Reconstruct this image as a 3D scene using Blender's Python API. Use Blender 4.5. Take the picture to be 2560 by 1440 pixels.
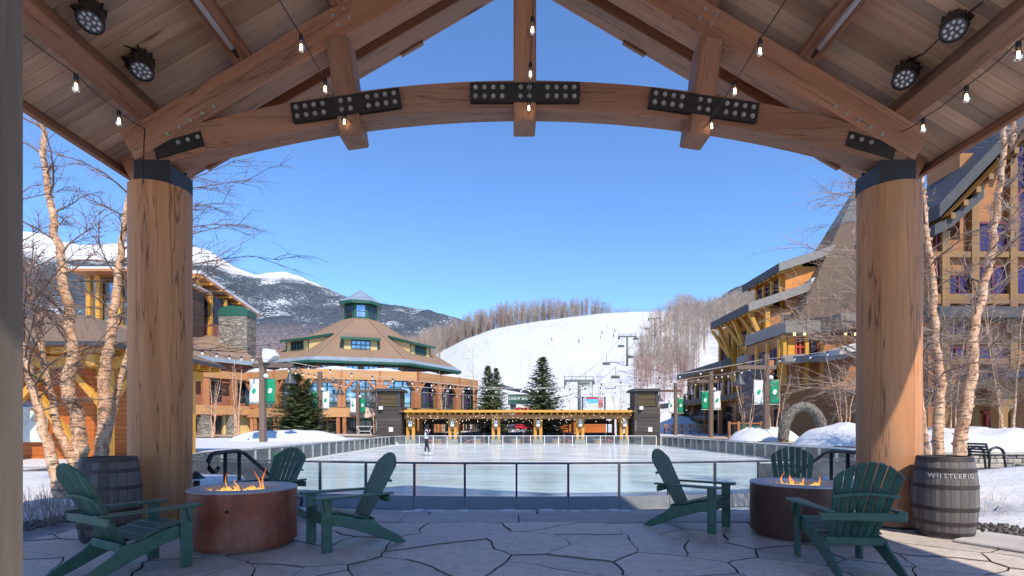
import bpy, bmesh, math, random
import numpy as np
from mathutils import Vector, Matrix, Euler, noise

random.seed(7)
for o in list(bpy.data.objects):
    bpy.data.objects.remove(o)
SC = bpy.context.scene
COL = SC.collection

# ------------------------------------------------------------------ camera
F, CX, HY, EYE = 1300.0, 1280.0, 1065.0, 1.25      # focal length and horizon in photo pixels, eye height in metres
cam_d = bpy.data.cameras.new('camera')
cam = bpy.data.objects.new('camera', cam_d)
COL.objects.link(cam)
cam.location = (0, 0, EYE)
cam.rotation_euler = (math.radians(90), 0, 0)
cam_d.sensor_width = 36
cam_d.lens = 36 * F / 2560
cam_d.shift_y = (HY - 720) / 2560
cam_d.clip_start = 0.05
cam_d.clip_end = 9000
SC.camera = cam

# ------------------------------------------------------------------ sky, sun, exposure
SUN_FROM = Vector((3.25, -7.95, 9.1)).normalized()
SUN_EL = math.asin(SUN_FROM.z)
SUN_AZ = math.atan2(SUN_FROM.x, SUN_FROM.y)
world = bpy.data.worlds.new('World')
SC.world = world
world.use_nodes = True
wn = world.node_tree
sky = wn.nodes.new('ShaderNodeTexSky')
sky.sky_type = 'NISHITA'
sky.sun_disc = False
sky.sun_elevation = SUN_EL
sky.sun_rotation = SUN_AZ
sky.altitude = 2000
sky.air_density = 1.2
sky.dust_density = 0.0
sky.ozone_density = 10.0
bg = wn.nodes['Background']
bg.inputs['Strength'].default_value = 0.108
wn.links.new(sky.outputs['Color'], bg.inputs['Color'])
sun_d = bpy.data.lights.new('sun', 'SUN')
sun_d.energy = 2.35
sun_d.angle = math.radians(0.53)
sun_d.color = (1.0, 0.88, 0.70)
sun = bpy.data.objects.new('sun', sun_d)
COL.objects.link(sun)
sun.location = SUN_FROM * 60
sun.rotation_euler = (-SUN_FROM).to_track_quat('-Z', 'Y').to_euler()
SC.view_settings.view_transform = 'Standard'
SC.view_settings.look = 'None'
SC.view_settings.exposure = 1.3
SC.view_settings.gamma = 1.0
SC.render.engine = 'CYCLES'
SC.cycles.use_denoising = True
try:
    SC.cycles.denoiser = 'OPENIMAGEDENOISE'
except Exception:
    pass
SC.cycles.max_bounces = 8
SC.cycles.diffuse_bounces = 5
SC.cycles.transparent_max_bounces = 24
SC.cycles.sample_clamp_indirect = 6.0
SC.cycles.caustics_reflective = False
SC.cycles.caustics_refractive = False

# ------------------------------------------------------------------ helpers
def W(px, py, Y):
    return Vector(((px - CX) / F * Y, Y, EYE - (py - HY) / F * Y))

def G(px, py, z=0.0):
    Y = F * (EYE - z) / (py - HY)
    return Vector(((px - CX) / F * Y, Y, z))

WM = {}
def wm(o):
    return WM.get(o.name, Matrix.Identity(4))

def tag(o, label=None, cat=None, group=None, kind=None):
    if label: o['label'] = label
    if cat: o['category'] = cat
    if group: o['group'] = group
    if kind: o['kind'] = kind
    return o

def thing(name, label, cat, loc=(0, 0, 0), rz=0.0, group=None):
    o = bpy.data.objects.new(name, None)
    COL.objects.link(o)
    o.empty_display_size = 0.1
    o.location = loc
    o.rotation_euler = (0, 0, rz)
    WM[o.name] = Matrix.Translation(Vector(loc)) @ Matrix.Rotation(rz, 4, 'Z')
    return tag(o, label, cat, group)

def obj(name, me, parent=None, mat=None, M=None, local=False):
    """link a mesh; world coordinates unless local=True, M = own matrix"""
    o = bpy.data.objects.new(name, me)
    COL.objects.link(o)
    if mat is not None and len(me.materials) == 0:
        me.materials.append(mat)
    if M is None: M = Matrix.Identity(4)
    if parent is not None:
        o.parent = parent
        if not local:
            o.matrix_parent_inverse = wm(parent).inverted()
            WM[o.name] = M.copy()
        else:
            WM[o.name] = wm(parent) @ M
    else:
        WM[o.name] = M.copy()
    o.matrix_basis = M
    return o

def copy_tree(o, parent=None):
    c = o.copy()
    COL.objects.link(c)
    if parent is not None: c.parent = parent
    for ch in o.children:
        copy_tree(ch, c)
    return c

class MB:
    def __init__(s):
        s.v = []; s.f = []
    def add(s, vs, fs):
        n = len(s.v)
        s.v.extend(tuple(v) for v in vs)
        s.f.extend(tuple(i + n for i in f) for f in fs)
        return s
    def box(s, c, d, M=None):
        x, y, z = d[0] / 2, d[1] / 2, d[2] / 2
        vs = [Vector(p) for p in ((-x, -y, -z), (x, -y, -z), (x, y, -z), (-x, y, -z), (-x, -y, z), (x, -y, z), (x, y, z), (-x, y, z))]
        if M is not None: vs = [M @ v for v in vs]
        c = Vector(c)
        return s.add([v + c for v in vs], [(3, 2, 1, 0), (4, 5, 6, 7), (0, 1, 5, 4), (1, 2, 6, 5), (2, 3, 7, 6), (3, 0, 4, 7)])
    def bx(s, x0, x1, y0, y1, z0, z1):
        return s.box(((x0 + x1) / 2, (y0 + y1) / 2, (z0 + z1) / 2), (x1 - x0, y1 - y0, z1 - z0))
    def bar(s, p0, p1, w, h, up=(0, 0, 1)):
        p0, p1 = Vector(p0), Vector(p1)
        d = p1 - p0
        M = frame(d, up)
        return s.box((p0 + p1) / 2, (d.length, w, h), M)
    def tube(s, pts, rad, n=6, cap=True):
        pts = [Vector(p) for p in pts]
        if not hasattr(rad, '__len__'): rad = [rad] * len(pts)
        vs = []; fs = []
        ref = Vector((0, 0, 1))
        d0 = (pts[-1] - pts[0])
        if abs(d0.normalized().z if d0.length else 1) > 0.8: ref = Vector((1, 0, 0))
        for i, p in enumerate(pts):
            d = pts[min(i + 1, len(pts) - 1)] - pts[max(i - 1, 0)]
            if d.length < 1e-9: d = Vector((0, 0, 1))
            d.normalize()
            a = d.cross(ref)
            if a.length < 1e-4: a = d.orthogonal()
            a.normalize(); b = d.cross(a)
            for k in range(n):
                t = 2 * math.pi * k / n
                vs.append(p + (a * math.cos(t) + b * math.sin(t)) * rad[i])
        for i in range(len(pts) - 1):
            for k in range(n):
                k2 = (k + 1) % n
                fs.append((i * n + k, i * n + k2, (i + 1) * n + k2, (i + 1) * n + k))
        if cap:
            fs.append(tuple(range(n - 1, -1, -1)))
            fs.append(tuple((len(pts) - 1) * n + k for k in range(n)))
        return s.add(vs, fs)
    def lathe(s, prof, n=24, c=(0, 0, 0), M=None, closed=False):
        c = Vector(c); vs = []; fs = []
        for r, z in prof:
            for k in range(n):
                t = 2 * math.pi * k / n
                v = Vector((r * math.cos(t), r * math.sin(t), z))
                if M is not None: v = M @ v
                vs.append(v + c)
        m = len(prof)
        rng = m if closed else m - 1
        for i in range(rng):
            j = (i + 1) % m
            for k in range(n):
                k2 = (k + 1) % n
                fs.append((i * n + k, i * n + k2, j * n + k2, j * n + k))
        if not closed:
            if prof[0][0] > 1e-5: fs.append(tuple(range(n - 1, -1, -1)))
            if prof[-1][0] > 1e-5: fs.append(tuple((m - 1) * n + k for k in range(n)))
        return s.add(vs, fs)
    def prism(s, poly, z0, z1, M=None):
        """poly in XY, extruded z0..z1, optional matrix"""
        n = len(poly)
        vs = [Vector((p[0], p[1], z0)) for p in poly] + [Vector((p[0], p[1], z1)) for p in poly]
        if M is not None: vs = [M @ v for v in vs]
        a = sum(poly[i][0] * poly[(i + 1) % n][1] - poly[(i + 1) % n][0] * poly[i][1] for i in range(n))
        fs = [tuple(range(n - 1, -1, -1)), tuple(range(n, 2 * n))] + [(i, (i + 1) % n, n + (i + 1) % n, n + i) for i in range(n)]
        if a < 0: fs = [tuple(reversed(f)) for f in fs]
        return s.add(vs, fs)
    def xz(s, poly, y0, y1):
        """poly in XZ extruded along Y"""
        return s.prism(poly, -y1, -y0, Matrix.Rotation(math.radians(90), 4, 'X'))
    def quad(s, a, b, c, d):
        return s.add([a, b, c, d], [(0, 1, 2, 3)])
    def mesh(s, name='mesh', smooth=False):
        me = bpy.data.meshes.new(name)
        me.from_pydata([tuple(v) for v in s.v], [], s.f)
        if smooth:
            me.polygons.foreach_set('use_smooth', [True] * len(me.polygons))
        me.update()
        return me
    def obj(s, name, mat, parent=None, smooth=False, M=None, local=False, auto=None):
        me = s.mesh(name, smooth or auto is not None)
        if auto is not None:
            bm = bmesh.new(); bm.from_mesh(me)
            for e in bm.edges:
                if len(e.link_faces) == 2 and e.calc_face_angle(0) > math.radians(auto): e.smooth = False
            bm.to_mesh(me); bm.free()
        return obj(name, me, parent, mat, M, local)

def frame(d, up=(0, 0, 1)):
    x = Vector(d).normalized(); u = Vector(up)
    y = u.cross(x)
    if y.length < 1e-5: y = Vector((0, 1, 0)).cross(x)
    y.normalize(); z = x.cross(y)
    return Matrix((x, y, z)).transposed().to_4x4()

def bevel_mesh(me, w=0.01, seg=1, ang=30):
    bm = bmesh.new(); bm.from_mesh(me)
    es = [e for e in bm.edges if len(e.link_faces) == 2 and e.calc_face_angle(0) > math.radians(ang)]
    bmesh.ops.bevel(bm, geom=es, offset=w, segments=seg, affect='EDGES', clamp_overlap=True)
    bm.to_mesh(me); bm.free()
    return me

BOXC = {}
def beam(name, p0, p1, w, h, mat, parent, up=(0, 0, 1), bev=0.008):
    """timber with its length along its own X axis, so that the grain follows it"""
    p0, p1 = Vector(p0), Vector(p1)
    L = (p1 - p0).length
    k = (round(L, 3), w, h, bev, mat.name)
    if k not in BOXC:
        me = MB().box((0, 0, 0), (L, w, h)).mesh(name)
        if bev: bevel_mesh(me, bev)
        me.materials.append(mat)
        BOXC[k] = me
    M = Matrix.Translation((p0 + p1) / 2) @ frame(p1 - p0, up)
    return obj(name, BOXC[k], parent, None, M)

def vbeam(name, p, z0, z1, w, h, mat, parent, up=(0, 1, 0), bev=0.008):
    return beam(name, (p[0], p[1], z0), (p[0], p[1], z1), w, h, mat, parent, up, bev)

def part(root, name, mat, x, y, z):
    return MB().bx(x[0], x[1], y[0], y[1], z[0], z[1]).obj(name, mat, root)

# ------------------------------------------------------------------ materials
def S(r, g, b):
    def l(c):
        c /= 255.0
        return c / 12.92 if c <= 0.04045 else ((c + 0.055) / 1.055) ** 2.4
    return (l(r), l(g), l(b))

MATS = {}
class NT:
    def __init__(s, name):
        s.m = bpy.data.materials.new(name); s.m.use_nodes = True
        s.t = s.m.node_tree; s.b = s.t.nodes['Principled BSDF']; s.out = s.t.nodes['Material Output']
    def n(s, typ, **kw):
        nd = s.t.nodes.new(typ)
        for k, v in kw.items(): setattr(nd, k, v)
        return nd
    def l(s, a, b): s.t.links.new(a, b)
    def co(s, kind='Object', scale=(1, 1, 1), seed=True):
        tc = s.n('ShaderNodeTexCoord'); mp = s.n('ShaderNodeMapping')
        mp.inputs['Scale'].default_value = scale
        s.l(tc.outputs[kind], mp.inputs['Vector'])
        if seed:
            oi = s.n('ShaderNodeObjectInfo'); mu = s.n('ShaderNodeVectorMath', operation='SCALE')
            cb = s.n('ShaderNodeCombineXYZ')
            for i in range(3): s.l(oi.outputs['Random'], cb.inputs[i])
            s.l(cb.outputs[0], mu.inputs[0]); mu.inputs['Scale'].default_value = 37.0
            s.l(mu.outputs[0], mp.inputs['Location'])
        return mp.outputs[0]
    def noise(s, vec, scale, detail=4, rough=0.55, dist=0.0):
        nd = s.n('ShaderNodeTexNoise'); s.l(vec, nd.inputs['Vector'])
        nd.inputs['Scale'].default_value = scale; nd.inputs['Detail'].default_value = detail
        nd.inputs['Roughness'].default_value = rough; nd.inputs['Distortion'].default_value = dist
        return nd.outputs['Fac']
    def voro(s, vec, scale, feature='F1', rnd=1.0):
        nd = s.n('ShaderNodeTexVoronoi', feature=feature); s.l(vec, nd.inputs['Vector'])
        nd.inputs['Scale'].default_value = scale; nd.inputs['Randomness'].default_value = rnd
        return nd
    def ramp(s, fac, stops, interp='LINEAR'):
        nd = s.n('ShaderNodeValToRGB'); nd.color_ramp.interpolation = interp
        els = nd.color_ramp.elements
        while len(els) > len(stops): els.remove(els[-1])
        while len(els) < len(stops): els.new(0.5)
        for e, (p, c) in zip(els, stops):
            e.position = p; e.color = (c[0], c[1], c[2], 1) if hasattr(c, '__len__') else (c, c, c, 1)
        s.l(fac, nd.inputs['Fac'])
        return nd.outputs['Color']
    def mix(s, fac, a, b, typ='MIX'):
        nd = s.n('ShaderNodeMix', data_type='RGBA', blend_type=typ)
        for i, v in ((0, fac), (6, a), (7, b)):
            if hasattr(v, 'is_output'): s.l(v, nd.inputs[i])
            elif hasattr(v, '__len__'): nd.inputs[i].default_value = (v[0], v[1], v[2], 1)
            else: nd.inputs[i].default_value = v
        return nd.outputs[2]
    def math(s, op, a, b=0.0, c=None, clamp=False):
        nd = s.n('ShaderNodeMath', operation=op, use_clamp=clamp)
        for i, v in enumerate((a, b) if c is None else (a, b, c)):
            if hasattr(v, 'is_output'): s.l(v, nd.inputs[i])
            else: nd.inputs[i].default_value = v
        return nd.outputs[0]
    def col(s, c):
        if hasattr(c, 'is_output'): s.l(c, s.b.inputs['Base Color'])
        else: s.b.inputs['Base Color'].default_value = (c[0], c[1], c[2], 1)
    def rough(s, v):
        if hasattr(v, 'is_output'): s.l(v, s.b.inputs['Roughness'])
        else: s.b.inputs['Roughness'].default_value = v
    def bump(s, h, strength=0.3, dist=0.01):
        nd = s.n('ShaderNodeBump'); nd.inputs['Strength'].default_value = strength; nd.inputs['Distance'].default_value = dist
        s.l(h, nd.inputs['Height']); s.l(nd.outputs[0], s.b.inputs['Normal'])
    def set(s, **kw):
        for k, v in kw.items(): s.b.inputs[k.replace('_', ' ')].default_value = v

def mul(c, k): return tuple(min(1, x * k) for x in c)

def plain(name, c, rough=0.6, var=0.18, scale=6.0, stretch=(1, 1, 1), bump=0.15, metal=0.0, spec=0.5, rnd=0.12, dist=0.01):
    """painted or raw surface with mottled colour, uneven gloss and fine relief"""
    if name in MATS: return MATS[name]
    t = NT(name)
    v = t.co('Object', stretch)
    n1 = t.noise(v, scale, 5, 0.6)
    c1 = t.ramp(n1, [(0.25, mul(c, 1 - var)), (0.75, mul(c, 1 + var))])
    oi = t.n('ShaderNodeObjectInfo')
    k = t.math('MULTIPLY_ADD', oi.outputs['Random'], 2 * rnd, 1 - rnd)
    cc = t.mix(1.0, c1, k, 'MULTIPLY')
    t.col(cc)
    t.rough(t.math('MULTIPLY_ADD', n1, 0.25, rough - 0.12, clamp=True))
    if bump: t.bump(t.noise(v, scale * 6, 4), bump, dist)
    t.set(Metallic=metal)
    t.b.inputs['Specular IOR Level'].default_value = spec
    MATS[name] = t.m
    return t.m

def wood(name, light, dark, axis=0, rough=0.6, grain=14.0, knots=0.0, cracks=0.0, rnd=0.14, bump=0.25, grey=None, ksize=1.0):
    """sawn timber: long grain along one own axis, growth bands, knots, drying cracks"""
    if name in MATS: return MATS[name]
    t = NT(name)
    st = [1.0, 1.0, 1.0]; st[axis] = 0.06
    v = t.co('Object', st)
    g1 = t.noise(v, grain, 6, 0.65, 0.4)
    g2 = t.noise(v, grain * 0.22, 3, 0.5, 1.2)
    st2 = [1.0, 1.0, 1.0]; st2[axis] = 0.35
    v2 = t.co('Object', st2)
    c = t.ramp(g1, [(0.3, dark), (0.62, light)])
    c2 = t.ramp(g2, [(0.35, mul(dark, 1.25)), (0.7, mul(light, 1.08))])
    c = t.mix(0.55, c, c2)
    if grey:
        c = t.mix(t.ramp(t.noise(v2, 1.1, 3), [(0.42, 0.0), (0.66, 0.75)]), c, grey)
    if knots:
        vo = t.voro(v2, 2.6 / ksize)
        kf = t.ramp(vo.outputs['Distance'], [(0.0, 1.0), (0.055 * ksize ** 0.5, 0.85), (0.10 * ksize ** 0.5, 0.0)])
        gate = t.ramp(vo.outputs['Color'], [(1 - knots - 0.02, 0.0), (1 - knots, 1.0)])
        c = t.mix(t.math('MULTIPLY', kf, gate), c, mul(dark, 0.35))
    if cracks:
        vc = [6.0, 6.0, 6.0]; vc[axis] = 0.22
        cr = t.noise(t.co('Object', vc), 1.0, 3, 0.6, 0.3)
        d = t.math('ABSOLUTE', t.math('SUBTRACT', cr, 0.5))
        c = t.mix(t.ramp(d, [(0.0, 0.85 * cracks), (0.012, 0.0)]), c, mul(dark, 0.18))
    oi = t.n('ShaderNodeObjectInfo')
    c = t.mix(1.0, c, t.math('MULTIPLY_ADD', oi.outputs['Random'], 2 * rnd, 1 - rnd), 'MULTIPLY')
    t.col(c)
    t.rough(t.math('MULTIPLY_ADD', g1, 0.3, rough - 0.15, clamp=True))
    t.bump(g1, bump, 0.006)
    MATS[name] = t.m
    return t.m

def emit(name, c, strength):
    if name in MATS: return MATS[name]
    t = NT(name)
    t.col(c)
    t.b.inputs['Emission Color'].default_value = (*c, 1)
    t.b.inputs['Emission Strength'].default_value = strength
    MATS[name] = t.m
    return t.m

def glass(name, tint=(0.88, 0.95, 0.95), rough=0.02, ior=1.5, dirt=0.06):
    if name in MATS: return MATS[name]
    t = NT(name)
    tr = t.n('ShaderNodeBsdfTransparent'); tr.inputs[0].default_value = (*tint, 1)
    gl = t.n('ShaderNodeBsdfGlossy'); gl.inputs['Roughness'].default_value = rough
    df = t.n('ShaderNodeBsdfDiffuse'); df.inputs[0].default_value = (0.75, 0.8, 0.82, 1)
    fr = t.n('ShaderNodeFresnel'); fr.inputs[0].default_value = ior
    m1 = t.n('ShaderNodeMixShader'); m2 = t.n('ShaderNodeMixShader')
    t.l(fr.outputs[0], m1.inputs[0]); t.l(tr.outputs[0], m1.inputs[1]); t.l(gl.outputs[0], m1.inputs[2])
    nz = t.noise(t.co('Object', (1, 1, 2.5)), 1.3, 4)
    t.l(t.math('MULTIPLY', nz, dirt * 2), m2.inputs[0]); t.l(m1.outputs[0], m2.inputs[1]); t.l(df.outputs[0], m2.inputs[2])
    t.l(m2.outputs[0], t.out.inputs['Surface'])
    MATS[name] = t.m
    return t.m

def window_mat(name, base, metal=0.35, rough=0.04):
    if name in MATS: return MATS[name]
    t = NT(name)
    n = t.noise(t.co('Object'), 0.8, 2)
    t.col(t.ramp(n, [(0.3, mul(base, 0.6)), (0.7, mul(base, 1.3))]))
    t.set(Metallic=metal, Roughness=rough)
    t.bump(t.noise(t.co('Object'), 0.6, 2), 0.05, 0.05)
    MATS[name] = t.m
    return t.m
# ------------------------------------------------------------------ shared materials
TIMBER = wood('timber', (0.40, 0.195, 0.112), (0.21, 0.088, 0.046), 0, 0.62, 13, knots=0.5, cracks=0.8, grey=(0.23, 0.14, 0.10), ksize=1.6)
PINE = wood('pine_board', (0.60, 0.41, 0.285), (0.33, 0.195, 0.12), 0, 0.65, 14, knots=0.6, rnd=0.25, grey=(0.33, 0.25, 0.20), ksize=1.5)
LOG = wood('log', (0.58, 0.27, 0.115), (0.30, 0.11, 0.036), 2, 0.7, 12, knots=0.9, cracks=0.9, rnd=0.04, ksize=2.6, grey=(0.36, 0.20, 0.12), bump=0.4)
GREYWOOD = wood('weathered_post', (0.19, 0.155, 0.125), (0.09, 0.07, 0.055), 0, 0.8, 12, rnd=0.05)
YELLOW = wood('yellow_timber', (0.62, 0.33, 0.05), (0.42, 0.19, 0.02), 0, 0.55, 8, rnd=0.1, bump=0.1)
ORANGE = wood('orange_timber', (0.45, 0.195, 0.08), (0.28, 0.105, 0.04), 0, 0.6, 8, rnd=0.1, bump=0.1)
TAN = wood('tan_beam', (0.50, 0.275, 0.12), (0.35, 0.175, 0.07), 0, 0.6, 6, rnd=0.06, bump=0.1)
DARKWOOD = wood('dark_plank', (0.075, 0.062, 0.056), (0.038, 0.03, 0.027), 0, 0.75, 8, rnd=0.22)
POSTWOOD = wood('brown_post', (0.17, 0.115, 0.085), (0.09, 0.06, 0.045), 0, 0.75, 8, rnd=0.1)
CLAP = wood('orange_clapboard', (0.50, 0.15, 0.025), (0.36, 0.09, 0.015), 0, 0.55, 5, rnd=0.08, bump=0.1)
STEEL = plain('galvanised_steel', (0.30, 0.31, 0.33), 0.42, 0.12, 9, metal=0.75, bump=0.05)
BLACK = plain('black_metal', (0.012, 0.012, 0.013), 0.4, 0.2, 12, bump=0.05)
PLATE = plain('plate_steel', (0.016, 0.013, 0.012), 0.5, 0.3, 14, bump=0.1)
BOLT = plain('zinc_bolt', (0.45, 0.44, 0.41), 0.45, 0.2, 40, metal=0.6, bump=0.05)
GREENP = plain('green_chair_paint', (0.040, 0.105, 0.078), 0.42, 0.3, 9, bump=0.12, rnd=0.16)
REDP = plain('red_chair_paint', (0.40, 0.07, 0.055), 0.5, 0.1, 7, bump=0.05)
CONC = plain('concrete', (0.40, 0.38, 0.37), 0.8, 0.18, 3, bump=0.25)
WHITE = plain('white_panel', (0.72, 0.73, 0.74), 0.5, 0.05, 4, bump=0.05, rnd=0.04)
GREEN = plain('green_trim', (0.014, 0.085, 0.058), 0.5, 0.15, 4, bump=0.08)
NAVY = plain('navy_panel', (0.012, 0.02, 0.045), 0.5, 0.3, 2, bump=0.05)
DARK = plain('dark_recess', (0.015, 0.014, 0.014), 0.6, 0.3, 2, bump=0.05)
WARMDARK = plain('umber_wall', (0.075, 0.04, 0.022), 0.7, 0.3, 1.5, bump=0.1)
PANE = glass('rink_glass')
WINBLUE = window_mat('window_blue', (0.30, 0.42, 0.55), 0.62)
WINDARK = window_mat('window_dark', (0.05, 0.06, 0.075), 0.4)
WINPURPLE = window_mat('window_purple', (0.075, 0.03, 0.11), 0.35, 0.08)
WINVIOLET = window_mat('window_purple_shaded', (0.045, 0.022, 0.075), 0.3, 0.1)  # darker copy of the purple window, with shade put into the colour
PALEPIPE = plain('pale_pipe', (0.62, 0.62, 0.64), 0.4, 0.08, 9, metal=0.1, bump=0.03)
OCHRE = wood('shaded_ochre_timber', (0.25, 0.135, 0.042), (0.15, 0.075, 0.02), 0, 0.6, 6, rnd=0.1, bump=0.1)  # darkened for the right building, whose shade is put into the colour
SIDESTEEL = plain('sunlit_rail_steel', (0.46, 0.48, 0.49), 0.45, 0.1, 9, metal=0.25, bump=0.05)  # sunlit copy of the railing steel; sunlight put into a paler colour
RAILSTEEL = plain('shaded_rail_steel', (0.07, 0.075, 0.09), 0.5, 0.15, 9, metal=0.2, bump=0.05)  # shaded copy of the railing steel; roof shadow put into the colour
ROOFMETAL = plain('roof_metal', (0.30, 0.36, 0.42), 0.4, 0.15, 1.0, metal=0.3, bump=0.03)
DARKFASCIA = plain('charcoal_and_shaded_fascia', (0.045, 0.043, 0.045), 0.55, 0.2, 3, bump=0.05)  # charcoal trim; on the shingled lodge, shade painted into plaza-side fascias
GREYFASCIA = plain('grey_and_lit_fascia', (0.20, 0.19, 0.18), 0.5, 0.15, 3, bump=0.05)  # grey trim; on the shingled lodge, sunlight painted into viewer-facing fascias

def snow_mat(name, c=(0.58, 0.59, 0.61), big=0.4, dirt=0.0):
    t = NT(name)
    v = t.co('Object', (1, 1, 1), False)
    n1 = t.noise(v, big, 5, 0.6); n2 = t.noise(v, big * 12, 4, 0.6)
    cc = t.ramp(n1, [(0.3, mul(c, 0.95)), (0.7, c)])
    if dirt: cc = t.mix(t.ramp(t.noise(v, 0.9, 6, 0.7), [(0.60, 0.0), (0.76, dirt)]), cc, (0.32, 0.27, 0.22))
    t.col(cc); t.rough(0.75)
    t.bump(t.math('ADD', t.math('ADD', n1, t.math('MULTIPLY', n2, 0.35)), t.math('MULTIPLY', t.noise(v, big * 4, 5, 0.65), 0.7)), 0.5, 0.12 / max(big, .1) * 0.6)
    t.b.inputs['Specular IOR Level'].default_value = 0.25
    return t.m
SNOW = snow_mat('snow', dirt=0.35)
SNOWCLEAN = snow_mat('clean_snow', big=1.2)
def piste_mat(name, c):
    t = NT(name); v = t.co('Object', (1, 1, 1), False)
    n1 = t.noise(v, 0.012, 5, 0.6); n2 = t.noise(t.co('Object', (0.16, 0.012, 0.05), False), 1.0, 5, 0.65, 0.6); n3 = t.noise(t.co('Object', (0.9, 0.04, 0.1), False), 1.0, 4, 0.6)
    k = t.math('ADD', t.math('MULTIPLY', n1, 0.4), t.math('ADD', t.math('MULTIPLY', n2, 0.4), t.math('MULTIPLY', n3, 0.2)))
    t.col(t.ramp(k, [(0.36, mul(c, 0.84)), (0.56, c), (0.7, mul(c, 1.04))])); t.rough(0.75); t.bump(k, 0.5, 3.0)
    t.b.inputs['Specular IOR Level'].default_value = 0.2
    return t.m
PISTE = piste_mat('piste_snow', (0.60, 0.615, 0.64))

def roofing(name, c, sx=1.0):
    t = NT(name)
    v = t.co('Object', (1, 1, 1), False)
    br = t.n('ShaderNodeTexBrick'); t.l(v, br.inputs['Vector'])
    br.inputs['Scale'].default_value = 3.0 * sx
    br.inputs['Color1'].default_value = (*mul(c, 0.86), 1); br.inputs['Color2'].default_value = (*mul(c, 1.12), 1)
    br.inputs['Mortar'].default_value = (*mul(c, 0.7), 1); br.inputs['Mortar Size'].default_value = 0.012
    n = t.noise(v, 0.35, 5, 0.6)
    t.col(t.mix(t.ramp(n, [(0.35, 0.0), (0.7, 0.5)]), br.outputs['Color'], mul(c, 1.2)))
    t.rough(0.9); t.bump(t.noise(v, 14, 4), 0.35, 0.03)
    return t.m
SHINGLE = roofing('brown_roof_shingle', (0.235, 0.155, 0.105))
SHINGLE2 = roofing('grey_brown_roof_shingle', (0.165, 0.112, 0.075))
ORSHINGLE = roofing('orange_wall_shingle', (0.58, 0.235, 0.06), 1.6)
REDWOOD = plain('red_brown_siding', (0.30, 0.125, 0.042), 0.65, 0.25, 2, (1, 1, 6), 0.2)

def stone_mat(name, a, b, scale=3.0, flat=3.0):
    t = NT(name)
    v = t.co('Object', (1, 1, flat), False)
    vo = t.voro(v, scale); de = t.voro(v, scale, 'DISTANCE_TO_EDGE')
    c = t.ramp(vo.outputs['Color'], [(0.0, a), (1.0, b)])
    c = t.mix(t.ramp(t.noise(v, 6, 4), [(0.3, 0.0), (0.8, 0.5)]), c, mul(a, 0.7))
    j = t.ramp(de.outputs['Distance'], [(0.0, 0.0), (0.07, 1.0)])
    t.col(t.mix(j, mul(a, 0.25), c)); t.rough(0.85)
    t.bump(j, 0.6, 0.04)
    return t.m
DRYSTONE = stone_mat('dry_stone', (0.30, 0.27, 0.22), (0.56, 0.50, 0.41), 2.6, 3.6)
CHIMSTONE = stone_mat('chimney_stone', (0.17, 0.15, 0.13), (0.40, 0.36, 0.30), 1.5, 2.2)
BRICKRED = plain('red_siding', (0.33, 0.13, 0.085), 0.75, 0.2, 2.0, (0.3, 0.3, 4), 0.3)

# ------------------------------------------------------------------ ground
def gz(x, y):
    n = noise.noise((x * 0.35, y * 0.35, 1.7)) * 0.09 + noise.noise((x * 1.3, y * 1.3, 4.1)) * 0.03
    inpit = (-11.9 < x < 15.1 and 12.6 < y < 57.6) or (-6.4 < x < 7.2 and 7.6 < y <= 12.6)
    if inpit: return -0.84
    if -5.6 < x < 5.6 and -6 < y < 7.7: return -0.09
    if y > 57: return 0.25 + (y - 57) * 0.028 + n
    if y > 13.5: return 0.22 + n * 0.6
    side = max(0.0, abs(x) - 5.6)
    return min(0.02 + side * 0.03, 0.22) + n * (0.5 + min(side, 3) * 0.35)
xs = np.arange(-46, 46.01, 0.5); ys = np.arange(-14, 98.01, 0.5)
vs = [(x, y, gz(x, y)) for y in ys for x in xs]
nx = len(xs)
fs = [(j * nx + i, j * nx + i + 1, (j + 1) * nx + i + 1, (j + 1) * nx + i) for j in range(len(ys) - 1) for i in range(nx - 1)]
me = bpy.data.meshes.new('snow_ground'); me.from_pydata(vs, [], fs)
me.polygons.foreach_set('use_smooth', [True] * len(me.polygons))
tag(obj('snow_ground', me, None, SNOW), kind='structure')
mb = MB()
for x0, x1, y0, y1 in ((-400, 400, -300, -13.9), (-400, -45.9, -13.9, 97.9), (45.9, 400, -13.9, 97.9)):
    mb.quad((x0, y0, -0.12), (x1, y0, -0.12), (x1, y1, -0.12), (x0, y1, -0.12))
tag(mb.obj('outer_ground', SNOW), kind='structure')

# forecourt of the lodge and paved walks: sheets over the snow
TANCONC = plain('tan_paving', (0.42, 0.33, 0.24), 0.85, 0.2, 0.6, bump=0.2)
def sheet(name, poly, dz, mat):
    a = Vector(poly[0]); m = MB()
    n = 14
    P = [Vector((p[0], p[1], 0)) for p in poly]
    vs = []
    for j in range(n + 1):
        for i in range(n + 1):
            u, w = i / n, j / n
            p = P[0] * (1 - u) * (1 - w) + P[1] * u * (1 - w) + P[2] * u * w + P[3] * (1 - u) * w
            vs.append((p.x, p.y, gz(p.x, p.y) + dz))
    m.add(vs, [(j * (n + 1) + i, j * (n + 1) + i + 1, (j + 1) * (n + 1) + i + 1, (j + 1) * (n + 1) + i) for j in range(n) for i in range(n)])
    return tag(m.obj(name, mat, None, True), kind='structure')
sheet('lodge_forecourt', [(-34, 46), (-12.6, 46), (-12.6, 57), (-30, 57)], 0.09, TANCONC)
sheet('plaza_walk', [(15.6, 22), (23, 22), (23, 50), (15.6, 50)], 0.05, TANCONC)

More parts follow.
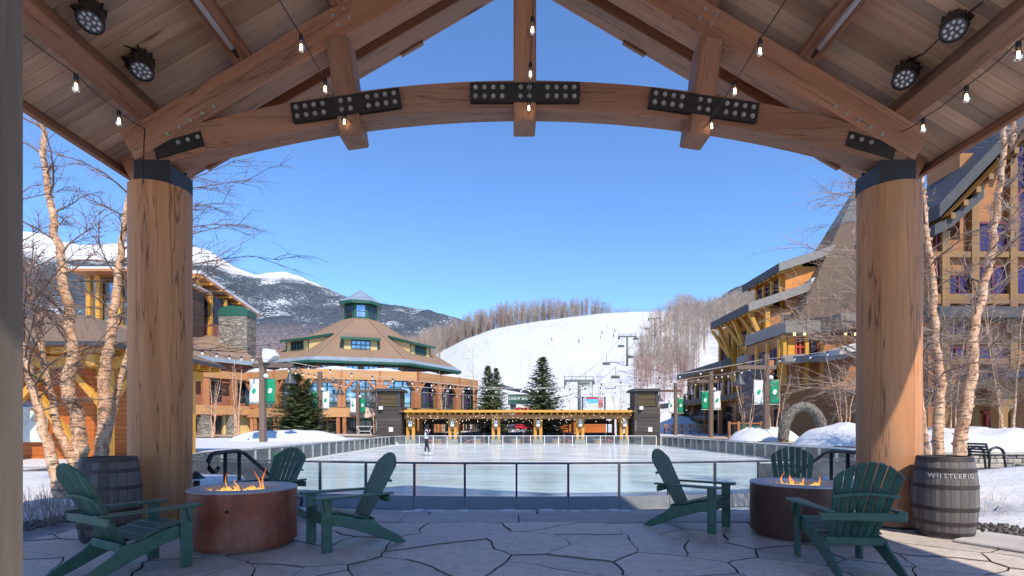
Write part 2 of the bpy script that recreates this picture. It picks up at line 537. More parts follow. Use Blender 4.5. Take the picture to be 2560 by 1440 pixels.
# ------------------------------------------------------------------ flagstone patio
def flag_mat():
    t = NT('flagstone')
    v = t.co('Object', (1, 1, 1), False)
    oi = t.n('ShaderNodeObjectInfo')
    base = t.ramp(oi.outputs['Random'], [(0.0, (0.42, 0.375, 0.345)), (0.2, (0.58, 0.515, 0.46)), (0.4, (0.47, 0.42, 0.385)), (0.6, (0.62, 0.545, 0.48)), (0.8, (0.52, 0.44, 0.38)), (1.0, (0.56, 0.515, 0.475))])
    n1 = t.noise(v, 1.6, 6, 0.62, 0.5); n2 = t.noise(v, 9, 5, 0.65)
    c = t.mix(t.ramp(n1, [(0.34, 0.0), (0.72, 0.55)]), base, (0.66, 0.59, 0.52))
    c = t.mix(t.ramp(n2, [(0.50, 0.0), (0.74, 0.6)]), c, (0.20, 0.175, 0.17))
    vo = t.noise(v, 3.2, 7, 0.7, 1.5)
    c = t.mix(t.ramp(t.math('ABSOLUTE', t.math('SUBTRACT', vo, 0.5)), [(0.0, 0.45), (0.012, 0.0)]), c, (0.17, 0.15, 0.14))
    t.col(c); wet = t.ramp(t.noise(v, 0.55, 4, 0.6, 0.8), [(0.54, 0.0), (0.66, 0.4)])
    t.col(t.mix(wet, c, (0.24, 0.21, 0.20)))
    t.rough(t.math('SUBTRACT', t.math('MULTIPLY_ADD', n1, 0.35, 0.42), t.math('MULTIPLY', wet, 0.45)))
    t.bump(t.math('ADD', n1, t.math('MULTIPLY', n2, 0.4)), 0.45, 0.012)
    return t.m
FLAG = flag_mat()
JOINT = plain('joint_sand', (0.15, 0.125, 0.105), 0.95, 0.3, 30, bump=0.5)
def clip(poly, a, b, c):
    out = []
    for i in range(len(poly)):
        p, q = poly[i], poly[(i + 1) % len(poly)]
        dp, dq = a * p[0] + b * p[1] - c, a * q[0] + b * q[1] - c
        if dp <= 0: out.append(p)
        if dp * dq < 0:
            k = dp / (dp - dq); out.append((p[0] + (q[0] - p[0]) * k, p[1] + (q[1] - p[1]) * k))
    return out
patio = MB().bx(-5.35, 5.55, -5.2, 7.84, -0.5, -0.045).obj('patio', JOINT)
tag(patio, kind='structure')
rs = random.Random(23)
seeds = []
for j in range(19):
    for i in range(16):
        seeds.append((-5.5 + (i + 0.5 * (j % 2)) * 0.74 + rs.uniform(-0.4, 0.4), -4.9 + j * 0.63 + rs.uniform(-0.34, 0.34)))
for s in seeds:
    poly = [(-5.3, -5.1), (5.5, -5.1), (5.5, 6.74), (-5.3, 6.74)]
    for q in seeds:
        if q is s: continue
        dx, dy = q[0] - s[0], q[1] - s[1]
        if dx * dx + dy * dy > 9: continue
        poly = clip(poly, dx, dy, (q[0] ** 2 + q[1] ** 2 - s[0] ** 2 - s[1] ** 2) / 2)
        if len(poly) < 3: break
    if len(poly) < 3: continue
    cx = sum(p[0] for p in poly) / len(poly); cy = sum(p[1] for p in poly) / len(poly)
    ring = []
    for i in range(len(poly)):
        p, q = poly[i], poly[(i + 1) % len(poly)]
        L = math.hypot(q[0] - p[0], q[1] - p[1]); k = max(1, int(L / 0.11))
        for u in range(k):
            x, y = p[0] + (q[0] - p[0]) * u / k, p[1] + (q[1] - p[1]) * u / k
            w = noise.noise((x * 2.3, y * 2.3, 3)); w2 = noise.noise((x * 2.3, y * 2.3, 9)); h = noise.noise((x * 11, y * 11, 5)); h2 = noise.noise((x * 11, y * 11, 15))
            ring.append((x + w * 0.075 + h * 0.018, y + w2 * 0.075 + h2 * 0.018))
    def inset(r, d):
        o = []
        for x, y in r:
            L = math.hypot(x - cx, y - cy)
            k = max(0.2, 1 - d / max(L, 0.05)); o.append((cx + (x - cx) * k, cy + (y - cy) * k))
        return o
    g = rs.uniform(0.004, 0.009)
    r1, r2 = inset(ring, g), inset(ring, g + 0.004)
    n = len(ring); top = rs.uniform(-0.009, 0.006)
    vv = [(x, y, -0.05) for x, y in r1] + [(x, y, top - 0.004) for x, y in r1] + [(x, y, top) for x, y in r2]
    ff = [(i + b, (i + 1) % n + b, (i + 1) % n + n + b, i + n + b) for b in (0, n) for i in range(n)] + [tuple(range(2 * n, 3 * n))]
    m = MB(); m.add(vv, ff); me = m.mesh('flagstone'); me.materials.append(FLAG); me.materials.append(JOINT)
    for p in me.polygons[:2 * n]: p.material_index = 1
    obj('flagstone', me, patio)
# straight kerb slabs along the rink side of the patio
x = -5.3
while x < 5.4:
    w = rs.uniform(1.5, 2.6); w = min(w, 5.5 - x)
    me = MB().bx(x + 0.006, x + w - 0.006, 6.77, 7.38, -0.05, 0.006).mesh('kerb_slab'); bevel_mesh(me, 0.01)
    obj('kerb_slab', me, patio, CONC)
    me = MB().bx(x + 0.3, x + w + 0.26, 7.39, 7.85, -0.2, -0.012).mesh('edge_slab'); bevel_mesh(me, 0.012)
    obj('edge_slab', me, patio, CONC)
    x += w
st = MB()
for k in range(4):
    st.bx(-5.3, 5.8, 7.852 + k * 0.4, 7.852 + k * 0.4 + 0.398, -0.86, -0.2 - k * 0.2)
tag(st.obj('steps', CONC), kind='structure')
# crusted snow lying along the patio edge
sl = MB()
for k in range(70):
    x = rs.uniform(-4.6, 4.8); r = rs.uniform(0.02, 0.07)
    sl.lathe([(r * 1.6, -0.01), (r * 1.2, 0.008), (0.0, 0.014)], 7, (x, 7.72 + rs.uniform(-0.05, 0.1), -0.012))
tag(sl.obj('snow_crumbs', SNOWCLEAN), kind='stuff')

# ------------------------------------------------------------------ rink
def bez(a, c, b, n=8):
    return [((1 - t) ** 2 * a[0] + 2 * t * (1 - t) * c[0] + t * t * b[0], (1 - t) ** 2 * a[1] + 2 * t * (1 - t) * c[1] + t * t * b[1]) for t in [i / n for i in range(n + 1)]]
arc = [(x, 36.8 - math.sqrt(576 - (x - 0.4) ** 2)) for x in np.linspace(-8.4, 9.4, 25)]
NEAR = bez((-10.6, 19.0), (-10.5, 15.4), arc[0])[:-1] + arc + bez(arc[-1], (13.5, 16.2), (13.8, 19.6))[1:]
RIGHT = [(13.8, 19.6), (13.9, 30), (13.75, 40), (13.4, 46.4)]
FAR = [(13.4, 48.3)] + [(x, 48.4) for x in np.linspace(12, -8, 5)] + [(-8.6, 48.2)]
LEFT = [(-8.6, 48.2)] + bez((-8.6, 48.2), (-10.8, 48.0), (-10.8, 45.2), 4)[1:] + [(-10.7, 32), (-10.6, 19.0)]
outline = NEAR + RIGHT[1:] + FAR + LEFT[1:-1]
def ice_mat():
    t = NT('ice')
    v = t.co('Object', (1, 1, 1), False)
    n1 = t.noise(v, 0.22, 5, 0.6, 0.6); n2 = t.noise(t.co('Object', (0.25, 1.6, 1), False), 1.2, 5, 0.6)
    sc = t.noise(t.co('Object', (0.4, 3.0, 1), False), 3.0, 6, 0.7, 1.5)
    c = t.ramp(n1, [(0.3, (0.62, 0.72, 0.74)), (0.7, (0.78, 0.83, 0.85))])
    c = t.mix(t.ramp(sc, [(0.52, 0.0), (0.72, 0.55)]), c, (0.86, 0.88, 0.9))
    t.col(c); t.rough(t.ramp(n2, [(0.35, 0.09), (0.65, 0.3)]))
    t.b.inputs['Specular IOR Level'].default_value = 0.6
    t.bump(t.math('ADD', t.math('MULTIPLY', n2, 0.4), sc), 0.05, 0.02)
    return t.m
ICE = ice_mat()
tag(MB().prism(outline, -0.8, -0.5).obj('ice_rink', ICE), kind='structure')

# ------------------------------------------------------------------ ski hill, wooded flanks, far mountains
def lerp(tab, x):
    if x <= tab[0][0]: return tab[0][1]
    for (a, b), (c, d) in zip(tab, tab[1:]):
        if x <= c: return b + (d - b) * (x - a) / (c - a)
    return tab[-1][1]
CREST = [(560, 960), (800, 945), (1000, 915), (1100, 880), (1160, 849), (1230, 823), (1340, 803), (1420, 793), (1500, 785), (1600, 780), (1690, 779), (1760, 795), (1850, 770), (1950, 745), (2100, 735), (2500, 735)]
YC = [(560, 300), (1000, 330), (1340, 420), (1690, 430), (2100, 400), (2500, 380)]
def hill(px, s):
    """point of the hill along one bearing; s = 0 at its foot, 1 on the crest, beyond 1 the far side"""
    yc, Yc = lerp(CREST, px), lerp(YC, px)
    Y = 97 + (Yc - 97) * s
    zc = EYE + (HY - yc) / F * Yc
    if s <= 1: z = 1.2 + (zc - 1.2) * (0.86 * s + 0.14 * s * s * (3 - 2 * s))
    else: z = zc - (s - 1) * (Yc - 97) * 0.06 - max(0, s - 1.12) * 60
    x = (px - CX) / F * Y
    if 0.02 < s: z += (noise.noise((x * 0.02, Y * 0.02, 2)) * 1.6 + noise.noise((x * 0.08, Y * 0.08, 8)) * 0.3) * min(1, s * 5) * (1 - 0.6 * (s > 0.9))
    return Vector((x, Y, z))
pxs = list(range(480, 2620, 20)); ss = [i / 46 for i in range(60)]
vs = [hill(p, s) for s in ss for p in pxs]
n = len(pxs)
mb = MB(); mb.add(vs, [(j * n + i, j * n + i + 1, (j + 1) * n + i + 1, (j + 1) * n + i) for j in range(len(ss) - 1) for i in range(n - 1)])
tag(mb.obj('ski_hill', PISTE, None, True), kind='structure')

def mountain_mat(name, zs, blue=0.0):
    t = NT(name)
    g = t.n('ShaderNodeNewGeometry'); sp = t.n('ShaderNodeSeparateXYZ'); t.l(g.outputs['Position'], sp.inputs[0])
    mp = t.n('ShaderNodeMapping'); t.l(g.outputs['Position'], mp.inputs[0])
    mp.inputs['Scale'].default_value = (0.02, 0.012, 0.016)
    v = mp.outputs[0]
    big = t.noise(v, 0.3, 5, 0.6); fine = t.noise(v, 2.2, 7, 0.75); speck = t.noise(v, 5.0, 4, 0.7)
    z = t.math('ADD', sp.outputs['Z'], t.math('MULTIPLY', t.math('SUBTRACT', big, 0.5), 130))
    z = t.math('ADD', z, t.math('MULTIPLY', t.math('SUBTRACT', fine, 0.5), 110))
    conif = t.ramp(fine, [(0.3, (0.035, 0.05, 0.07)), (0.7, (0.12, 0.145, 0.18))])
    patch = t.ramp(t.math('MULTIPLY_ADD', big, 0.5, t.math('MULTIPLY', speck, 0.5)), [(0.545, 0.0), (0.60, 1.0)])
    upper = t.mix(t.math('MULTIPLY', patch, 0.85), conif, (0.72, 0.76, 0.82))
    hard = t.mix(t.ramp(fine, [(0.42, 0.0), (0.6, 0.7)]), t.ramp(speck, [(0.40, (0.07, 0.055, 0.065)), (0.60, (0.36, 0.30, 0.31))]), t.ramp(t.noise(v, 11.0, 3, 0.7), [(0.4, (0.14, 0.105, 0.11)), (0.6, (0.36, 0.28, 0.28))]))
    k = t.math('DIVIDE', t.math('SUBTRACT', z, zs[0]), zs[1] - zs[0], clamp=True)
    c = t.mix(k, hard, upper)
    k2 = t.math('DIVIDE', t.math('SUBTRACT', z, zs[2]), zs[3] - zs[2], clamp=True)
    c = t.mix(k2, c, (0.82, 0.83, 0.86))
    t.col(c); t.rough(0.95)
    t.b.inputs['Specular IOR Level'].default_value = 0.1
    t.bump(t.math('ADD', fine, speck), 0.8, 14)
    return t.m
def mountain(name, crest, Y0, Yc, y0, mat, amp, step=8):
    lo, hi = crest[0][0], crest[-1][0]
    pxs = list(range(int(lo), int(hi) + 1, step)); n = len(pxs); T = 46
    vs = []
    for j in range(T + 6):
        s = j / T
        for p in pxs:
            yc = lerp(crest, p)
            Y = Y0 + (Yc - Y0) * s
            z0 = EYE + (HY - y0) / F * Y0; zc = EYE + (HY - yc) / F * Yc
            z = z0 + (zc - z0) * (s ** 1.12 if s <= 1 else 1 - (s - 1) * 2)
            x = (p - CX) / F * Y
            f = min(1, s * 2) * max(0.0, min(1, (1.02 - s) * 5))
            z += amp * f * (noise.noise((x * 0.0035, Y * 0.002, 3)) + 0.5 * noise.noise((x * 0.01, Y * 0.006, 7)))
            if s > 0.9: z += noise.noise((x * 0.03, Y * 0.01, 1)) * amp * 0.05
            vs.append((x, Y, z))
    mb = MB(); mb.add(vs, [(j * n + i, j * n + i + 1, (j + 1) * n + i + 1, (j + 1) * n + i) for j in range(T + 5) for i in range(n - 1)])
    return tag(mb.obj(name, mat, None, True), kind='structure')
MC = [(-500, 640), (-200, 600), (0, 585), (60, 578), (110, 584), (150, 602), (200, 612), (300, 610), (400, 608), (475, 613), (520, 624), (555, 645), (590, 668), (640, 687), (670, 681), (710, 678), (745, 688), (770, 700), (810, 716), (850, 736), (880, 748), (940, 757), (1000, 764), (1050, 773), (1090, 783), (1160, 800), (1260, 860), (1400, 900)]
MTN = mountain_mat('mountain_forest', (240, 380, 835, 900))
mountain('snow_capped_mountain', MC, 1300, 3200, 905, MTN, 70)
RC = [(1500, 900), (1700, 800), (1790, 752), (1830, 722), (1865, 709), (1910, 711), (1960, 722), (2050, 740), (2200, 760), (2600, 800)]
MTN2 = mountain_mat('distant_forest', (60, 160, 1500, 1600))
mountain('dark_forest_ridge', RC, 1100, 2300, 880, MTN2, 20)
# ------------------------------------------------------------------ timber pavilion over the patio
X0, YF, TD = 0.16, 6.5, 0.26            # centre line, front face of the truss, depth of its members
YT = YF + TD / 2
SL = 0.588; ANG = math.atan(SL); CA, SA = math.cos(ANG), math.sin(ANG)
pav = thing('timber_pavilion', 'open timber-framed pavilion with log columns sheltering the patio', 'pavilion', (X0, YT, 0))
def ztop(d): return 7.89 - SL * d       # upper edge of the top chord at distance d from the centre line
R_ARC = 15.4; ZC_ARC = 5.21 - R_ARC     # arched tie: radius and centre height of its lower edge
for s in (-1, 1):
    # log column standing on the patio
    cxx = X0 + s * 4.64
    prof = []
    m = MB(); nseg = 40; rings = 26
    for j in range(rings + 1):
        z = 4.24 * j / rings
        for k in range(nseg):
            a = 2 * math.pi * k / nseg
            r = 0.350 + 0.012 * noise.noise((math.cos(a) * 2, math.sin(a) * 2 + s * 9, z * 0.6)) - 0.006 * z / 4.24
            m.v.append((r * math.cos(a), r * math.sin(a), z))
    m.f = [(j * nseg + k, j * nseg + (k + 1) % nseg, (j + 1) * nseg + (k + 1) % nseg, (j + 1) * nseg + k) for j in range(rings) for k in range(nseg)]
    m.f.append(tuple(rings * nseg + k for k in range(nseg)))
    m.f.append(tuple(nseg - 1 - k for k in range(nseg)))
    col = m.obj('log_column', LOG, pav, M=Matrix.Translation((cxx, 6.63, 0)), auto=50)
    MB().lathe([(0.366, 0.0), (0.366, 0.025)], 40, (cxx, 6.63, -0.002)).obj('base_plate', BLACK, col)
    # black steel seat between column and truss
    br = MB()
    br.bx(cxx - 0.22, cxx + 0.22, 6.46, 6.48, 4.235, 4.56).bx(cxx - 0.22, cxx + 0.22, 6.80, 6.82, 4.235, 4.56)
    br.bx(cxx - 0.23, cxx + 0.23, 6.42, 6.86, 4.225, 4.25).bx(cxx - 0.012, cxx + 0.012, 6.49, 6.79, 4.25, 4.5)
    br.bx(cxx - s * 0.235 - 0.01, cxx - s * 0.235 + 0.01, 6.44, 6.90, 4.27, 4.50)
    br.obj('steel_seat', PLATE, pav)
    # top chord: upper edge on ztop, 0.42 deep
    def cp(d, off): return Vector((X0 + s * d, YT, ztop(d))) + Vector((-s * SA, 0, -CA)) * off
    ch = beam('top_chord', cp(5.06, 0.2), cp(-0.02, 0.2), TD + 0.04, 0.40, TIMBER, pav, bev=0.012)
    for i in range(5):
        p = cp(4.62 - i * 0.145, 0.33)
        MB().lathe([(0.026, 0), (0.022, 0.012), (0.0, 0.014)], 8, (p.x, YF - 0.02, p.z), Matrix.Rotation(math.radians(90), 4, 'X')).obj('bolt', BOLT, ch)
    for i in range(4):
        p = cp(2.30 + (i % 2) * 0.14, 0.10 + (i // 2) * 0.13)
        MB().lathe([(0.026, 0), (0.022, 0.012), (0.0, 0.014)], 8, (p.x, YF - 0.02, p.z), Matrix.Rotation(math.radians(90), 4, 'X')).obj('bolt', BOLT, ch)
    # hanger between arch and top chord, square to the arch
    th = s * 2.2 / R_ARC
    def ap(r, t): return Vector((X0 + math.sin(t) * r, YT, ZC_ARC + math.cos(t) * r))
    beam('hanger_post', ap(R_ARC - 0.19, th), ap(R_ARC + 1.05, th), TD + 0.10, 0.285, TIMBER, pav, up=(s, 0, 0), bev=0.02)
    # half of the arched tie
    m = MB(); N = 20
    t0, t1 = s * math.asin(0.13 / R_ARC), s * math.asin(4.72 / R_ARC)
    for i in range(N + 1):
        t = t0 + (t1 - t0) * i / N
        for r in (R_ARC, R_ARC + 0.36):
            p = ap(r, t)
            m.v += [(p.x, YF, p.z), (p.x, YF + TD, p.z)]
    for i in range(N):
        a, b = i * 4, i * 4 + 4
        q = [(a, b, b + 2, a + 2), (a + 1, a + 3, b + 3, b + 1), (a, a + 1, b + 1, b), (a + 2, b + 2, b + 3, a + 3)]
        m.f += q if s > 0 else [tuple(reversed(f)) for f in q]
    m.f += [(0, 2, 3, 1), (N * 4, N * 4 + 1, N * 4 + 3, N * 4 + 2)]
    arcM = Matrix.Identity(4)
    m.obj('arched_tie', TIMBER, pav, auto=40)
    # end plate of the tie with three bolts
    te = s * math.asin(4.28 / R_ARC)
    pe = ap(R_ARC + 0.16, te)
    ep = MB().box((pe.x, YF - 0.006, pe.z), (0.62, 0.012, 0.19), Matrix.Rotation(te, 4, 'Y')).obj('end_plate', PLATE, pav)
    for i in range(3):
        p = ap(R_ARC + 0.19, s * math.asin((4.03 + i * 0.12) / R_ARC))
        MB().lathe([(0.028, 0), (0.024, 0.014), (0.0, 0.016)], 8, (p.x, YF - 0.012, p.z), Matrix.Rotation(math.radians(90), 4, 'X')).obj('bolt', BOLT, ep)
beam('king_post', (X0, YT, 5.03), (X0, YT, 7.75), TD + 0.10, 0.28, TIMBER, pav, up=(1, 0, 0), bev=0.015)
for t in (-2.2 / R_ARC, 0.0, 2.2 / R_ARC):
    c = Vector((X0 + math.sin(t) * (R_ARC + 0.175), YF - 0.058, ZC_ARC + math.cos(t) * (R_ARC + 0.175)))
    Rm = Matrix.Rotation(t, 4, 'Y')
    pl = MB().box(c, (1.36, 0.014, 0.24), Rm).obj('splice_plate', PLATE, pav)
    for bx_ in (-0.61, -0.50, -0.39, -0.28, -0.055, 0.055, 0.28, 0.39, 0.50, 0.61):
        for bz in (-0.055, 0.055):
            p = c + (Rm @ Vector((bx_, 0, bz)))
            MB().lathe([(0.03, 0), (0.026, 0.016), (0.012, 0.016), (0.012, 0.026), (0.0, 0.026)], 8, (p.x, c.y - 0.007, p.z), Matrix.Rotation(math.radians(90), 4, 'X')).obj('bolt', BOLT, pl)
    # spacer blocks behind the plate, flush with the posts
    if True:
        for sg in (-1, 1):
            p = c + (Rm @ Vector((sg * 0.41, 0.03, 0)))
            MB().box(p, (0.53, 0.044, 0.236), Rm).obj('packing', PLATE, pl)

YR0, YR1 = -3.0, 7.2                     # purlins
roof = bpy.data.objects.new('roof_deck', None)
COL.objects.link(roof); roof.parent = pav
roof.matrix_parent_inverse = wm(pav).inverted(); WM[roof.name] = Matrix.Identity(4)
pitch = 0.146
for s in (-1, 1):
    nrm = Vector((s * SA, 0, CA))
    def rp(d, y, off): return Vector((X0 + s * d, y, ztop(d))) + nrm * off
    for d in (4.72, 3.52, 2.30, 1.1):
        beam('purlin', rp(d, YR0, 0.15), rp(d, YR1, 0.15), 0.235, 0.30, TIMBER, pav, up=nrm, bev=0.012)
    # gable-end rafters beyond the truss, and a second pair near the back
    for yy, w, oo, hh in ((7.345, 0.29, 0.05, 0.49), (-2.55, 0.26, 0.13, 0.33)):
        beam('end_rafter', rp(5.45, yy, oo), rp(0.0, yy, oo), w, hh, TIMBER, pav, up=nrm, bev=0.01)
    # deck boards from eave to ridge, one object each
    nb = int((7.53 + 3.1) / pitch)
    L = 5.5 / CA
    me = MB().box((0, 0, 0), (L, pitch - 0.006, 0.022)).mesh('deck_board'); bevel_mesh(me, 0.004)
    me.materials.append(PINE)
    for k in range(nb):
        y = -3.1 + pitch * (k + 0.5)
        a, b = rp(5.5, y, 0.312), rp(0, y, 0.312)
        sh = random.uniform(-0.004, 0.004)
        obj('deck_board', me, roof, None, Matrix.Translation((a + b) / 2 + nrm * sh) @ frame(b - a, nrm))
    # sheathing, fascia, shingle courses on top
    a, b = rp(5.50, -3.1, 0.36), rp(0, -3.1, 0.36); c, d_ = rp(0, 7.53, 0.36), rp(5.50, 7.53, 0.36)
    up = nrm * 0.06
    m = MB(); m.add([a, b, c, d_, a + up, b + up, c + up, d_ + up], [(0, 1, 2, 3), (7, 6, 5, 4), (0, 4, 5, 1), (1, 5, 6, 2), (2, 6, 7, 3), (3, 7, 4, 0)])
    m.obj('sheathing', SHINGLE2, roof)
    beam('fascia', rp(5.53, -3.1, 0.27), rp(5.53, 7.53, 0.27), 0.05, 0.24, TIMBER, pav, up=nrm, bev=0.006)
    # barge board with the stepped lower edge of its lap joints
    beam('barge_board', rp(5.5, 7.53, 0.10), rp(0.0, 7.53, 0.10), 0.06, 0.56, TIMBER, pav, up=nrm, bev=0.006)
    for dd in (1.55, 2.9, 4.35):
        beam('lap_block', rp(dd + 0.32, 7.53, -0.20), rp(dd, 7.53, -0.20), 0.055, 0.045, TIMBER, pav, up=nrm, bev=0.003)
MB().xz([(X0 - 0.5, ztop(0.5) + 0.50), (X0, ztop(0) + 0.50), (X0 + 0.5, ztop(0.5) + 0.50), (X0 + 0.5, ztop(0.5) + 0.55), (X0, ztop(0) + 0.56), (X0 - 0.5, ztop(0.5) + 0.55)], -3.1, 7.55).obj('ridge_cap', SHINGLE2, roof)
beam('ridge_beam', (X0, YR0, ztop(0) + 0.12), (X0, YR1, ztop(0) + 0.12), 0.2, 0.36, TIMBER, pav)
# rear columns behind the viewer and truss above them
for s in (-1, 1):
    MB().lathe([(0.40, 0.0), (0.40, 4.6), (0.0, 4.6)], 32, (X0 + s * 4.64, -2.3, 0)).obj('log_column', LOG, pav, auto=50)
# galvanised pipes hung beside the middle purlins
for s in (-1, 1):
    p0 = Vector((X0 + s * 3.50, 6.2, ztop(3.50) - 0.075)); p1 = p0 + Vector((0, -6.5, 0))
    m = MB().tube([p0, p1], 0.03, 10)
    pp = m.obj('pipe', PALEPIPE, pav, True)
    MB().tube([p0 + Vector((0, 0.0, 0)), p0 + Vector((0, 0.14, -0.01))], [0.032, 0.02], 8).obj('pipe_end', BLACK, pp)
    m = MB()
    for yy in (5.2, 3.2):
        q = Vector((X0 + s * 3.45, yy, ztop(3.45)))
        m.tube([q + Vector((0, 0, -0.05)), q + Vector((s * 0.05, 0.02, 0.06)), q + Vector((s * 0.09, 0.05, 0.14))], 0.008, 6)
        m.box(q + Vector((s * 0.1, 0.05, 0.16)), (0.06, 0.05, 0.04))
    m.obj('pipe_hook', STEEL, pp)

npost = thing('rough_post', 'weathered grey square timber post at the left edge of view', 'post', (-2.57, 2.4, 0))
vbeam('shaft', (-2.57, 2.4), 0, 6.6, 0.34, 0.32, GREYWOOD, npost)
MB().bx(-2.76, -2.38, 2.2, 2.6, 0.0, 0.04).obj('base_plate', BLACK, npost)

# ------------------------------------------------------------------ stage lights
LENS = plain('lens_face', (0.10, 0.11, 0.12), 0.25, 0.2, 30, bump=0.05)
LED = plain('led_lens', (0.55, 0.56, 0.60), 0.12, 0.1, 30, bump=0.0, spec=0.9)
def stage_light(px, py, Y, aim, label, s):
    c = W(px, py, Y)
    t = thing('stage_light', label, 'stage light', c, 0, 'black stage lights on the eave purlins')
    Mx = Matrix.Translation(c) @ Vector(aim).to_track_quat('Z', 'Y').to_matrix().to_4x4()
    h = MB().lathe([(0.0, -0.22), (0.07, -0.215), (0.09, -0.17), (0.115, -0.06), (0.12, 0.06), (0.12, 0.10), (0.108, 0.10), (0.105, 0.085)], 24).obj('housing', BLACK, t, M=Mx, auto=35)
    f = MB()
    for k in range(10):
        a = 2 * math.pi * k / 10
        f.box((0.1 * math.cos(a), 0.1 * math.sin(a), -0.12), (0.045, 0.008, 0.13), Matrix.Rotation(a, 4, 'Z'))
    f.obj('cooling_fins', BLACK, h, M=Mx)
    lp = MB().lathe([(0.0, 0.086), (0.106, 0.086), (0.106, 0.07)], 24).obj('lens_plate', LENS, t, M=Mx)
    m = MB()
    for r, n in ((0.03, 3), (0.075, 9)):
        for k in range(n):
            a = 2 * math.pi * k / n + r
            m.lathe([(0.019, 0.087), (0.016, 0.094), (0.0, 0.097)], 8, (r * math.cos(a), r * math.sin(a), 0))
    tag(m.obj('led_cluster', LED, lp, True, M=Mx), kind='stuff')
    # yoke to the purlin side
    q = Vector((X0 + s * 4.58, c.y + 0.02, c.z + 0.02))
    y = MB()
    side = Vector((0, 1, 0))
    y.tube([c + side * 0.14, c + side * 0.15 + (q - c) * 0.5, q + side * 0.13, q - side * 0.13, c - side * 0.15 + (q - c) * 0.5, c - side * 0.14], 0.013, 6)
    y.box(q, (0.05, 0.12, 0.09))
    y.obj('yoke', BLACK, t)
    cb = MB().tube([c + Vector((0, 0, 0.16)), q + Vector((0, -0.15, 0.14)), q + Vector((0, -0.6, 0.16)), q + Vector((0, -0.9, 0.12))], 0.009, 5)
    cb.obj('cable', BLACK, t, True)
stage_light(228, 42, 5.32, (0.25, -0.45, -1), 'upper left black stage light with a round cluster lens', -1)
stage_light(355, 165, 6.0, (0.25, -0.4, -1), 'lower left black stage light nearest the left column', -1)
stage_light(2385, 65, 5.45, (-0.5, -0.5, -0.9), 'upper right black stage light above the string lights', 1)
stage_light(2262, 188, 6.12, (-0.5, -0.45, -0.9), 'lower right black stage light nearest the right column', 1)

# ------------------------------------------------------------------ bulb strings under the roof
def bulb_glow():
    t = NT('filament_glow')
    t.b.inputs['Base Color'].default_value = (1, 0.8, 0.5, 1)
    t.b.inputs['Emission Color'].default_value = (1, 0.72, 0.38, 1)
    t.b.inputs['Emission Strength'].default_value = 6
    return t.m
GLOW = bulb_glow()
BULBGLASS = glass('bulb_glass', (0.98, 0.95, 0.9), 0.03, 1.5, 0.02)
WIRE = plain('cable_black', (0.02, 0.02, 0.02), 0.6, 0.1, 10, bump=0)
def bulb_string(pts, bulbs, label, k=0.052):
    """pts: world points of the cord; bulbs: indices that carry a bulb"""
    t = thing('string_light', label, 'string lights', pts[0], 0, 'bulb strings under the pavilion roof')
    m = MB()
    for a, b in zip(pts, pts[1:]):
        mid = [a.lerp(b, u) + Vector((0, 0, -0.02 * math.sin(math.pi * u))) for u in (0, 0.25, 0.5, 0.75, 1)]
        m.tube(mid, 0.006, 5, False)
    m.obj('cord', WIRE, t, True)
    for i in bulbs:
        p = pts[i]
        sk = MB().lathe([(0.0, 0.01), (0.019, 0.0), (0.021, -0.05), (0.017, -0.06), (0.0, -0.06)], 12, p).obj('socket', BLACK, t, auto=40)
        b = MB().lathe([(0.014, -0.055), (0.027, -0.085), (0.032, -0.115), (0.026, -0.145), (0.012, -0.16), (0.0, -0.163)], 14, p).obj('bulb', BULBGLASS, t, True)
        MB().tube([p + Vector((0.006, 0, -0.07)), p + Vector((0.007, 0, -0.135))], 0.006, 6).tube([p + Vector((-0.006, 0, -0.07)), p + Vector((-0.007, 0, -0.135))], 0.006, 6).obj('filament', GLOW, b)
bulb_string([W(-120, -60, 3.3), W(190, 186, 4.6), W(297, 277, 5.5), W(362, 322, 6.44)], (1, 2), 'string of lit bulbs along the left eave')
bulb_string([W(650, -90, 4.3), W(753, 88, 4.9), W(813, 196, 5.6), W(861, 282, 6.40), W(882, 310, 6.44)], (1, 2, 3), 'string of lit bulbs hanging left of the king post')
bulb_string([W(1336, -70, 4.4), W(1331, 44, 4.9), W(1326, 158, 5.6), W(1322, 247, 6.38), W(1321, 283, 6.42)], (1, 2, 3), 'string of lit bulbs hanging in front of the king post')
bulb_string([W(2010, -80, 4.3), W(1900, 98, 4.9), W(1837, 202, 5.6), W(1779, 292, 6.38), W(1757, 320, 6.42)], (1, 2, 3), 'string of lit bulbs hanging right of the king post')
bulb_string([W(2760, -40, 3.4), W(2546, 104, 4.3), W(2416, 215, 5.0), W(2308, 296, 5.8), W(2250, 330, 6.44)], (1, 2, 3), 'string of lit bulbs along the right eave')
MB().tube([W(362, 322, 6.40), W(360, 360, 6.3), W(358, 440, 6.2), W(359, 458, 6.19)], 0.007, 5).obj('hanging_cord', WIRE, pav)

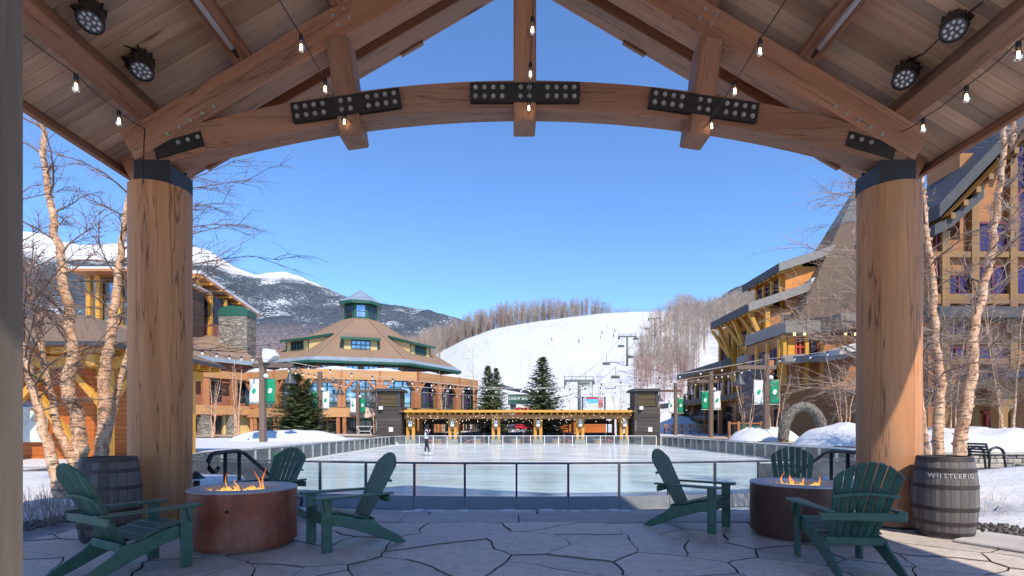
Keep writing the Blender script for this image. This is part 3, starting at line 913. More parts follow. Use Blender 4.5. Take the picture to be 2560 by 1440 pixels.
# ------------------------------------------------------------------ Adirondack chairs
def make_chair(mat, name='adirondack_chair'):
    t = thing(name, '', 'chair')
    def P(nm, mb, bev=0.006):
        me = mb.mesh(nm)
        if bev: bevel_mesh(me, bev)
        return obj(nm, me, t, mat, local=True)
    side = [(0.41, 0.375), (0.30, 0.378), (0.16, 0.35), (0.02, 0.305), (-0.10, 0.285), (-0.155, 0.28), (-0.19, 0.245), (-0.24, 0.20), (-0.34, 0.145), (-0.46, 0.075), (-0.55, 0.0), (-0.43, 0.0), (-0.30, 0.045), (-0.05, 0.15), (0.2, 0.235), (0.41, 0.275)]
    for s in (-1, 1):
        P('side_rail', MB().xz(side, s * 0.265 - 0.016, s * 0.265 + 0.016))
        P('leg', MB().bx(0.325, 0.435, s * 0.298 - 0.016, s * 0.298 + 0.016, 0, 0.535))
        P('arm_bracket', MB().xz([(0.36, 0.535), (0.43, 0.535), (0.40, 0.40)], s * 0.33 - 0.015, s * 0.33 + 0.015), 0.004)
        arm = [(0.49, 0.235), (0.505, 0.30), (0.49, 0.375), (0.44, 0.39), (0.25, 0.39), (0.05, 0.375), (-0.15, 0.35), (-0.37, 0.335), (-0.37, 0.262), (-0.12, 0.262), (0.1, 0.255), (0.3, 0.235)]
        P('armrest', MB().prism([(x, s * y) for x, y in arm], 0.536, 0.558))
    P('arm_support', MB().bx(-0.315, -0.285, -0.37, 0.37, 0.46, 0.534))
    P('apron', MB().bx(0.412, 0.436, -0.28, 0.28, 0.28, 0.375))
    ctr = [(0.425, 0.372), (0.325, 0.385), (0.225, 0.372), (0.125, 0.346), (0.025, 0.316), (-0.06, 0.298)]
    for (x0, z0), (x1, z1) in zip(ctr, ctr[1:]):
        P('seat_slat', MB().bar(((x0) - 0.004, 0, z0 + 0.012), (x1 + 0.004, 0, z1 + 0.012), 0.58, 0.02))
    # fanned back, leaning backwards
    lean = math.atan2(0.37, 0.68)
    B = Matrix.Translation((-0.10, 0, 0.275)) @ Matrix.Rotation(-lean, 4, 'Y') @ Matrix(((0, 0, 1, 0), (1, 0, 0, 0), (0, 1, 0, 0), (0, 0, 0, 1)))
    for i in range(-3, 4):
        def edge(u, v):   # u = slat edge -3.5..3.5, v = height
            wid = 0.060 + 0.028 * v / 0.77
            return u * wid
        top = 0.79 - 0.0125 * i * i
        g = 0.0085
        l0, l1 = edge(i - 0.5, 0) + g, edge(i + 0.5, 0) - g
        tl, tr = edge(i - 0.5, top) + g, edge(i + 0.5, top) - g
        hl = 0.79 - 0.0125 * (i - 0.5) ** 2; hr = 0.79 - 0.0125 * (i + 0.5) ** 2
        poly = [(l0, -0.03), (l1, -0.03), (tr, hr), ((tl + tr) / 2, top + 0.002), (tl, hl)]
        P('back_slat', MB().prism(poly, -0.011, 0.011, B), 0.004)
    br = MB(); pts = []
    for k in range(9):
        a = -1 + k / 4
        pts.append(B @ Vector((a * 0.275, 0.50 - 0.03 * a * a, -0.026)))
    for a, b in zip(pts, pts[1:]): br.bar(a, b, 0.024, 0.042, up=(1, 0, 0.2))
    P('back_brace', br, 0)
    P('lower_brace', MB().bx(-0.175, -0.145, -0.25, 0.25, 0.225, 0.298))
    return t
proto = make_chair(GREENP)
CH = [(-3.31, 4.46, 61, 'green slatted garden chair in the left foreground, facing the left fire pit'),
      (-3.12, 6.68, 252, 'green slatted garden chair behind the left fire pit, facing the viewer'),
      (-1.70, 5.54, 216, 'green slatted garden chair right of the left fire pit, seen side-on'),
      (2.20, 6.43, -38.5, 'green slatted garden chair left of the right fire pit, seen side-on'),
      (3.71, 6.85, 245, 'green slatted garden chair behind the right fire pit, facing the viewer'),
      (2.97, 4.62, 82, 'green slatted garden chair in the right foreground, seen from behind')]
for i, (x, y, a, lab) in enumerate(CH):
    c = proto if i == 0 else copy_tree(proto)
    c.location = (x, y, 0.002); c.rotation_euler = (0, 0, math.radians(a)); c.scale = (0.92, 0.92, 0.985)
    tag(c, lab, 'chair', 'green chairs around the fire pits')

# ------------------------------------------------------------------ fire pits
def rust_mat(name, a, b, c):
    t = NT(name)
    v = t.co('Object', (1, 1, 0.5), False)
    n1 = t.noise(v, 1.6, 6, 0.65, 0.6); n2 = t.noise(v, 14, 5, 0.7)
    cc = t.ramp(n1, [(0.32, a), (0.5, b), (0.68, c)])
    cc = t.mix(t.ramp(n2, [(0.5, 0.0), (0.75, 0.4)]), cc, mul(a, 0.5))
    dr = t.noise(t.co('Object', (5, 5, 0.25), False), 1.0, 3)
    cc = t.mix(t.ramp(dr, [(0.56, 0.0), (0.70, 0.65)]), cc, (0.03, 0.018, 0.014))
    t.col(cc); t.rough(t.math('MULTIPLY_ADD', n1, 0.3, 0.35)); t.bump(n2, 0.25, 0.006)
    t.set(Metallic=0.15)
    return t.m
RUST = rust_mat('rusted_steel', (0.16, 0.026, 0.012), (0.26, 0.06, 0.028), (0.30, 0.14, 0.09))
RUST2 = rust_mat('dark_rusted_steel', (0.055, 0.018, 0.012), (0.085, 0.03, 0.02), (0.12, 0.055, 0.04))
RIM = plain('steel_rim', (0.40, 0.38, 0.40), 0.45, 0.2, 6, bump=0.1, metal=0.2)
LAVA = plain('lava_rock', (0.02, 0.017, 0.016), 0.9, 0.4, 30, bump=0.8)
def flame_mat():
    t = NT('flame')
    uv = t.n('ShaderNodeTexCoord'); sp = t.n('ShaderNodeSeparateXYZ'); t.l(uv.outputs['Object'], sp.inputs[0])
    k = t.math('DIVIDE', t.math('SUBTRACT', sp.outputs['Z'], 0.50), 0.30, clamp=True)
    nz = t.noise(uv.outputs['Object'], 16, 4)
    c = t.ramp(t.math('ADD', k, t.math('MULTIPLY', t.math('SUBTRACT', nz, 0.5), 0.5)), [(0.08, (1.0, 0.70, 0.22)), (0.36, (1.0, 0.40, 0.06)), (0.8, (0.95, 0.18, 0.03))])
    em = t.n('ShaderNodeEmission'); t.l(c, em.inputs[0]); em.inputs[1].default_value = 0.62
    tr = t.n('ShaderNodeBsdfTransparent')
    lw = t.n('ShaderNodeLayerWeight'); lw.inputs[0].default_value = 0.45
    op = t.math('SUBTRACT', 0.9, t.math('MULTIPLY', lw.outputs['Facing'], 0.8), clamp=True)
    op = t.math('MULTIPLY', op, t.ramp(nz, [(0.30, 0.25), (0.52, 1.0)]))
    op = t.math('MULTIPLY', op, t.math('SUBTRACT', 1.05, t.math('MULTIPLY', k, 0.6)))
    mx = t.n('ShaderNodeMixShader'); t.l(op, mx.inputs[0]); t.l(tr.outputs[0], mx.inputs[1]); t.l(em.outputs[0], mx.inputs[2])
    t.l(mx.outputs[0], t.out.inputs['Surface'])
    return t.m
FLAME = flame_mat()
def fire_pit(c, mat, label, seed, tall):
    r = random.Random(seed)
    t = thing('fire_pit', label, 'fire pit', (c[0], c[1], 0), 0, 'round steel fire pits on the patio')
    MB().lathe([(0.46, 0.001), (0.46, 0.05), (0.525, 0.05), (0.527, 0.3), (0.525, 0.585), (0.51, 0.585), (0.51, 0.06)], 56).obj('drum', mat, t, auto=40, M=Matrix.Translation((c[0], c[1], 0)))
    MB().lathe([(0.528, 0.586), (0.530, 0.600), (0.522, 0.606), (0.365, 0.606), (0.360, 0.598), (0.360, 0.46), (0.355, 0.46), (0.355, 0.586)], 56, closed=True).obj('rim', RIM, t, auto=40, M=Matrix.Translation((c[0], c[1], 0)))
    m = MB(); m.lathe([(0.0, 0.50), (0.359, 0.50)], 32, (c[0], c[1], 0))
    for k in range(150):
        a, q = r.uniform(0, 6.28), 0.33 * math.sqrt(r.random()); s = r.uniform(0.018, 0.04)
        m.lathe([(0, -s * .5), (s, -s * .3), (s * r.uniform(.6, 1.1), s * .4), (0, s * .7)], 6, (c[0] + q * math.cos(a), c[1] + q * math.sin(a), 0.505), Matrix.Rotation(r.uniform(0, 3), 4, 'X'))
    tag(m.obj('lava_rocks', LAVA, t), kind='stuff')
    MB().lathe([(0.0, 0), (0.016, 0), (0.016, 0.012), (0, 0.012)], 10, (c[0] + 0.1, c[1] - 0.515, 0.42), Matrix.Rotation(math.radians(90), 4, 'X')).obj('gas_valve', BLACK, t)
    # flames: curling closed tongues
    m = MB()
    for k in range(80):
        a, q = r.uniform(0, 6.28), 0.27 * math.sqrt(r.random())
        h = r.uniform(0.035, 0.105) if k > 4 else r.uniform(0.12, tall)
        w = r.uniform(0.007, 0.024) * (1 if k > 6 else 0.75)
        p = Vector((c[0] + q * math.cos(a) * 1.1, c[1] + q * math.sin(a) * 0.8, 0.50)); pts = []; rd = []
        ph, ph2, am = r.uniform(0, 6.28), r.uniform(0, 6.28), r.uniform(0.015, 0.04)
        for i in range(9):
            u = i / 8
            pts.append(p + Vector((am * math.sin(ph + u * 5) * u * 1.4 - 0.03 * u, am * math.sin(ph2 + u * 4) * u, h * u)))
            rd.append(w * (0.55 + 1.2 * u) * (1 - u) ** 0.8 + 0.001)
        m.tube(pts, rd, 7, False)
    m.obj('flames', FLAME, t, True)
fire_pit((-2.85, 5.53), RUST, 'left round rusted fire pit with tall orange flames', 3, 0.33)
fire_pit((3.32, 6.0), RUST2, 'right round dark brown fire pit with small flames', 8, 0.22)

# ------------------------------------------------------------------ whiskey barrels
STAVE = wood('stave_wood', (0.115, 0.092, 0.083), (0.03, 0.024, 0.022), 2, 0.75, 11, rnd=0.38, grey=(0.15, 0.135, 0.13))
HOOP = plain('hoop_iron', (0.05, 0.035, 0.032), 0.55, 0.3, 10, bump=0.2, metal=0.3)
def barrel(c, label, rot, text=False):
    t = thing('barrel', label, 'barrel', (c[0], c[1], 0.0), rot, 'old wooden barrels beside the columns')
    H, rb, rm = 0.91, 0.248, 0.300
    def rad(z): u = (z / H - 0.5) * 2; return rb + (rm - rb) * (1 - abs(u) ** 2.2)
    ns = 22
    me = None
    for k in range(ns):
        a0, a1 = 2 * math.pi * k / ns + 0.006, 2 * math.pi * (k + 1) / ns - 0.006
        m = MB(); J = 10
        for j in range(J + 1):
            z = H * j / J
            for a, dr in ((a0, 0), ((a0 + a1) / 2, 0.003), (a1, 0), (a1, -0.022), (a0, -0.022)):
                r = rad(z) + dr
                m.v.append((r * math.cos(a), r * math.sin(a), z))
        for j in range(J):
            for q in range(5):
                m.f.append((j * 5 + q, j * 5 + (q + 1) % 5, (j + 1) * 5 + (q + 1) % 5, (j + 1) * 5 + q))
        m.f += [(4, 3, 2, 1, 0), tuple(J * 5 + q for q in range(5))]
        m.obj('stave', STAVE, t, local=True)
    for z0, z1 in ((0.025, 0.075), (0.155, 0.195), (0.315, 0.355), (0.56, 0.60), (0.745, 0.785), (0.86, 0.908)):
        MB().lathe([(rad(z0) + 0.002, z0), (rad(z0) + 0.007, z0), (rad(z1) + 0.007, z1), (rad(z1) + 0.002, z1)], 44, closed=True).obj('hoop', HOOP, t, local=True, auto=40)
    MB().lathe([(0.0, 0.86), (rad(0.86) - 0.018, 0.86), (rad(0.86) - 0.018, 0.845), (0, 0.845)], 44).obj('lid', STAVE, t, local=True)
    return t
barrel((-4.46, 5.76), 'dark wooden barrel behind the left foreground chair, beside the left column', 0.2)
rbar = barrel((4.92, 5.92), 'weathered grey barrel with stencilled letters beside the right column', 0.5)
def text(name, s, size, M, mat, parent, extrude=0.001, align='CENTER'):
    cu = bpy.data.curves.new(name, 'FONT'); cu.body = s; cu.size = size; cu.extrude = extrude
    cu.align_x = align; cu.align_y = 'CENTER'; cu.materials.append(mat); cu.resolution_u = 2
    tmp = bpy.data.objects.new(name, cu); COL.objects.link(tmp)
    bpy.context.view_layer.update()
    me = bpy.data.meshes.new_from_object(tmp.evaluated_get(bpy.context.evaluated_depsgraph_get()))
    bpy.data.objects.remove(tmp); bpy.data.curves.remove(cu)
    me.materials.clear(); me.materials.append(mat)
    return obj(name, me, parent, None, M)
CHALK = plain('chalk_paint', (0.5, 0.48, 0.47), 0.8, 0.3, 60, bump=0)
STAND = Matrix.Rotation(math.radians(90), 4, 'X')
for i, chx in enumerate('WHISTLEPIG'):
    a = math.radians(-152 + i * 8.2)
    r = 0.294
    text('stencil_letter', chx, 0.068, Matrix.Translation((4.92 + r * math.cos(a), 5.92 + r * math.sin(a), 0.70)) @ Matrix.Rotation(a + math.radians(90), 4, 'Z') @ STAND @ Matrix.Rotation(math.radians(-6), 4, 'X'), CHALK, rbar)
sl = MB().bx(-0.42, 0.42, -0.40, 0.40, 0.0, 0.035)
me = sl.mesh('paving_slab'); bevel_mesh(me, 0.012)
o = obj('paving_slab', me, None, CONC, Matrix.Translation((5.28, 5.42, 0.006)) @ Matrix.Rotation(0.5, 4, 'Z'))
tag(o, 'flat grey stone slab on the patio edge in front of the right barrel', 'slab')

# ------------------------------------------------------------------ handrails to the rink steps
def handrail(x, s, label):
    t = thing('handrail', label, 'handrail', (x, 7.3, 0), 0, 'black pipe handrails at the rink steps')
    pts = [(x, 6.84, 0.70), (x, 6.79, 0.66), (x, 6.71, 0.655), (x, 6.63, 0.71), (x, 6.61, 0.80), (x, 6.66, 0.87), (x, 6.76, 0.90), (x, 7.30, 0.90), (x, 7.5, 0.86), (x, 9.2, 0.02), (x, 9.4, -0.05), (x, 9.52, -0.04), (x, 9.56, -0.1), (x, 9.5, -0.2)]
    MB().tube(pts, 0.03, 10).obj('rail', BLACK, t, True)
    for y, z0, z1 in ((7.0, 0.0, 0.88), (7.36, 0.0, 0.88), (9.1, -0.8, 0.05)):
        p = MB().tube([(x, y, z0), (x, y, z1)], 0.026, 10).obj('post', BLACK, t, True)
        MB().lathe([(0.06, z0), (0.06, z0 + 0.015), (0.03, z0 + 0.02)], 14, (x, y, 0.002)).obj('flange', BLACK, p)
handrail(-3.86, -1, 'black pipe handrail with a curled end behind the left fire pit')
handrail(4.52, 1, 'black pipe handrail with a curled end behind the right fire pit')
t = thing('path_light', 'short black path light with a pagoda cap by the left column', 'path light', (-4.37, 7.2, 0))
MB().lathe([(0.045, 0.0), (0.045, 0.48), (0.035, 0.49)], 14, (-4.37, 7.2, 0)).obj('stem', BLACK, t, auto=40)
MB().lathe([(0.04, 0.49), (0.04, 0.53)], 14, (-4.37, 7.2, 0)).obj('lamp_glass', PANE, t)
MB().lathe([(0.115, 0.525), (0.118, 0.53), (0.045, 0.585), (0.045, 0.60), (0.0, 0.63)], 20, (-4.37, 7.2, 0)).obj('cap', BLACK, t, auto=30)
# ------------------------------------------------------------------ rink railings: posts, glass panes, top rail, base panels
def resample(pts, step):
    P = [Vector((p[0], p[1], 0)) for p in pts]
    L = [0]
    for a, b in zip(P, P[1:]): L.append(L[-1] + (b - a).length)
    n = max(1, round(L[-1] / step)); out = []
    for k in range(n + 1):
        d = L[-1] * k / n
        i = max(j for j in range(len(L)) if L[j] <= d + 1e-6); i = min(i, len(P) - 2)
        out.append(P[i].lerp(P[i + 1], (d - L[i]) / max(1e-9, L[i + 1] - L[i])))
    return out
KICK = plain('white_kickboard', (0.60, 0.61, 0.63), 0.45, 0.06, 3, bump=0.05, rnd=0.04)
def railing(pts, label, zi=-0.5, h=0.83, kick=True, pw=0.055, matp=STEEL, kickm=KICK):
    P = resample(pts, 1.29)
    t = thing('rink_railing', label, 'railing', (P[0].x, P[0].y, zi), 0, 'glass railings around the rink')
    for i, p in enumerate(P):
        a = P[min(i + 1, len(P) - 1)] - P[max(i - 1, 0)]
        vbeam('post', (p.x, p.y), zi - 0.02, zi + h - 0.03, pw, pw, matp, t, up=a.normalized(), bev=0)
    for a, b in zip(P, P[1:]):
        d = (b - a).normalized()
        ra, rb_ = a + Vector((0, 0, zi + h)), b + Vector((0, 0, zi + h))
        beam('top_rail', ra - d * 0.004, rb_ + d * 0.004, 0.07, 0.05, matp, t, bev=0)
        m = 0.045
        beam('glass_pane', a + d * m + Vector((0, 0, zi + h / 2 + 0.0)), b - d * m + Vector((0, 0, zi + h / 2 + 0.0)), 0.012, h - 0.12, PANE, t, bev=0)
        if kick:
            nrm = Vector((d.y, -d.x, 0))
            beam('base_panel', a + d * 0.004 + nrm * 0.06 + Vector((0, 0, zi - 0.15)), b - d * 0.004 + nrm * 0.06 + Vector((0, 0, zi - 0.15)), 0.03, 0.34, kickm, t, bev=0)
    return t
railing(NEAR, 'curved glass railing along the near side of the rink', matp=RAILSTEEL, kickm=plain('shaded_kickboard', (0.22, 0.23, 0.25), 0.45, 0.08, 3, bump=0.05, rnd=0.05))  # near kickboards darker than the others; roof shade put into their colour
railing(RIGHT, 'glass railing along the right side of the rink', matp=SIDESTEEL)
railing(FAR, 'white glass railing along the far side of the rink', matp=WHITE)
lrail = railing(list(reversed(LEFT)), 'glass railing along the left side of the rink', matp=SIDESTEEL)

part(lrail, 'green_sign', plain('green_sign_panel', (0.0, 0.30, 0.09), 0.5, 0.05, 3, bump=0), (-10.86, -10.44), (23.32, 23.38), (-0.42, 0.02))
# retaining walls between rink level and plaza
t = thing('retaining_wall', 'low dry stone retaining wall behind the left rink railing', 'stone wall', (-12.0, 30, -0.84))
MB().bx(-12.35, -11.75, 12.5, 47.5, -0.9, 0.17).obj('masonry', DRYSTONE, t)
m = MB(); y = 12.5
rs2 = random.Random(4)
while y < 47.4:
    w = min(rs2.uniform(0.6, 1.3), 47.5 - y)
    me = MB().bx(-12.45, -11.66, y + 0.01, y + w - 0.01, 0.171, 0.225 + rs2.uniform(-0.01, 0.015)).mesh('cap_stone'); bevel_mesh(me, 0.02)
    obj('cap_stone', me, t, CONC); y += w
t = thing('retaining_wall', 'dark retaining wall with a wooden bench rail behind the right rink railing', 'wall', (15.2, 30, -0.84))
MB().bx(14.95, 15.45, 12.5, 50.5, -0.9, 0.12).obj('masonry', DRYSTONE, t)
MB().bx(14.80, 14.93, 23.5, 31.5, -0.2, -0.12).obj('bench_rail', ORANGE, t)

# ------------------------------------------------------------------ lamp posts with banners
BANG = plain('green_banner', (0.0, 0.25, 0.12), 0.7, 0.1, 3, bump=0.1)
BANW = plain('white_banner', (0.75, 0.78, 0.78), 0.7, 0.06, 3, bump=0.1)
LAMPGREY = plain('lamp_shade_grey', (0.055, 0.06, 0.068), 0.45, 0.2, 8, bump=0.05)
LOGOG = plain('logo_green', (0.0, 0.30, 0.16), 0.7, 0.05, 3, bump=0)
LOGOW = plain('logo_white', (0.8, 0.82, 0.82), 0.7, 0.05, 3, bump=0)
def leaf_logo(c, k):
    pts = []
    for i in range(16):
        a = 2 * math.pi * i / 16
        pts.append((c[0] + 0.12 * k * math.cos(a) * (1 + 0.25 * math.sin(2 * a)), c[1] + 0.17 * k * math.sin(a)))
    return pts
def lamp_post(px, pytop, side, label, gside, snow=False):
    """side = +1: lamp arm to the right"""
    Y = F * 4.75 / (HY - pytop); x = (px - CX) / F * Y
    z0 = gz(x, Y) - 0.2
    t = thing('lamp_post', label, 'lamp post', (x, Y, z0), 0, 'wooden lamp posts around the rink')
    vbeam('post', (x, Y), z0, 6.0, 0.34, 0.34, POSTWOOD, t, bev=0.02)
    beam('cross_arm', (x - side * 0.62, Y - 0.02, 5.12), (x + side * 1.95, Y - 0.02, 5.12), 0.30, 0.26, POSTWOOD, t, bev=0.02)
    lx = x + side * 1.75
    l = MB().lathe([(0.03, 5.0), (0.035, 4.72), (0.10, 4.70), (0.13, 4.45), (0.26, 4.22), (0.42, 3.98), (0.40, 3.98), (0.24, 4.2), (0.0, 4.4)], 20, (lx, Y, 0)).obj('lamp_shade', LAMPGREY, t, auto=40)
    MB().lathe([(0.0, 4.05), (0.1, 4.1), (0.1, 4.3)], 12, (lx, Y, 0)).obj('bulb', WHITE, l)
    MB().lathe([(0.0, -0.16), (0.13, -0.1), (0.16, 0), (0.13, 0.1), (0, 0.16)], 14, (x + 0.26, Y - 0.1, 4.45)).obj('speaker_ball', WHITE, t, True)
    for sg in (-1, 1):
        green = (sg == gside)
        xa, xb = x + sg * 0.22, x + sg * 0.82
        m = MB(); N = 8
        for j in range(N + 1):
            z = 2.68 + 1.58 * j / N
            for i in range(4):
                u = i / 3
                b = 0.05 * math.sin(j * 0.9 + u * 3) * u
                m.v.append((xa + (xb - xa) * u, Y - 0.06 + b, z))
        m.f = [(j * 4 + i, j * 4 + i + 1, (j + 1) * 4 + i + 1, (j + 1) * 4 + i) for j in range(N) for i in range(3)]
        if sg < 0: m.f = [tuple(reversed(f)) for f in m.f]
        bn = m.obj('banner', BANG if green else BANW, t, True)
        bn.modifiers.new('thickness', 'SOLIDIFY').thickness = 0.012
        zc = 3.5
        MB().prism(leaf_logo(((xa + xb) / 2, zc), 1.0), 0.0, 0.01, Matrix.Translation((0, Y - 0.115, 0)) @ STAND).obj('emblem', LOGOW if green else LOGOG, bn)
        m = MB()
        for z in (2.68, 4.28):
            m.tube([(x + sg * 0.15, Y - 0.06, z), (xb + sg * 0.05, Y - 0.06, z)], 0.02, 6)
        m.obj('banner_rod', STEEL, t)
    if snow:
        r_ = random.Random(2); bm = bmesh.new()
        for px_, pz_ in ((0.12, 6.0), (0.2, 6.22), (0.75, 6.1), (1.02, 5.78), (0.85, 5.62), (0.45, 5.35), (0.2, 5.3), (0.16, 5.6)):
            for dy in (-0.42, 0.0, 0.36): bm.verts.new((x + px_ * (1 - 0.15 * abs(dy)) + r_.uniform(-.04, .04), Y + dy, pz_ * 1.0 + r_.uniform(-.04, .04) - 0.1 * abs(dy)))
        bmesh.ops.convex_hull(bm, input=bm.verts[:])
        me_ = bpy.data.meshes.new('snow_cap'); bm.to_mesh(me_); bm.free(); bevel_mesh(me_, 0.05, 2, 10)
        obj('snow_cap', me_, t, SNOWCLEAN)
    return Vector((x, Y, 5.7))
LP = [lamp_post(657, 880, 1, 'nearest left lamp post with banners and a lump of snow on top', 1, True),
      lamp_post(800, 929, 1, 'middle left lamp post with banners before the round lodge', -1),
      lamp_post(895, 956, 1, 'farthest left lamp post with banners near the left dark tower', 1)]
RP = [lamp_post(1915, 886, -1, 'nearest right lamp post with banners beside the willow arch', 1),
      lamp_post(1777, 929, -1, 'middle right lamp post with banners before the right lodge', -1),
      lamp_post(1689, 957, -1, 'farthest right lamp post with banners near the right dark tower', 1)]
FESTB = plain('festoon_bulb', (0.75, 0.74, 0.70), 0.2, 0.05, 5, bump=0)
ROPE = plain('festoon_cord', (0.42, 0.38, 0.34), 0.6, 0.1, 5, bump=0)
def festoon(a, b, sag, label, n=12, mat=ROPE, r=0.022):
    t = thing('festoon_string', label, 'string lights', a, 0, 'bulb strings between the lamp posts')
    P = [a.lerp(b, k / 24) + Vector((0, 0, -4 * sag * (k / 24) * (1 - k / 24))) for k in range(25)]
    MB().tube(P, r, 5, False).obj('cord', mat, t, True)
    m = MB(); ms = MB()
    for k in range(1, n):
        u = k / n
        p = a.lerp(b, u) + Vector((0, 0, -4 * sag * u * (1 - u)))
        ms.tube([p, p + Vector((0, 0, -0.14))], 0.05, 6)
        m.lathe([(0.03, -0.14), (0.06, -0.2), (0.055, -0.26), (0, -0.3)], 8, p)
    tag(m.obj('bulbs', FESTB, t, True), kind='stuff'); tag(ms.obj('sockets', BLACK, t), kind='stuff')
festoon(W(380, 835, 24), LP[0], 0.3, 'bulb string from the left kiosk to the nearest left lamp post', 8)
festoon(LP[0], LP[1], 0.25, 'bulb string between the nearest and middle left lamp posts', 8)
festoon(LP[1], LP[2], 0.3, 'bulb string between the middle and farthest left lamp posts', 8)
festoon(LP[0], RP[1], 1.6, 'bulb string crossing the rink from the nearest left lamp post', 26)
festoon(LP[1], RP[0], 1.6, 'bulb string crossing the rink from the middle left lamp post', 26)
festoon(LP[2], RP[2], 1.2, 'bulb string crossing the rink before the yellow shelter', 26)
festoon(RP[0], W(2280, 830, 25), 0.2, 'bulb string from the nearest right lamp post past the right column', 8)
festoon(RP[0], RP[1], 0.3, 'bulb string between the nearest and middle right lamp posts', 8)
festoon(RP[1], RP[2], 0.3, 'bulb string between the middle and farthest right lamp posts', 8)

# ------------------------------------------------------------------ yellow rinkside shelter and its dark towers
YS = 52.0; k = F / YS
def SX(px): return (px - CX) / k
def SZ(py): return EYE + (HY - py) / k
sh = thing('yellow_shelter', 'long yellow timber shelter behind the far side of the rink', 'shelter', (SX(1290), YS, -0.8))
part(sh, 'floor', CONC, (SX(1000), SX(1585)), (YS - 1.2, YS + 5), (-0.82, -0.52))
part(sh, 'roof', SHINGLE2, (SX(1004), SX(1582)), (YS - 1.3, YS + 5.4), (SZ(1031), SZ(1027)))
part(sh, 'fascia', YELLOW, (SX(1018), SX(1572)), (YS - 1.42, YS - 1.30), (SZ(1032), SZ(1026)))
n = 38
for i in range(n):
    x = SX(1024) + (SX(1568) - SX(1024)) * i / (n - 1)
    beam('rafter_tail', (x, YS - 1.29, SZ(1034)), (x, YS + 4.5, SZ(1034)), 0.13, 0.18, YELLOW, sh, bev=0)
beam('front_beam', (SX(1012), YS, SZ(1042)), (SX(1575), YS, SZ(1042)), 0.35, 0.42, TAN, sh)
beam('rear_beam', (SX(1012), YS + 4.2, SZ(1042)), (SX(1575), YS + 4.2, SZ(1042)), 0.3, 0.4, ORANGE, sh)
SPX = (1027, 1132, 1240, 1345, 1450, 1560)
for i, px in enumerate(SPX):
    for dx in (-0.27, 0.27):
        vbeam('post', (SX(px) + dx, YS), -0.1, SZ(1047), 0.30, 0.30, YELLOW, sh)
        vbeam('post', (SX(px) + dx, YS + 4.2), -0.5, SZ(1047), 0.26, 0.26, ORANGE, sh, bev=0)
    part(sh, 'stone_pier', DRYSTONE, (SX(px) - 0.5, SX(px) + 0.5), (YS - 0.3, YS + 0.3), (-0.52, -0.1))
    part(sh, 'post_core', DARK, (SX(px) - 0.12, SX(px) + 0.12), (YS - 0.1, YS + 0.1), (-0.1, 0.5))
    hb = part(sh, 'heater_box', WHITE, (SX(px) - 0.17, SX(px) + 0.17), (YS - 0.42, YS - 0.16), (SZ(1066), SZ(1051)))
    MB().bx(SX(px) - 0.13, SX(px) + 0.13, YS - 0.36, YS - 0.16, SZ(1073), SZ(1066) - 0.003).obj('heater_foot', POSTWOOD, hb)
for a, b in zip(SPX, SPX[1:]):
    x0, x1 = SX(a) + 0.45, SX(b) - 0.45
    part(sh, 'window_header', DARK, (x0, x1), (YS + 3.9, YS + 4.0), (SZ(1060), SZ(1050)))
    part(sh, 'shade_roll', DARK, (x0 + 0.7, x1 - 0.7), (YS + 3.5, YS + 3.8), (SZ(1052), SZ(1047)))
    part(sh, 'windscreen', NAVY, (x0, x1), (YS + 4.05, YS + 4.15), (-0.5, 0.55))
    part(sh, 'window_frame', DARK, (x0 + 3.0, x0 + 3.1), (YS + 3.95, YS + 4.05), (0.55, SZ(1060)))
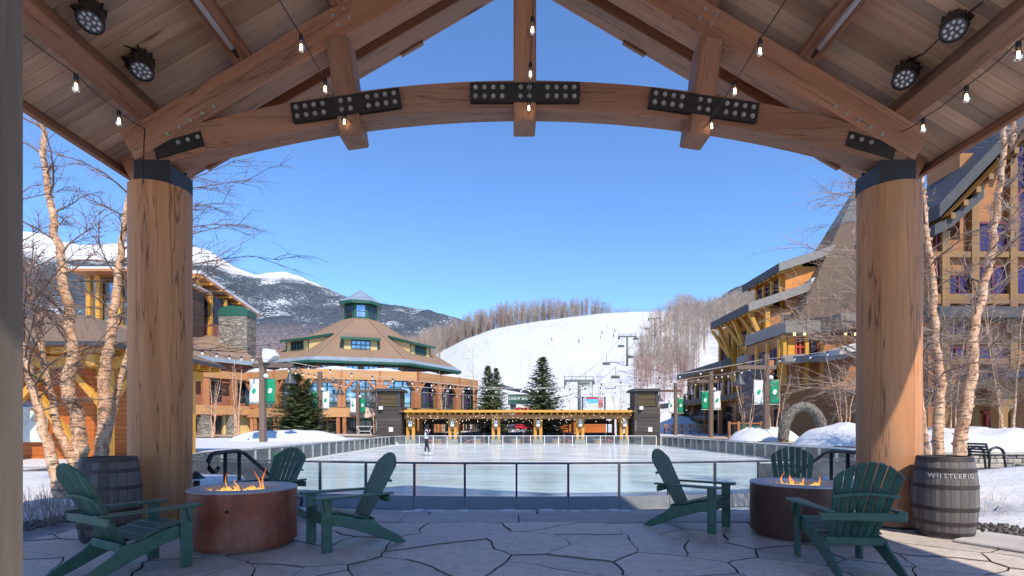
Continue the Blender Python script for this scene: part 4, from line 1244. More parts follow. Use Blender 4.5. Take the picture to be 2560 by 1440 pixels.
def dark_tower(x0, x1, label):
    cxm = (x0 + x1) / 2
    t = thing('louvred_tower', label, 'tower', (cxm, YS + 0.5, -0.8), 0, 'dark plank towers flanking the shelter')
    z0, z1 = -0.8, SZ(1018)
    y0, y1 = YS - 1.1, YS + 1.8
    MB().bx(x0 + 0.05, x1 - 0.05, y0 + 0.05, y1 - 0.05, z0, z1).obj('core', DARK, t)
    n = 11; hh = (z1 - z0) / n
    for i in range(n):
        za, zb = z0 + i * hh + 0.012, z0 + (i + 1) * hh - 0.012
        zm = (za + zb) / 2
        beam('plank', (x0, y0, zm), (x1, y0, zm), 0.06, zb - za, DARKWOOD, t, bev=0)
        for xx in (x0, x1):
            beam('plank', (xx, y0 + 0.031, zm), (xx, y1, zm), 0.06, zb - za, DARKWOOD, t, bev=0)
    zt = SZ(980)
    MB().bx(x0 + 0.18, x1 - 0.18, y0 + 0.25, y1 - 0.2, z1 + 0.003, zt).obj('louvre_box', DARK, t)
    lv = 11
    BR = plain('bronze_louvre', (0.20, 0.15, 0.085), 0.5, 0.2, 5, bump=0.05)
    for i in range(lv):
        z = z1 + 0.12 + (zt - z1 - 0.2) * i / (lv - 1)
        beam('louvre_slat', (x0 + 0.4, y0 + 0.20, z), (x1 - 0.4, y0 + 0.20, z), 0.09, 0.035, BR, t, up=(0, -0.5, 0.8), bev=0)
        for xx in (x0 + 0.15, x1 - 0.15):
            beam('louvre_slat', (xx, y0 + 0.5, z), (xx, y1 - 0.5, z), 0.07, 0.035, BR, t, bev=0)
    for xx in (x0 + 0.24, x1 - 0.24):
        vbeam('corner_post', (xx, y0 + 0.2), z1 + 0.004, zt, 0.26, 0.14, DARKFASCIA, t, bev=0)
    MB().bx(x0 - 0.12, x1 + 0.12, y0 - 0.1, y1 + 0.1, zt + 0.003, zt + 0.14).bx(x0 - 0.02, x1 + 0.02, y0, y1, zt + 0.141, zt + 0.27).obj('cap', DARKFASCIA, t)
    sp = MB().bx(x0 + 0.45, x0 + 0.8, y0 - 0.35, y0 - 0.04, SZ(1025), SZ(1017) ).obj('floodlight', WHITE, t)
    part(t, 'notice', WHITE, (cxm - 0.2 + 0.3, cxm + 0.2 + 0.3), (y0 - 0.06, y0 - 0.032), (SZ(1079), SZ(1068)))
    part(t, 'conduit', STEEL, (x0 + 0.1, x0 + 0.2), (y0 - 0.08, y0 - 0.032), (SZ(1078), SZ(1052)))
dark_tower(SX(945), SX(1008), 'dark plank tower with louvres left of the yellow shelter')
dark_tower(SX(1579), SX(1642), 'dark plank tower with louvres right of the yellow shelter')
# small seats and tables under the shelter
redp = make_chair(REDP, 'lounge_chair')
bluep_mat = plain('blue_chair_paint', (0.05, 0.10, 0.16), 0.5, 0.1, 5, bump=0.05)
bluep = make_chair(bluep_mat, 'lounge_chair')
i = 0
for px, dy, a, which in ((1073, 0.8, 200, 0), (1168, 1.2, 10, 0), (1250, 1.0, 190, 0), (1330, 0.8, 265, 0), (1430, 0.9, 200, 0), (1530, 0.9, 200, 0), (1108, 1.6, 190, 1), (1225, 1.6, 200, 1), (1365, 1.4, 20, 1), (1470, 1.5, 30, 1)):
    src = redp if which == 0 else bluep
    first = (px in (1073, 1108))
    c = src if first else copy_tree(src)
    c.location = (SX(px), YS + dy, -0.515); c.rotation_euler = (0, 0, math.radians(a))
    col_ = 'red' if which == 0 else 'blue'
    tag(c, '%s low lounge chair in the %s of the yellow shelter' % (col_, {1073: 'first bay from the left', 1168: 'second bay, left side,', 1250: 'third bay, left side,', 1330: 'third bay, right side,', 1430: 'fourth bay', 1530: 'fifth and last bay', 1108: 'first bay from the left', 1225: 'second bay', 1365: 'fourth bay', 1470: 'fifth and last bay'}[px]), 'chair', 'lounge chairs under the shelter')
TUB = wood('tub_wood', (0.42, 0.25, 0.11), (0.28, 0.15, 0.06), 2, 0.7, 6)
for j, px in enumerate((1092, 1190, 1290, 1393, 1498)):
    x = SX(px)
    t = thing('fire_table', 'low tan fire table in the %s bay of the yellow shelter' % ('leftmost', 'second', 'middle', 'fourth', 'rightmost')[j], 'fire table', (x, YS + 0.9, -0.52), 0, 'tan fire tables under the shelter')
    MB().lathe([(0.42, 0.0), (0.5, 0.42), (0.0, 0.42)], 20, (x, YS + 0.9, -0.517)).obj('base', TUB, t, auto=40)
    MB().lathe([(0.56, 0.421), (0.56, 0.47), (0.2, 0.47), (0.2, 0.44)], 24, (x, YS + 0.9, -0.517)).obj('top', CONC, t, auto=40)
    vbeam('post', (x + 0.75, YS + 0.6), -0.5, 0.55, 0.1, 0.1, ORANGE, t, bev=0)
# fairy lights along the shelter beam
m = MB(); rr = random.Random(12)
for q in range(110):
    p = Vector((SX(rr.uniform(1015, 1575)), YS - rr.uniform(0.22, 1.0), SZ(rr.uniform(1038, 1058))))
    m.lathe([(0, -0.025), (0.022, 0), (0, 0.025)], 5, p)
tag(m.obj('fairy_lights', emit('fairy_glow', (1.0, 0.85, 0.6), 2.5), sh), kind='stuff')
# ------------------------------------------------------------------ round lodge
LX, LY, LZ = -20.78, 71.5, 0.3
LROT = 0.2827                               # the lodge front looks at the viewer
lodge = thing('round_lodge', 'eight-sided lodge with brown roof, green trim and a glazed cupola', 'lodge', (LX, LY, LZ))
def octo(a, z, rot=LROT):
    R = a / math.cos(math.pi / 8)
    return [Vector((LX + R * math.sin(rot + (k + 0.5) * math.pi / 4), LY - R * math.cos(rot + (k + 0.5) * math.pi / 4), z)) for k in range(8)]
def ring(name, mat, a0, z0, a1, z1, parent=lodge, cap=False, thick=None):
    A, B = octo(a0, z0), octo(a1, z1); m = MB()
    m.add(A + B, [(k, (k + 1) % 8, 8 + (k + 1) % 8, 8 + k) for k in range(8)] + ([tuple(range(8, 16))] if cap else []))
    return m.obj(name, mat, parent)
def fac(k, x, a, z):
    """point on facet k: x along it, a = distance from the lodge axis"""
    t = k * math.pi / 4 + LROT
    c, s = math.cos(t), math.sin(t)
    return Vector((LX + x * c + a * s, LY + x * s - a * c, z))
roofo = ring('roof', SHINGLE, 12.2, 9.1, 2.2, 15.6)
for v0, v1 in zip(octo(12.22, 9.1), octo(2.2, 15.62)):
    beam('hip_cap', v0, v1, 0.3, 0.07, SHINGLE, roofo, bev=0)
ring('eave_flashing', ROOFMETAL, 13.0, 8.62, 12.2, 9.12)
ring('fascia', GREEN, 12.99, 8.36, 13.0, 8.62)
ring('soffit', GREEN, 11.4, 8.3, 12.99, 8.36)
ring('upper_wall', BRICKRED, 11.5, 0.3, 11.5, 8.25)
for kf in (-2, -1, 0, 1, 2):
    for i in range(4):
        x0 = -4.6 + i * 2.3 + 0.3; x1 = x0 + 1.7
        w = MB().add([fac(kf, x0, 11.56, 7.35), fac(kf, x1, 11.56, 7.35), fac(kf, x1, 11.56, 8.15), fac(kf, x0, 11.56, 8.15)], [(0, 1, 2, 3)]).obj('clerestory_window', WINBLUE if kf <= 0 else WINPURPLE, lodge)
        m = MB()
        for u in (0.0, 0.33, 0.66, 1.0):
            x = x0 + (x1 - x0) * u
            m.bar(fac(kf, x, 11.6, 7.35), fac(kf, x, 11.6, 8.15), 0.09, 0.09)
        m.obj('frame', GREEN, w)
# lower flat roof with snow, beam ring, posts, glazing
for kf in (-2, -1, 0, 1, 2):
    hw = 14.7 * math.tan(math.pi / 8)
    beam('ring_beam', fac(kf, -hw, 14.7, 6.85), fac(kf, hw, 14.7, 6.85), 0.5, 1.05, TAN, lodge)
    beam('lower_beam', fac(kf, -hw, 14.6, 2.75), fac(kf, hw, 14.6, 2.75), 0.5, 1.05, TAN, lodge)
    m = MB(); m.add([fac(kf, -5.0, 11.5, 7.42), fac(kf, 5.0, 11.5, 7.42), fac(kf, hw, 14.9, 7.385), fac(kf, -hw, 14.9, 7.385)], [(0, 1, 2, 3)])
    fr = m.obj('flat_roof', ROOFMETAL, lodge)
    sn = MB(); pts = []
    n = 16
    r = random.Random(kf + 50)
    for i in range(n + 1):
        u = i / n; x = -hw * 0.8 + hw * 1.55 * u
        h = max(0.02, 0.55 * math.sin(math.pi * u) ** 0.7 * (0.6 + 0.4 * math.sin(u * 9 + kf)))
        sn.v += [tuple(fac(kf, x, 14.85, 7.40)), tuple(fac(kf, x, 14.5, 7.40 + h)), tuple(fac(kf, x, 12.2, 7.45 + h * 0.8))]
    for i in range(n):
        a = i * 3
        sn.f += [(a, a + 3, a + 4, a + 1), (a + 1, a + 4, a + 5, a + 2)]
    if kf < 2: sn.obj('roof_snow', SNOWCLEAN, fr, True)
    for i in range(4):
        x = -hw + (2 * hw) * i / 3
        if i == 3: continue
        w = 1.05 if i == 0 else 0.85
        p = fac(kf, x, 14.62, 0)
        pb = beam('upper_post', (p.x, p.y, 3.28), (p.x, p.y, 6.32), 0.6, w, ORANGE, lodge, up=fac(kf, 1, 0, 0) - fac(kf, 0, 0, 0))
        for sg in (-1, 1):
            m = MB().bar(fac(kf, x + sg * 0.3, 14.7, 5.2), fac(kf, x + sg * 1.25, 14.7, 6.3), 0.35, 0.3)
            m.obj('brace', ORANGE, pb)
        for dx in (-0.33, 0.33):
            q = fac(kf, x + dx, 14.6, 0)
            vbeam('lower_post', (q.x, q.y), LZ, 2.2, 0.36, 0.36, ORANGE, lodge, bev=0)
        b = fac(kf, x, 14.98, 0)
        beam('beam_block', (b.x, b.y, 6.3), (b.x, b.y, 7.42), 0.1, 0.3, ORANGE, lodge, up=fac(kf, 0, 1, 0) - fac(kf, 0, 0, 0), bev=0)
        # glazing of this bay
        xa, xb = x + 0.4, x + 2 * hw / 3 - 0.4
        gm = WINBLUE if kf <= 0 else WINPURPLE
        g = MB().add([fac(kf, xa, 14.2, 3.3), fac(kf, xb, 14.2, 3.3), fac(kf, xb, 14.2, 6.3), fac(kf, xa, 14.2, 6.3)], [(0, 1, 2, 3)]).obj('window', gm, lodge)
        m = MB()
        for u in (0.0, 0.36, 0.66, 1.0):
            xx = xa + (xb - xa) * u
            m.bar(fac(kf, xx, 14.25, 3.3), fac(kf, xx, 14.25, 6.3), 0.14, 0.2)
        for z in (3.36, 3.85, 5.6):
            m.bar(fac(kf, xa, 14.26, z), fac(kf, xb, 14.26, z), 0.10, 0.09)
        m.obj('frame', GREEN, g)
        # ground floor
        d = MB().add([fac(kf, xa, 13.4, LZ), fac(kf, xb, 13.4, LZ), fac(kf, xb, 13.4, 2.2), fac(kf, xa, 13.4, 2.2)], [(0, 1, 2, 3)]).obj('entrance_glass', WINDARK, lodge)
        m = MB()
        for u in (0.0, 0.33, 0.66, 1.0):
            xx = xa + (xb - xa) * u
            m.bar(fac(kf, xx, 13.45, LZ), fac(kf, xx, 13.45, 2.2), 0.12, 0.12)
        m.bar(fac(kf, xa, 13.45, 1.95), fac(kf, xb, 13.45, 1.95), 0.12, 0.2)
        m.obj('frame', GREEN if i else ORANGE, d)
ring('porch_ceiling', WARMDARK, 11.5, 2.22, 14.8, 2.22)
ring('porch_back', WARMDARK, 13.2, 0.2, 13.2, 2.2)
# dormers on the three visible roof facets
YEL = plain('cream_siding', (0.60, 0.44, 0.19), 0.6, 0.08, 1.0, (1, 1, 14), 0.2)
for kf in (-1, 0, 1):
    d = MB()
    hw, a0, z0, z1 = 1.95, 10.35, 10.25, 11.5
    ab, zb = 7.2, 12.35
    V = [fac(kf, s * hw, a, z) for s in (-1, 1) for a, z in ((a0, z0), (a0, z1), (ab, zb))]
    d.add(V, [(0, 3, 4, 1), (0, 1, 2), (3, 5, 4)])
    db = d.obj('dormer', YEL, lodge)
    m = MB(); o_ = 0.35
    A = [fac(kf, s * (hw + o_), a, z) for s in (-1, 1) for a, z in ((11.0, 11.36), (6.9, 12.5))]
    up = Vector((0, 0, 0.3))
    m.add([A[0], A[2], A[3], A[1]] + [A[0] + up, A[2] + up, A[3] + up, A[1] + up], [(3, 2, 1, 0), (0, 1, 5, 4), (1, 2, 6, 5), (2, 3, 7, 6), (3, 0, 4, 7)])
    m.obj('dormer_fascia', GREEN, db)
    up2 = Vector((0, 0, 0.303))
    MB().add([a + up2 for a in (A[0], A[2], A[3], A[1])], [(0, 1, 2, 3)]).obj('dormer_roof', SHINGLE, db)
    w = MB().add([fac(kf, -1.05, a0 + 0.03, 10.4), fac(kf, 1.05, a0 + 0.03, 10.4), fac(kf, 1.05, a0 + 0.03, 11.35), fac(kf, -1.05, a0 + 0.03, 11.35)], [(0, 1, 2, 3)]).obj('window', WINBLUE if kf == 0 else WINDARK, db)
    m = MB()
    for i in range(5): m.bar(fac(kf, -1.05 + i * 0.525, a0 + 0.06, 10.4), fac(kf, -1.05 + i * 0.525, a0 + 0.06, 11.35), 0.08, 0.09)
    for z in (10.38, 10.85, 11.36): m.bar(fac(kf, -1.1, a0 + 0.06, z), fac(kf, 1.1, a0 + 0.06, z), 0.08, 0.09)
    for s in (-1, 1): m.bar(fac(kf, s * hw, a0 + 0.03, z0), fac(kf, s * hw, a0 + 0.03, z1), 0.1, 0.14)
    m.obj('frame', GREEN, w)
# cupola
cu = ring('cupola', GREEN, 2.05, 15.4, 2.05, 17.75, cap=True)
for kf in range(-2, 3):
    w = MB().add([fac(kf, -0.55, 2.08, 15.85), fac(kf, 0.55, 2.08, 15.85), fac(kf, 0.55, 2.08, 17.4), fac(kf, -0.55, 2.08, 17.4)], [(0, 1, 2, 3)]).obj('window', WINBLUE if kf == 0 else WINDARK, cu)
    m = MB().bar(fac(kf, -0.55, 2.11, 16.6), fac(kf, 0.55, 2.11, 16.6), 0.06, 0.07)
    for s in (-1, 1): m.bar(fac(kf, s * 0.6, 2.1, 15.8), fac(kf, s * 0.6, 2.1, 17.5), 0.08, 0.1)
    m.obj('frame', GREEN, w)
ring('cupola_fascia', GREEN, 2.78, 17.55, 2.8, 17.95)
ring('cupola_soffit', GREEN, 2.0, 17.56, 2.78, 17.56)
ring('cupola_roof', ROOFMETAL, 2.82, 17.95, 0.04, 19.9)
SIGNW = plain('cream_sign', (0.62, 0.50, 0.44), 0.6, 0.08, 4, bump=0.05)
sg = [(1.62 * math.cos(a) * (1 if abs(math.cos(a)) < .9 else .96), 0.52 * math.sin(a) * (1 + 0.15 * math.cos(4 * a))) for a in [2 * math.pi * i / 28 for i in range(28)]]
sc_ = fac(0, 0.4, 14.98, 2.75)
LR = Matrix.Rotation(LROT, 4, 'Z')
so = MB().prism(sg, 0, 0.1, Matrix.Translation(sc_) @ LR @ STAND).obj('sign_board', SIGNW, lodge)
INK = plain('sign_ink', (0.06, 0.07, 0.06), 0.7, 0.1, 4, bump=0)
text('lettering', 'SPRUCE CAMP', 0.42, Matrix.Translation(fac(0, 0.4, 15.1, 2.75)) @ LR @ STAND, INK, so)
# steps and handrail before the doors
m = MB()
for q in range(4): m.bx(-18.5, -13.5, 52.0 + q * 0.35, 55.2, 0.02 + q * 0.1, 0.12 + q * 0.1)
tag(m.obj('lodge_steps', CONC), kind='structure')

# ------------------------------------------------------------------ left wing of the lodge, seen beyond the left column
P0, P1 = Vector((-39.5, 47.5, 0)), Vector((-32.0, 59.9, 0))
wing = thing('lodge_wing', 'long two-storey lodge wing with low brown roof behind the birches', 'building', (-35, 55, 0.3))
D = (P1 - P0).normalized(); NRM = Vector((D.y, -D.x, 0)); LW = (P1 - P0).length
def wp(u, out, z): return P0 + D * u + NRM * out + Vector((0, 0, z))
def wbox(name, mat, u0, u1, o0, o1, z0, z1, parent=wing):
    m = MB(); V = [wp(u, o, z) for z in (z0, z1) for u, o in ((u0, o0), (u1, o0), (u1, o1), (u0, o1))]
    m.add(V, [(0, 1, 2, 3), (7, 6, 5, 4), (0, 4, 5, 1), (1, 5, 6, 2), (2, 6, 7, 3), (3, 7, 4, 0)])
    return m.obj(name, mat, parent)
wbox('wall', BRICKRED, 0, LW + 2, -9, 0, 0.1, 8.6)
m = MB(); V = [wp(-1, 1.2, 8.7), wp(LW + 3, 1.2, 8.7), wp(LW + 3, -8, 12.6), wp(-1, -8, 12.6)]
m.add(V + [v + Vector((0, 0, -0.1)) for v in V], [(0, 1, 2, 3), (7, 6, 5, 4), (0, 4, 5, 1)])
m.obj('roof', SHINGLE, wing)
wbox('eave_flashing', ROOFMETAL, -1, LW + 2, 1.2, 1.5, 8.25, 8.72)
wbox('upper_beam', TAN, 0, LW + 2.5, 0.9, 1.4, 6.5, 7.3)
wbox('lower_beam', TAN, 0, LW + 2.5, 0.9, 1.4, 2.5, 3.5)
for i in range(6):
    u = 1.0 + i * 3.1
    wbox('post', ORANGE, u, u + 0.7, 0.85, 1.3, 3.5, 6.5)
    wbox('stone_pier', CHIMSTONE, u - 0.2, u + 0.9, 0.5, 1.3, 0.2, 2.5)
    w = wbox('window', WINDARK, u + 1.1, u + 2.7, 0.01, 0.06, 4.0, 6.4)
    wbox('frame', GREEN, u + 1.85, u + 1.95, 0.061, 0.1, 4.0, 6.4, w)
    g = wbox('shopfront', WINDARK, u + 1.0, u + 2.9, 0.01, 0.06, 0.4, 2.4)
    wbox('frame', GREEN, u + 1.0, u + 1.15, 0.061, 0.1, 0.4, 2.4, g)
wbox('ochre_panel', YEL, LW - 1.5, LW + 2.0, 0.07, 0.5, 0.3, 2.5)

# ------------------------------------------------------------------ timber stair tower and chimneys behind the wing
TY = 66.0; kt = F / TY
def TX(px): return (px - CX) / kt
def TZ(py): return EYE + (HY - py) / kt
tb = thing('timber_tower', 'red and orange timber tower with open balcony behind the left column', 'building', (TX(470), TY + 4, 0.3))
part(tb, 'body', BRICKRED, (TX(395), TX(532)), (TY, TY + 9), (0.3, TZ(808)))
part(tb, 'balcony_room', NAVY, (TX(400), TX(528)), (TY + 0.6, TY + 8.4), (TZ(808), TZ(738)))
for px in (402, 470, 524):
    vbeam('post', (TX(px), TY + 0.2), TZ(845), TZ(735), 0.42, 0.42, YELLOW, tb, bev=0)
for yy in (3, 6, 8.8):
    vbeam('post', (TX(530), TY + yy), TZ(845), TZ(735), 0.4, 0.4, YELLOW, tb, bev=0)
beam('balcony_rail', (TX(398), TY - 0.05, TZ(796)), (TX(526), TY - 0.05, TZ(796)), 0.1, 0.12, YELLOW, tb, bev=0)
for i in range(9): vbeam('baluster', (TX(400 + i * 15), TY - 0.05), TZ(808), TZ(797), 0.07, 0.07, YELLOW, tb, bev=0)
V = [Vector(p) for p in ((TX(380), TY - 2.4, TZ(704)), (TX(530), TY - 2.4, TZ(704)), (TX(556), TY + 9.5, TZ(752)), (TX(380), TY + 9.5, TZ(752)))]
m = MB(); m.add(V + [v + Vector((0, 0, 0.35)) for v in V], [(3, 2, 1, 0), (4, 5, 6, 7), (0, 1, 5, 4), (1, 2, 6, 5), (2, 3, 7, 6), (3, 0, 4, 7)])
rf = m.obj('roof', ORANGE, tb)
MB().add([v + Vector((0, 0, z)) for z in (0.352, 0.75) for v in V], [(4, 5, 6, 7), (0, 1, 5, 4), (1, 2, 6, 5), (3, 0, 4, 7)]).obj('roof_snow', SNOWCLEAN, rf)
for i in range(7):
    a = V[1].lerp(V[2], i / 6.5)
    beam('rafter', a + Vector((0.25, 0, -0.12)), a + Vector((-6, 0, -0.12)), 0.18, 0.24, YELLOW, tb, bev=0)
beam('strut', (TX(524), TY, TZ(760)), (TX(519), TY - 2.2, TZ(712)), 0.2, 0.24, YELLOW, tb, bev=0)
def chimney(x0, x1, y0, pyt, pyb, label, green=True):
    Y = y0; kk = F / Y
    xa, xb = (x0 - CX) / kk, (x1 - CX) / kk; zt = EYE + (HY - pyt) / kk
    t = thing('stone_chimney', label, 'chimney', ((xa + xb) / 2, Y, 0.3), 0, 'stone chimneys behind the lodge wing')
    MB().bx(xa, xb, Y, Y + 2.2, 0.3, zt).obj('stack', CHIMSTONE, t)
    m = MB(); zc = zt
    prof = [(-0.02, 0), (-0.02, 0.7), (0.15, 1.15), (0.5, 1.3), (0.85, 1.15), (1.02, 0.7), (1.02, 0)]
    m.xz([(xa + (xb - xa) * u, zc + 0.003 + h) for u, h in prof], Y - 0.05, Y + 2.25)
    m.obj('cap', GREEN if green else DARKFASCIA, t)
chimney(546, 618, 64, 790, 850, 'wide stone chimney with a green cap right of the timber tower')
chimney(48, 96, 58, 790, 870, 'grey stone chimney with a dark cap at the far left', False)
lb = thing('gabled_house', 'timber house with tall blue windows behind the left birches', 'building', (-45, 58, 0.3))
kk = F / 56
def HX(px): return (px - CX) / kk
def HZ(py): return EYE + (HY - py) / kk
part(lb, 'wall', BRICKRED, (HX(205), HX(400)), (56, 64), (0.3, HZ(846)))
part(lb, 'upper_room', WARMDARK, (HX(236), HX(400)), (57, 64), (HZ(846), HZ(690)))
for px in (216, 240, 292): vbeam('post', (HX(px), 56.4), HZ(850), HZ(688), 0.45, 0.45, YELLOW, lb, bev=0)
w = part(lb, 'window', WINBLUE, (HX(246), HX(312)), (56.9, 56.98), (HZ(840), HZ(700)))
part(w, 'glazing_bar', GREEN, (HX(246), HX(312)), (56.84, 56.89), (HZ(746), HZ(742)))
part(lb, 'roof', ORANGE, (HX(196), HX(410)), (54.5, 65), (HZ(688), HZ(682)))
part(lb, 'roof_snow', SNOWCLEAN, (HX(198), HX(408)), (54.6, 65), (HZ(682) + .003, HZ(676)))
V = [(HX(150), 55.6, HZ(872)), (HX(420), 55.6, HZ(872)), (HX(420), 60, HZ(842)), (HX(150), 60, HZ(842))]
MB().add(V, [(0, 1, 2, 3)]).obj('porch_roof', SHINGLE, lb)
g = MB(); g.xz([(HX(188), HZ(852)), (HX(222), HZ(800)), (HX(256), HZ(852)), (HX(249), HZ(852)), (HX(222), HZ(812)), (HX(195), HZ(852))], 55.3, 56)
g.obj('gable', TAN, lb)

# ------------------------------------------------------------------ kiosk with orange clapboards
ki = thing('orange_kiosk', 'small orange clapboard kiosk with yellow timber posts behind the left column', 'kiosk', (-15.5, 17.5, 0.15))
MB().bx(-19.0, -13.1, 16.3, 19.6, -0.1, 3.2).obj('core', WARMDARK, ki)
nb = 18
for i in range(nb):
    z = 0.25 + i * 0.158
    beam('clapboard', (-19.0, 16.27, z), (-13.06, 16.27, z), 0.035, 0.15, CLAP, ki, up=(0, -0.12, 1), bev=0)
    beam('clapboard', (-13.07, 16.27, z), (-13.07, 19.6, z), 0.035, 0.15, CLAP, ki, up=(0.12, 0, 1), bev=0)
part(ki, 'plinth', DRYSTONE, (-19.1, -13.0), (16.15, 19.7), (-0.2, 0.2))
beam('frieze', (-19.0, 16.2, 3.12), (-13.0, 16.2, 3.12), 0.06, 0.22, YELLOW, ki, bev=0)
beam('frieze', (-13.0, 16.17, 3.12), (-13.0, 19.6, 3.12), 0.06, 0.22, YELLOW, ki, bev=0)
V = [Vector(p) for p in ((-20, 14.6, 3.62), (-11.35, 14.6, 3.62), (-11.35, 20.6, 3.62), (-20, 20.6, 3.62))]
R0, R1 = Vector((-17.5, 17.6, 5.0)), Vector((-14.3, 17.6, 5.0))
m = MB(); m.add(V + [R0, R1], [(0, 1, 5, 4), (1, 2, 5), (2, 3, 4, 5), (3, 0, 4)])
kr = m.obj('roof', SHINGLE2, ki)
kr.modifiers.new('thickness', 'SOLIDIFY').thickness = 0.06
for a, b in ((V[0], V[1]), (V[1], V[2])):
    beam('gutter', a + Vector((0, 0, -0.05)), b + Vector((0, 0, -0.05)), 0.08, 0.12, DARKFASCIA, ki, bev=0)
part(ki, 'soffit', ORANGE, (-19.9, -11.45), (14.7, 20.5), (3.50, 3.54))
for i in range(9):
    y = 14.9 + i * 0.68
    beam('rafter_tail', (-11.42, y, 3.42), (-13.4, y, 3.42), 0.12, 0.15, YELLOW, ki, bev=0)
for i in range(12):
    x = -19.4 + i * 0.68
    beam('rafter_tail', (x, 14.68, 3.42), (x, 16.2, 3.42), 0.12, 0.15, YELLOW, ki, bev=0)
beam('eave_beam', (-12.1, 14.9, 3.15), (-12.1, 20.2, 3.15), 0.24, 0.34, YELLOW, ki)
beam('eave_beam', (-19.6, 15.5, 3.15), (-11.7, 15.5, 3.15), 0.24, 0.34, YELLOW, ki)
for x, y in ((-12.1, 19.5), (-12.1, 15.5), (-14.9, 15.5), (-17.7, 15.5)):
    vbeam('post', (x, y), 0.0, 2.98, 0.3, 0.3, YELLOW, ki)
for x, y, dx, dy in ((-12.1, 19.5, 0, -1), (-12.1, 15.5, 0, 1), (-12.1, 15.5, -1, 0), (-14.9, 15.5, 1, 0), (-14.9, 15.5, -1, 0)):
    beam('brace', (x + dx * 0.14, y + dy * 0.14, 1.9), (x + dx * 1.05, y + dy * 1.05, 2.98), 0.16, 0.18, YELLOW, ki, bev=0)
beam('raking_post', (-12.35, 15.2, 0.1), (-13.9, 15.2, 2.2), 0.18, 0.2, YELLOW, ki, bev=0)
MAP = plain('map_print', (0.55, 0.66, 0.66), 0.4, 0.35, 3.0, bump=0)
mp = part(ki, 'map_board', MAP, (-15.5, -14.45), (16.12, 16.2), (0.75, 2.0))
part(mp, 'map_header', plain('map_blue', (0.03, 0.12, 0.45), 0.4, 0.1, 3, bump=0), (-15.5, -14.45), (16.1, 16.119), (1.85, 2.02))

# ------------------------------------------------------------------ right lodge with shingled pyramid
rl = thing('shingled_lodge', 'tall orange-shingled lodge with stepped grey roofs and a pyramid roof', 'lodge', (28, 52, 0.3))
def slab(name, mat, pts, th, parent=rl):
    """roof slab: lower face pts (4), thickness upwards"""
    P = [Vector(p) for p in pts]; m = MB(); up = Vector((0, 0, th))
    m.add(P + [p + up for p in P], [(3, 2, 1, 0), (4, 5, 6, 7), (0, 1, 5, 4), (1, 2, 6, 5), (2, 3, 7, 6), (3, 0, 4, 7)])
    return m.obj(name, mat, parent)
WX = 24.6                                   # plane of the plaza-side wall
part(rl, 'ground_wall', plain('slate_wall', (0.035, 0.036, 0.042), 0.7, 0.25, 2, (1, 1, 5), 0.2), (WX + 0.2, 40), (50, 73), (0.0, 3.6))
part(rl, 'lower_wall', REDWOOD, (WX, 40), (50, 73), (3.6, 8.0))
part(rl, 'upper_wall', ORSHINGLE, (WX, 40), (50, 62), (8.0, 12.6))
part(rl, 'top_wall', ORSHINGLE, (26.3, 40), (50.02, 56), (12.6, 16.6))
for z0, z1, y0, y1, n, xw in ((3.9, 6.4, 51, 72, 7, WX), (8.6, 11.2, 51, 61, 4, WX), (13.4, 15.6, 50.6, 55.6, 3, 26.3)):
    for i in range(n):
        ya = y0 + (y1 - y0) * (i + 0.12) / n; yb = y0 + (y1 - y0) * (i + 0.88) / n
        w = part(rl, 'window', WINPURPLE, (xw - 0.05, xw + 0.02), (ya, yb), (z0, z1))
        mm = MB()
        for yy in (ya, (ya + yb) / 2, yb): mm.bx(xw - 0.12, xw - 0.055, yy - 0.06, yy + 0.06, z0, z1)
        mm.bx(xw - 0.12, xw - 0.056, ya, yb, z1 - 0.05, z1 + 0.1); mm.bx(xw - 0.12, xw - 0.056, ya, yb, z0 - 0.12, z0 + 0.02)
        mm.obj('frame', WARMDARK, w)
        vbeam('wall_post', (xw - 0.15, y0 + (y1 - y0) * i / n), z0 - 0.8, z1 + 0.8, 0.3, 0.32, YELLOW, rl, bev=0)
    vbeam('wall_post', (xw - 0.15, y1), z0 - 0.8, z1 + 0.8, 0.3, 0.32, YELLOW, rl, bev=0)
w = part(rl, 'small_window', WINDARK, (26.05, 26.75), (49.93, 49.98), (10.9, 11.9))
mm = MB()
mm.bx(25.9, 26.05, 49.9, 49.97, 10.7, 12.1).bx(26.75, 26.9, 49.9, 49.97, 10.7, 12.1).bx(26.05, 26.75, 49.9, 49.97, 11.9, 12.1).bx(26.05, 26.75, 49.9, 49.97, 10.7, 10.9)
mm.obj('frame', GREYFASCIA, w)
def eave(name, x0, z0, x1, z1, y0, y1, th=0.6):
    """shed roof falling towards the plaza: eave fascia coloured as shaded, rake fascia as sunlit"""
    s = slab(name, SHINGLE2, [(x0, y0, z0), (x1, y0, z1), (x1, y1, z1), (x0, y1, z0)], th)
    slab('eave_fascia', DARKFASCIA, [(x0 - 0.08, y0 - 0.02, z0 - 0.1), (x0, y0 - 0.02, z0 - 0.1), (x0, y1, z0 - 0.1), (x0 - 0.08, y1, z0 - 0.1)], th + 0.2, s)
    slab('rake_fascia', GREYFASCIA, [(x0 - 0.08, y0 - 0.12, z0 - 0.1), (x1, y0 - 0.12, z1 - 0.1), (x1, y0 - 0.02, z1 - 0.1), (x0 - 0.08, y0 - 0.02, z0 - 0.1)], th + 0.2, s)
    n = int((y1 - y0) / 0.9)
    for i in range(n):
        y = y0 + 0.5 + i * 0.9
        beam('rafter_tail', (x0 + 0.05, y, z0 - 0.14), (x0 + 2.4, y, z0 - 0.14 + 2.35 * (z1 - z0) / (x1 - x0)), 0.2, 0.24, YELLOW, s, bev=0)
    return s
eave('top_roof', 25.3, 15.95, 33, 18.5, 49.2, 57.0)
eave('middle_roof', 22.3, 12.1, 31.5, 15.2, 48.9, 58.2)
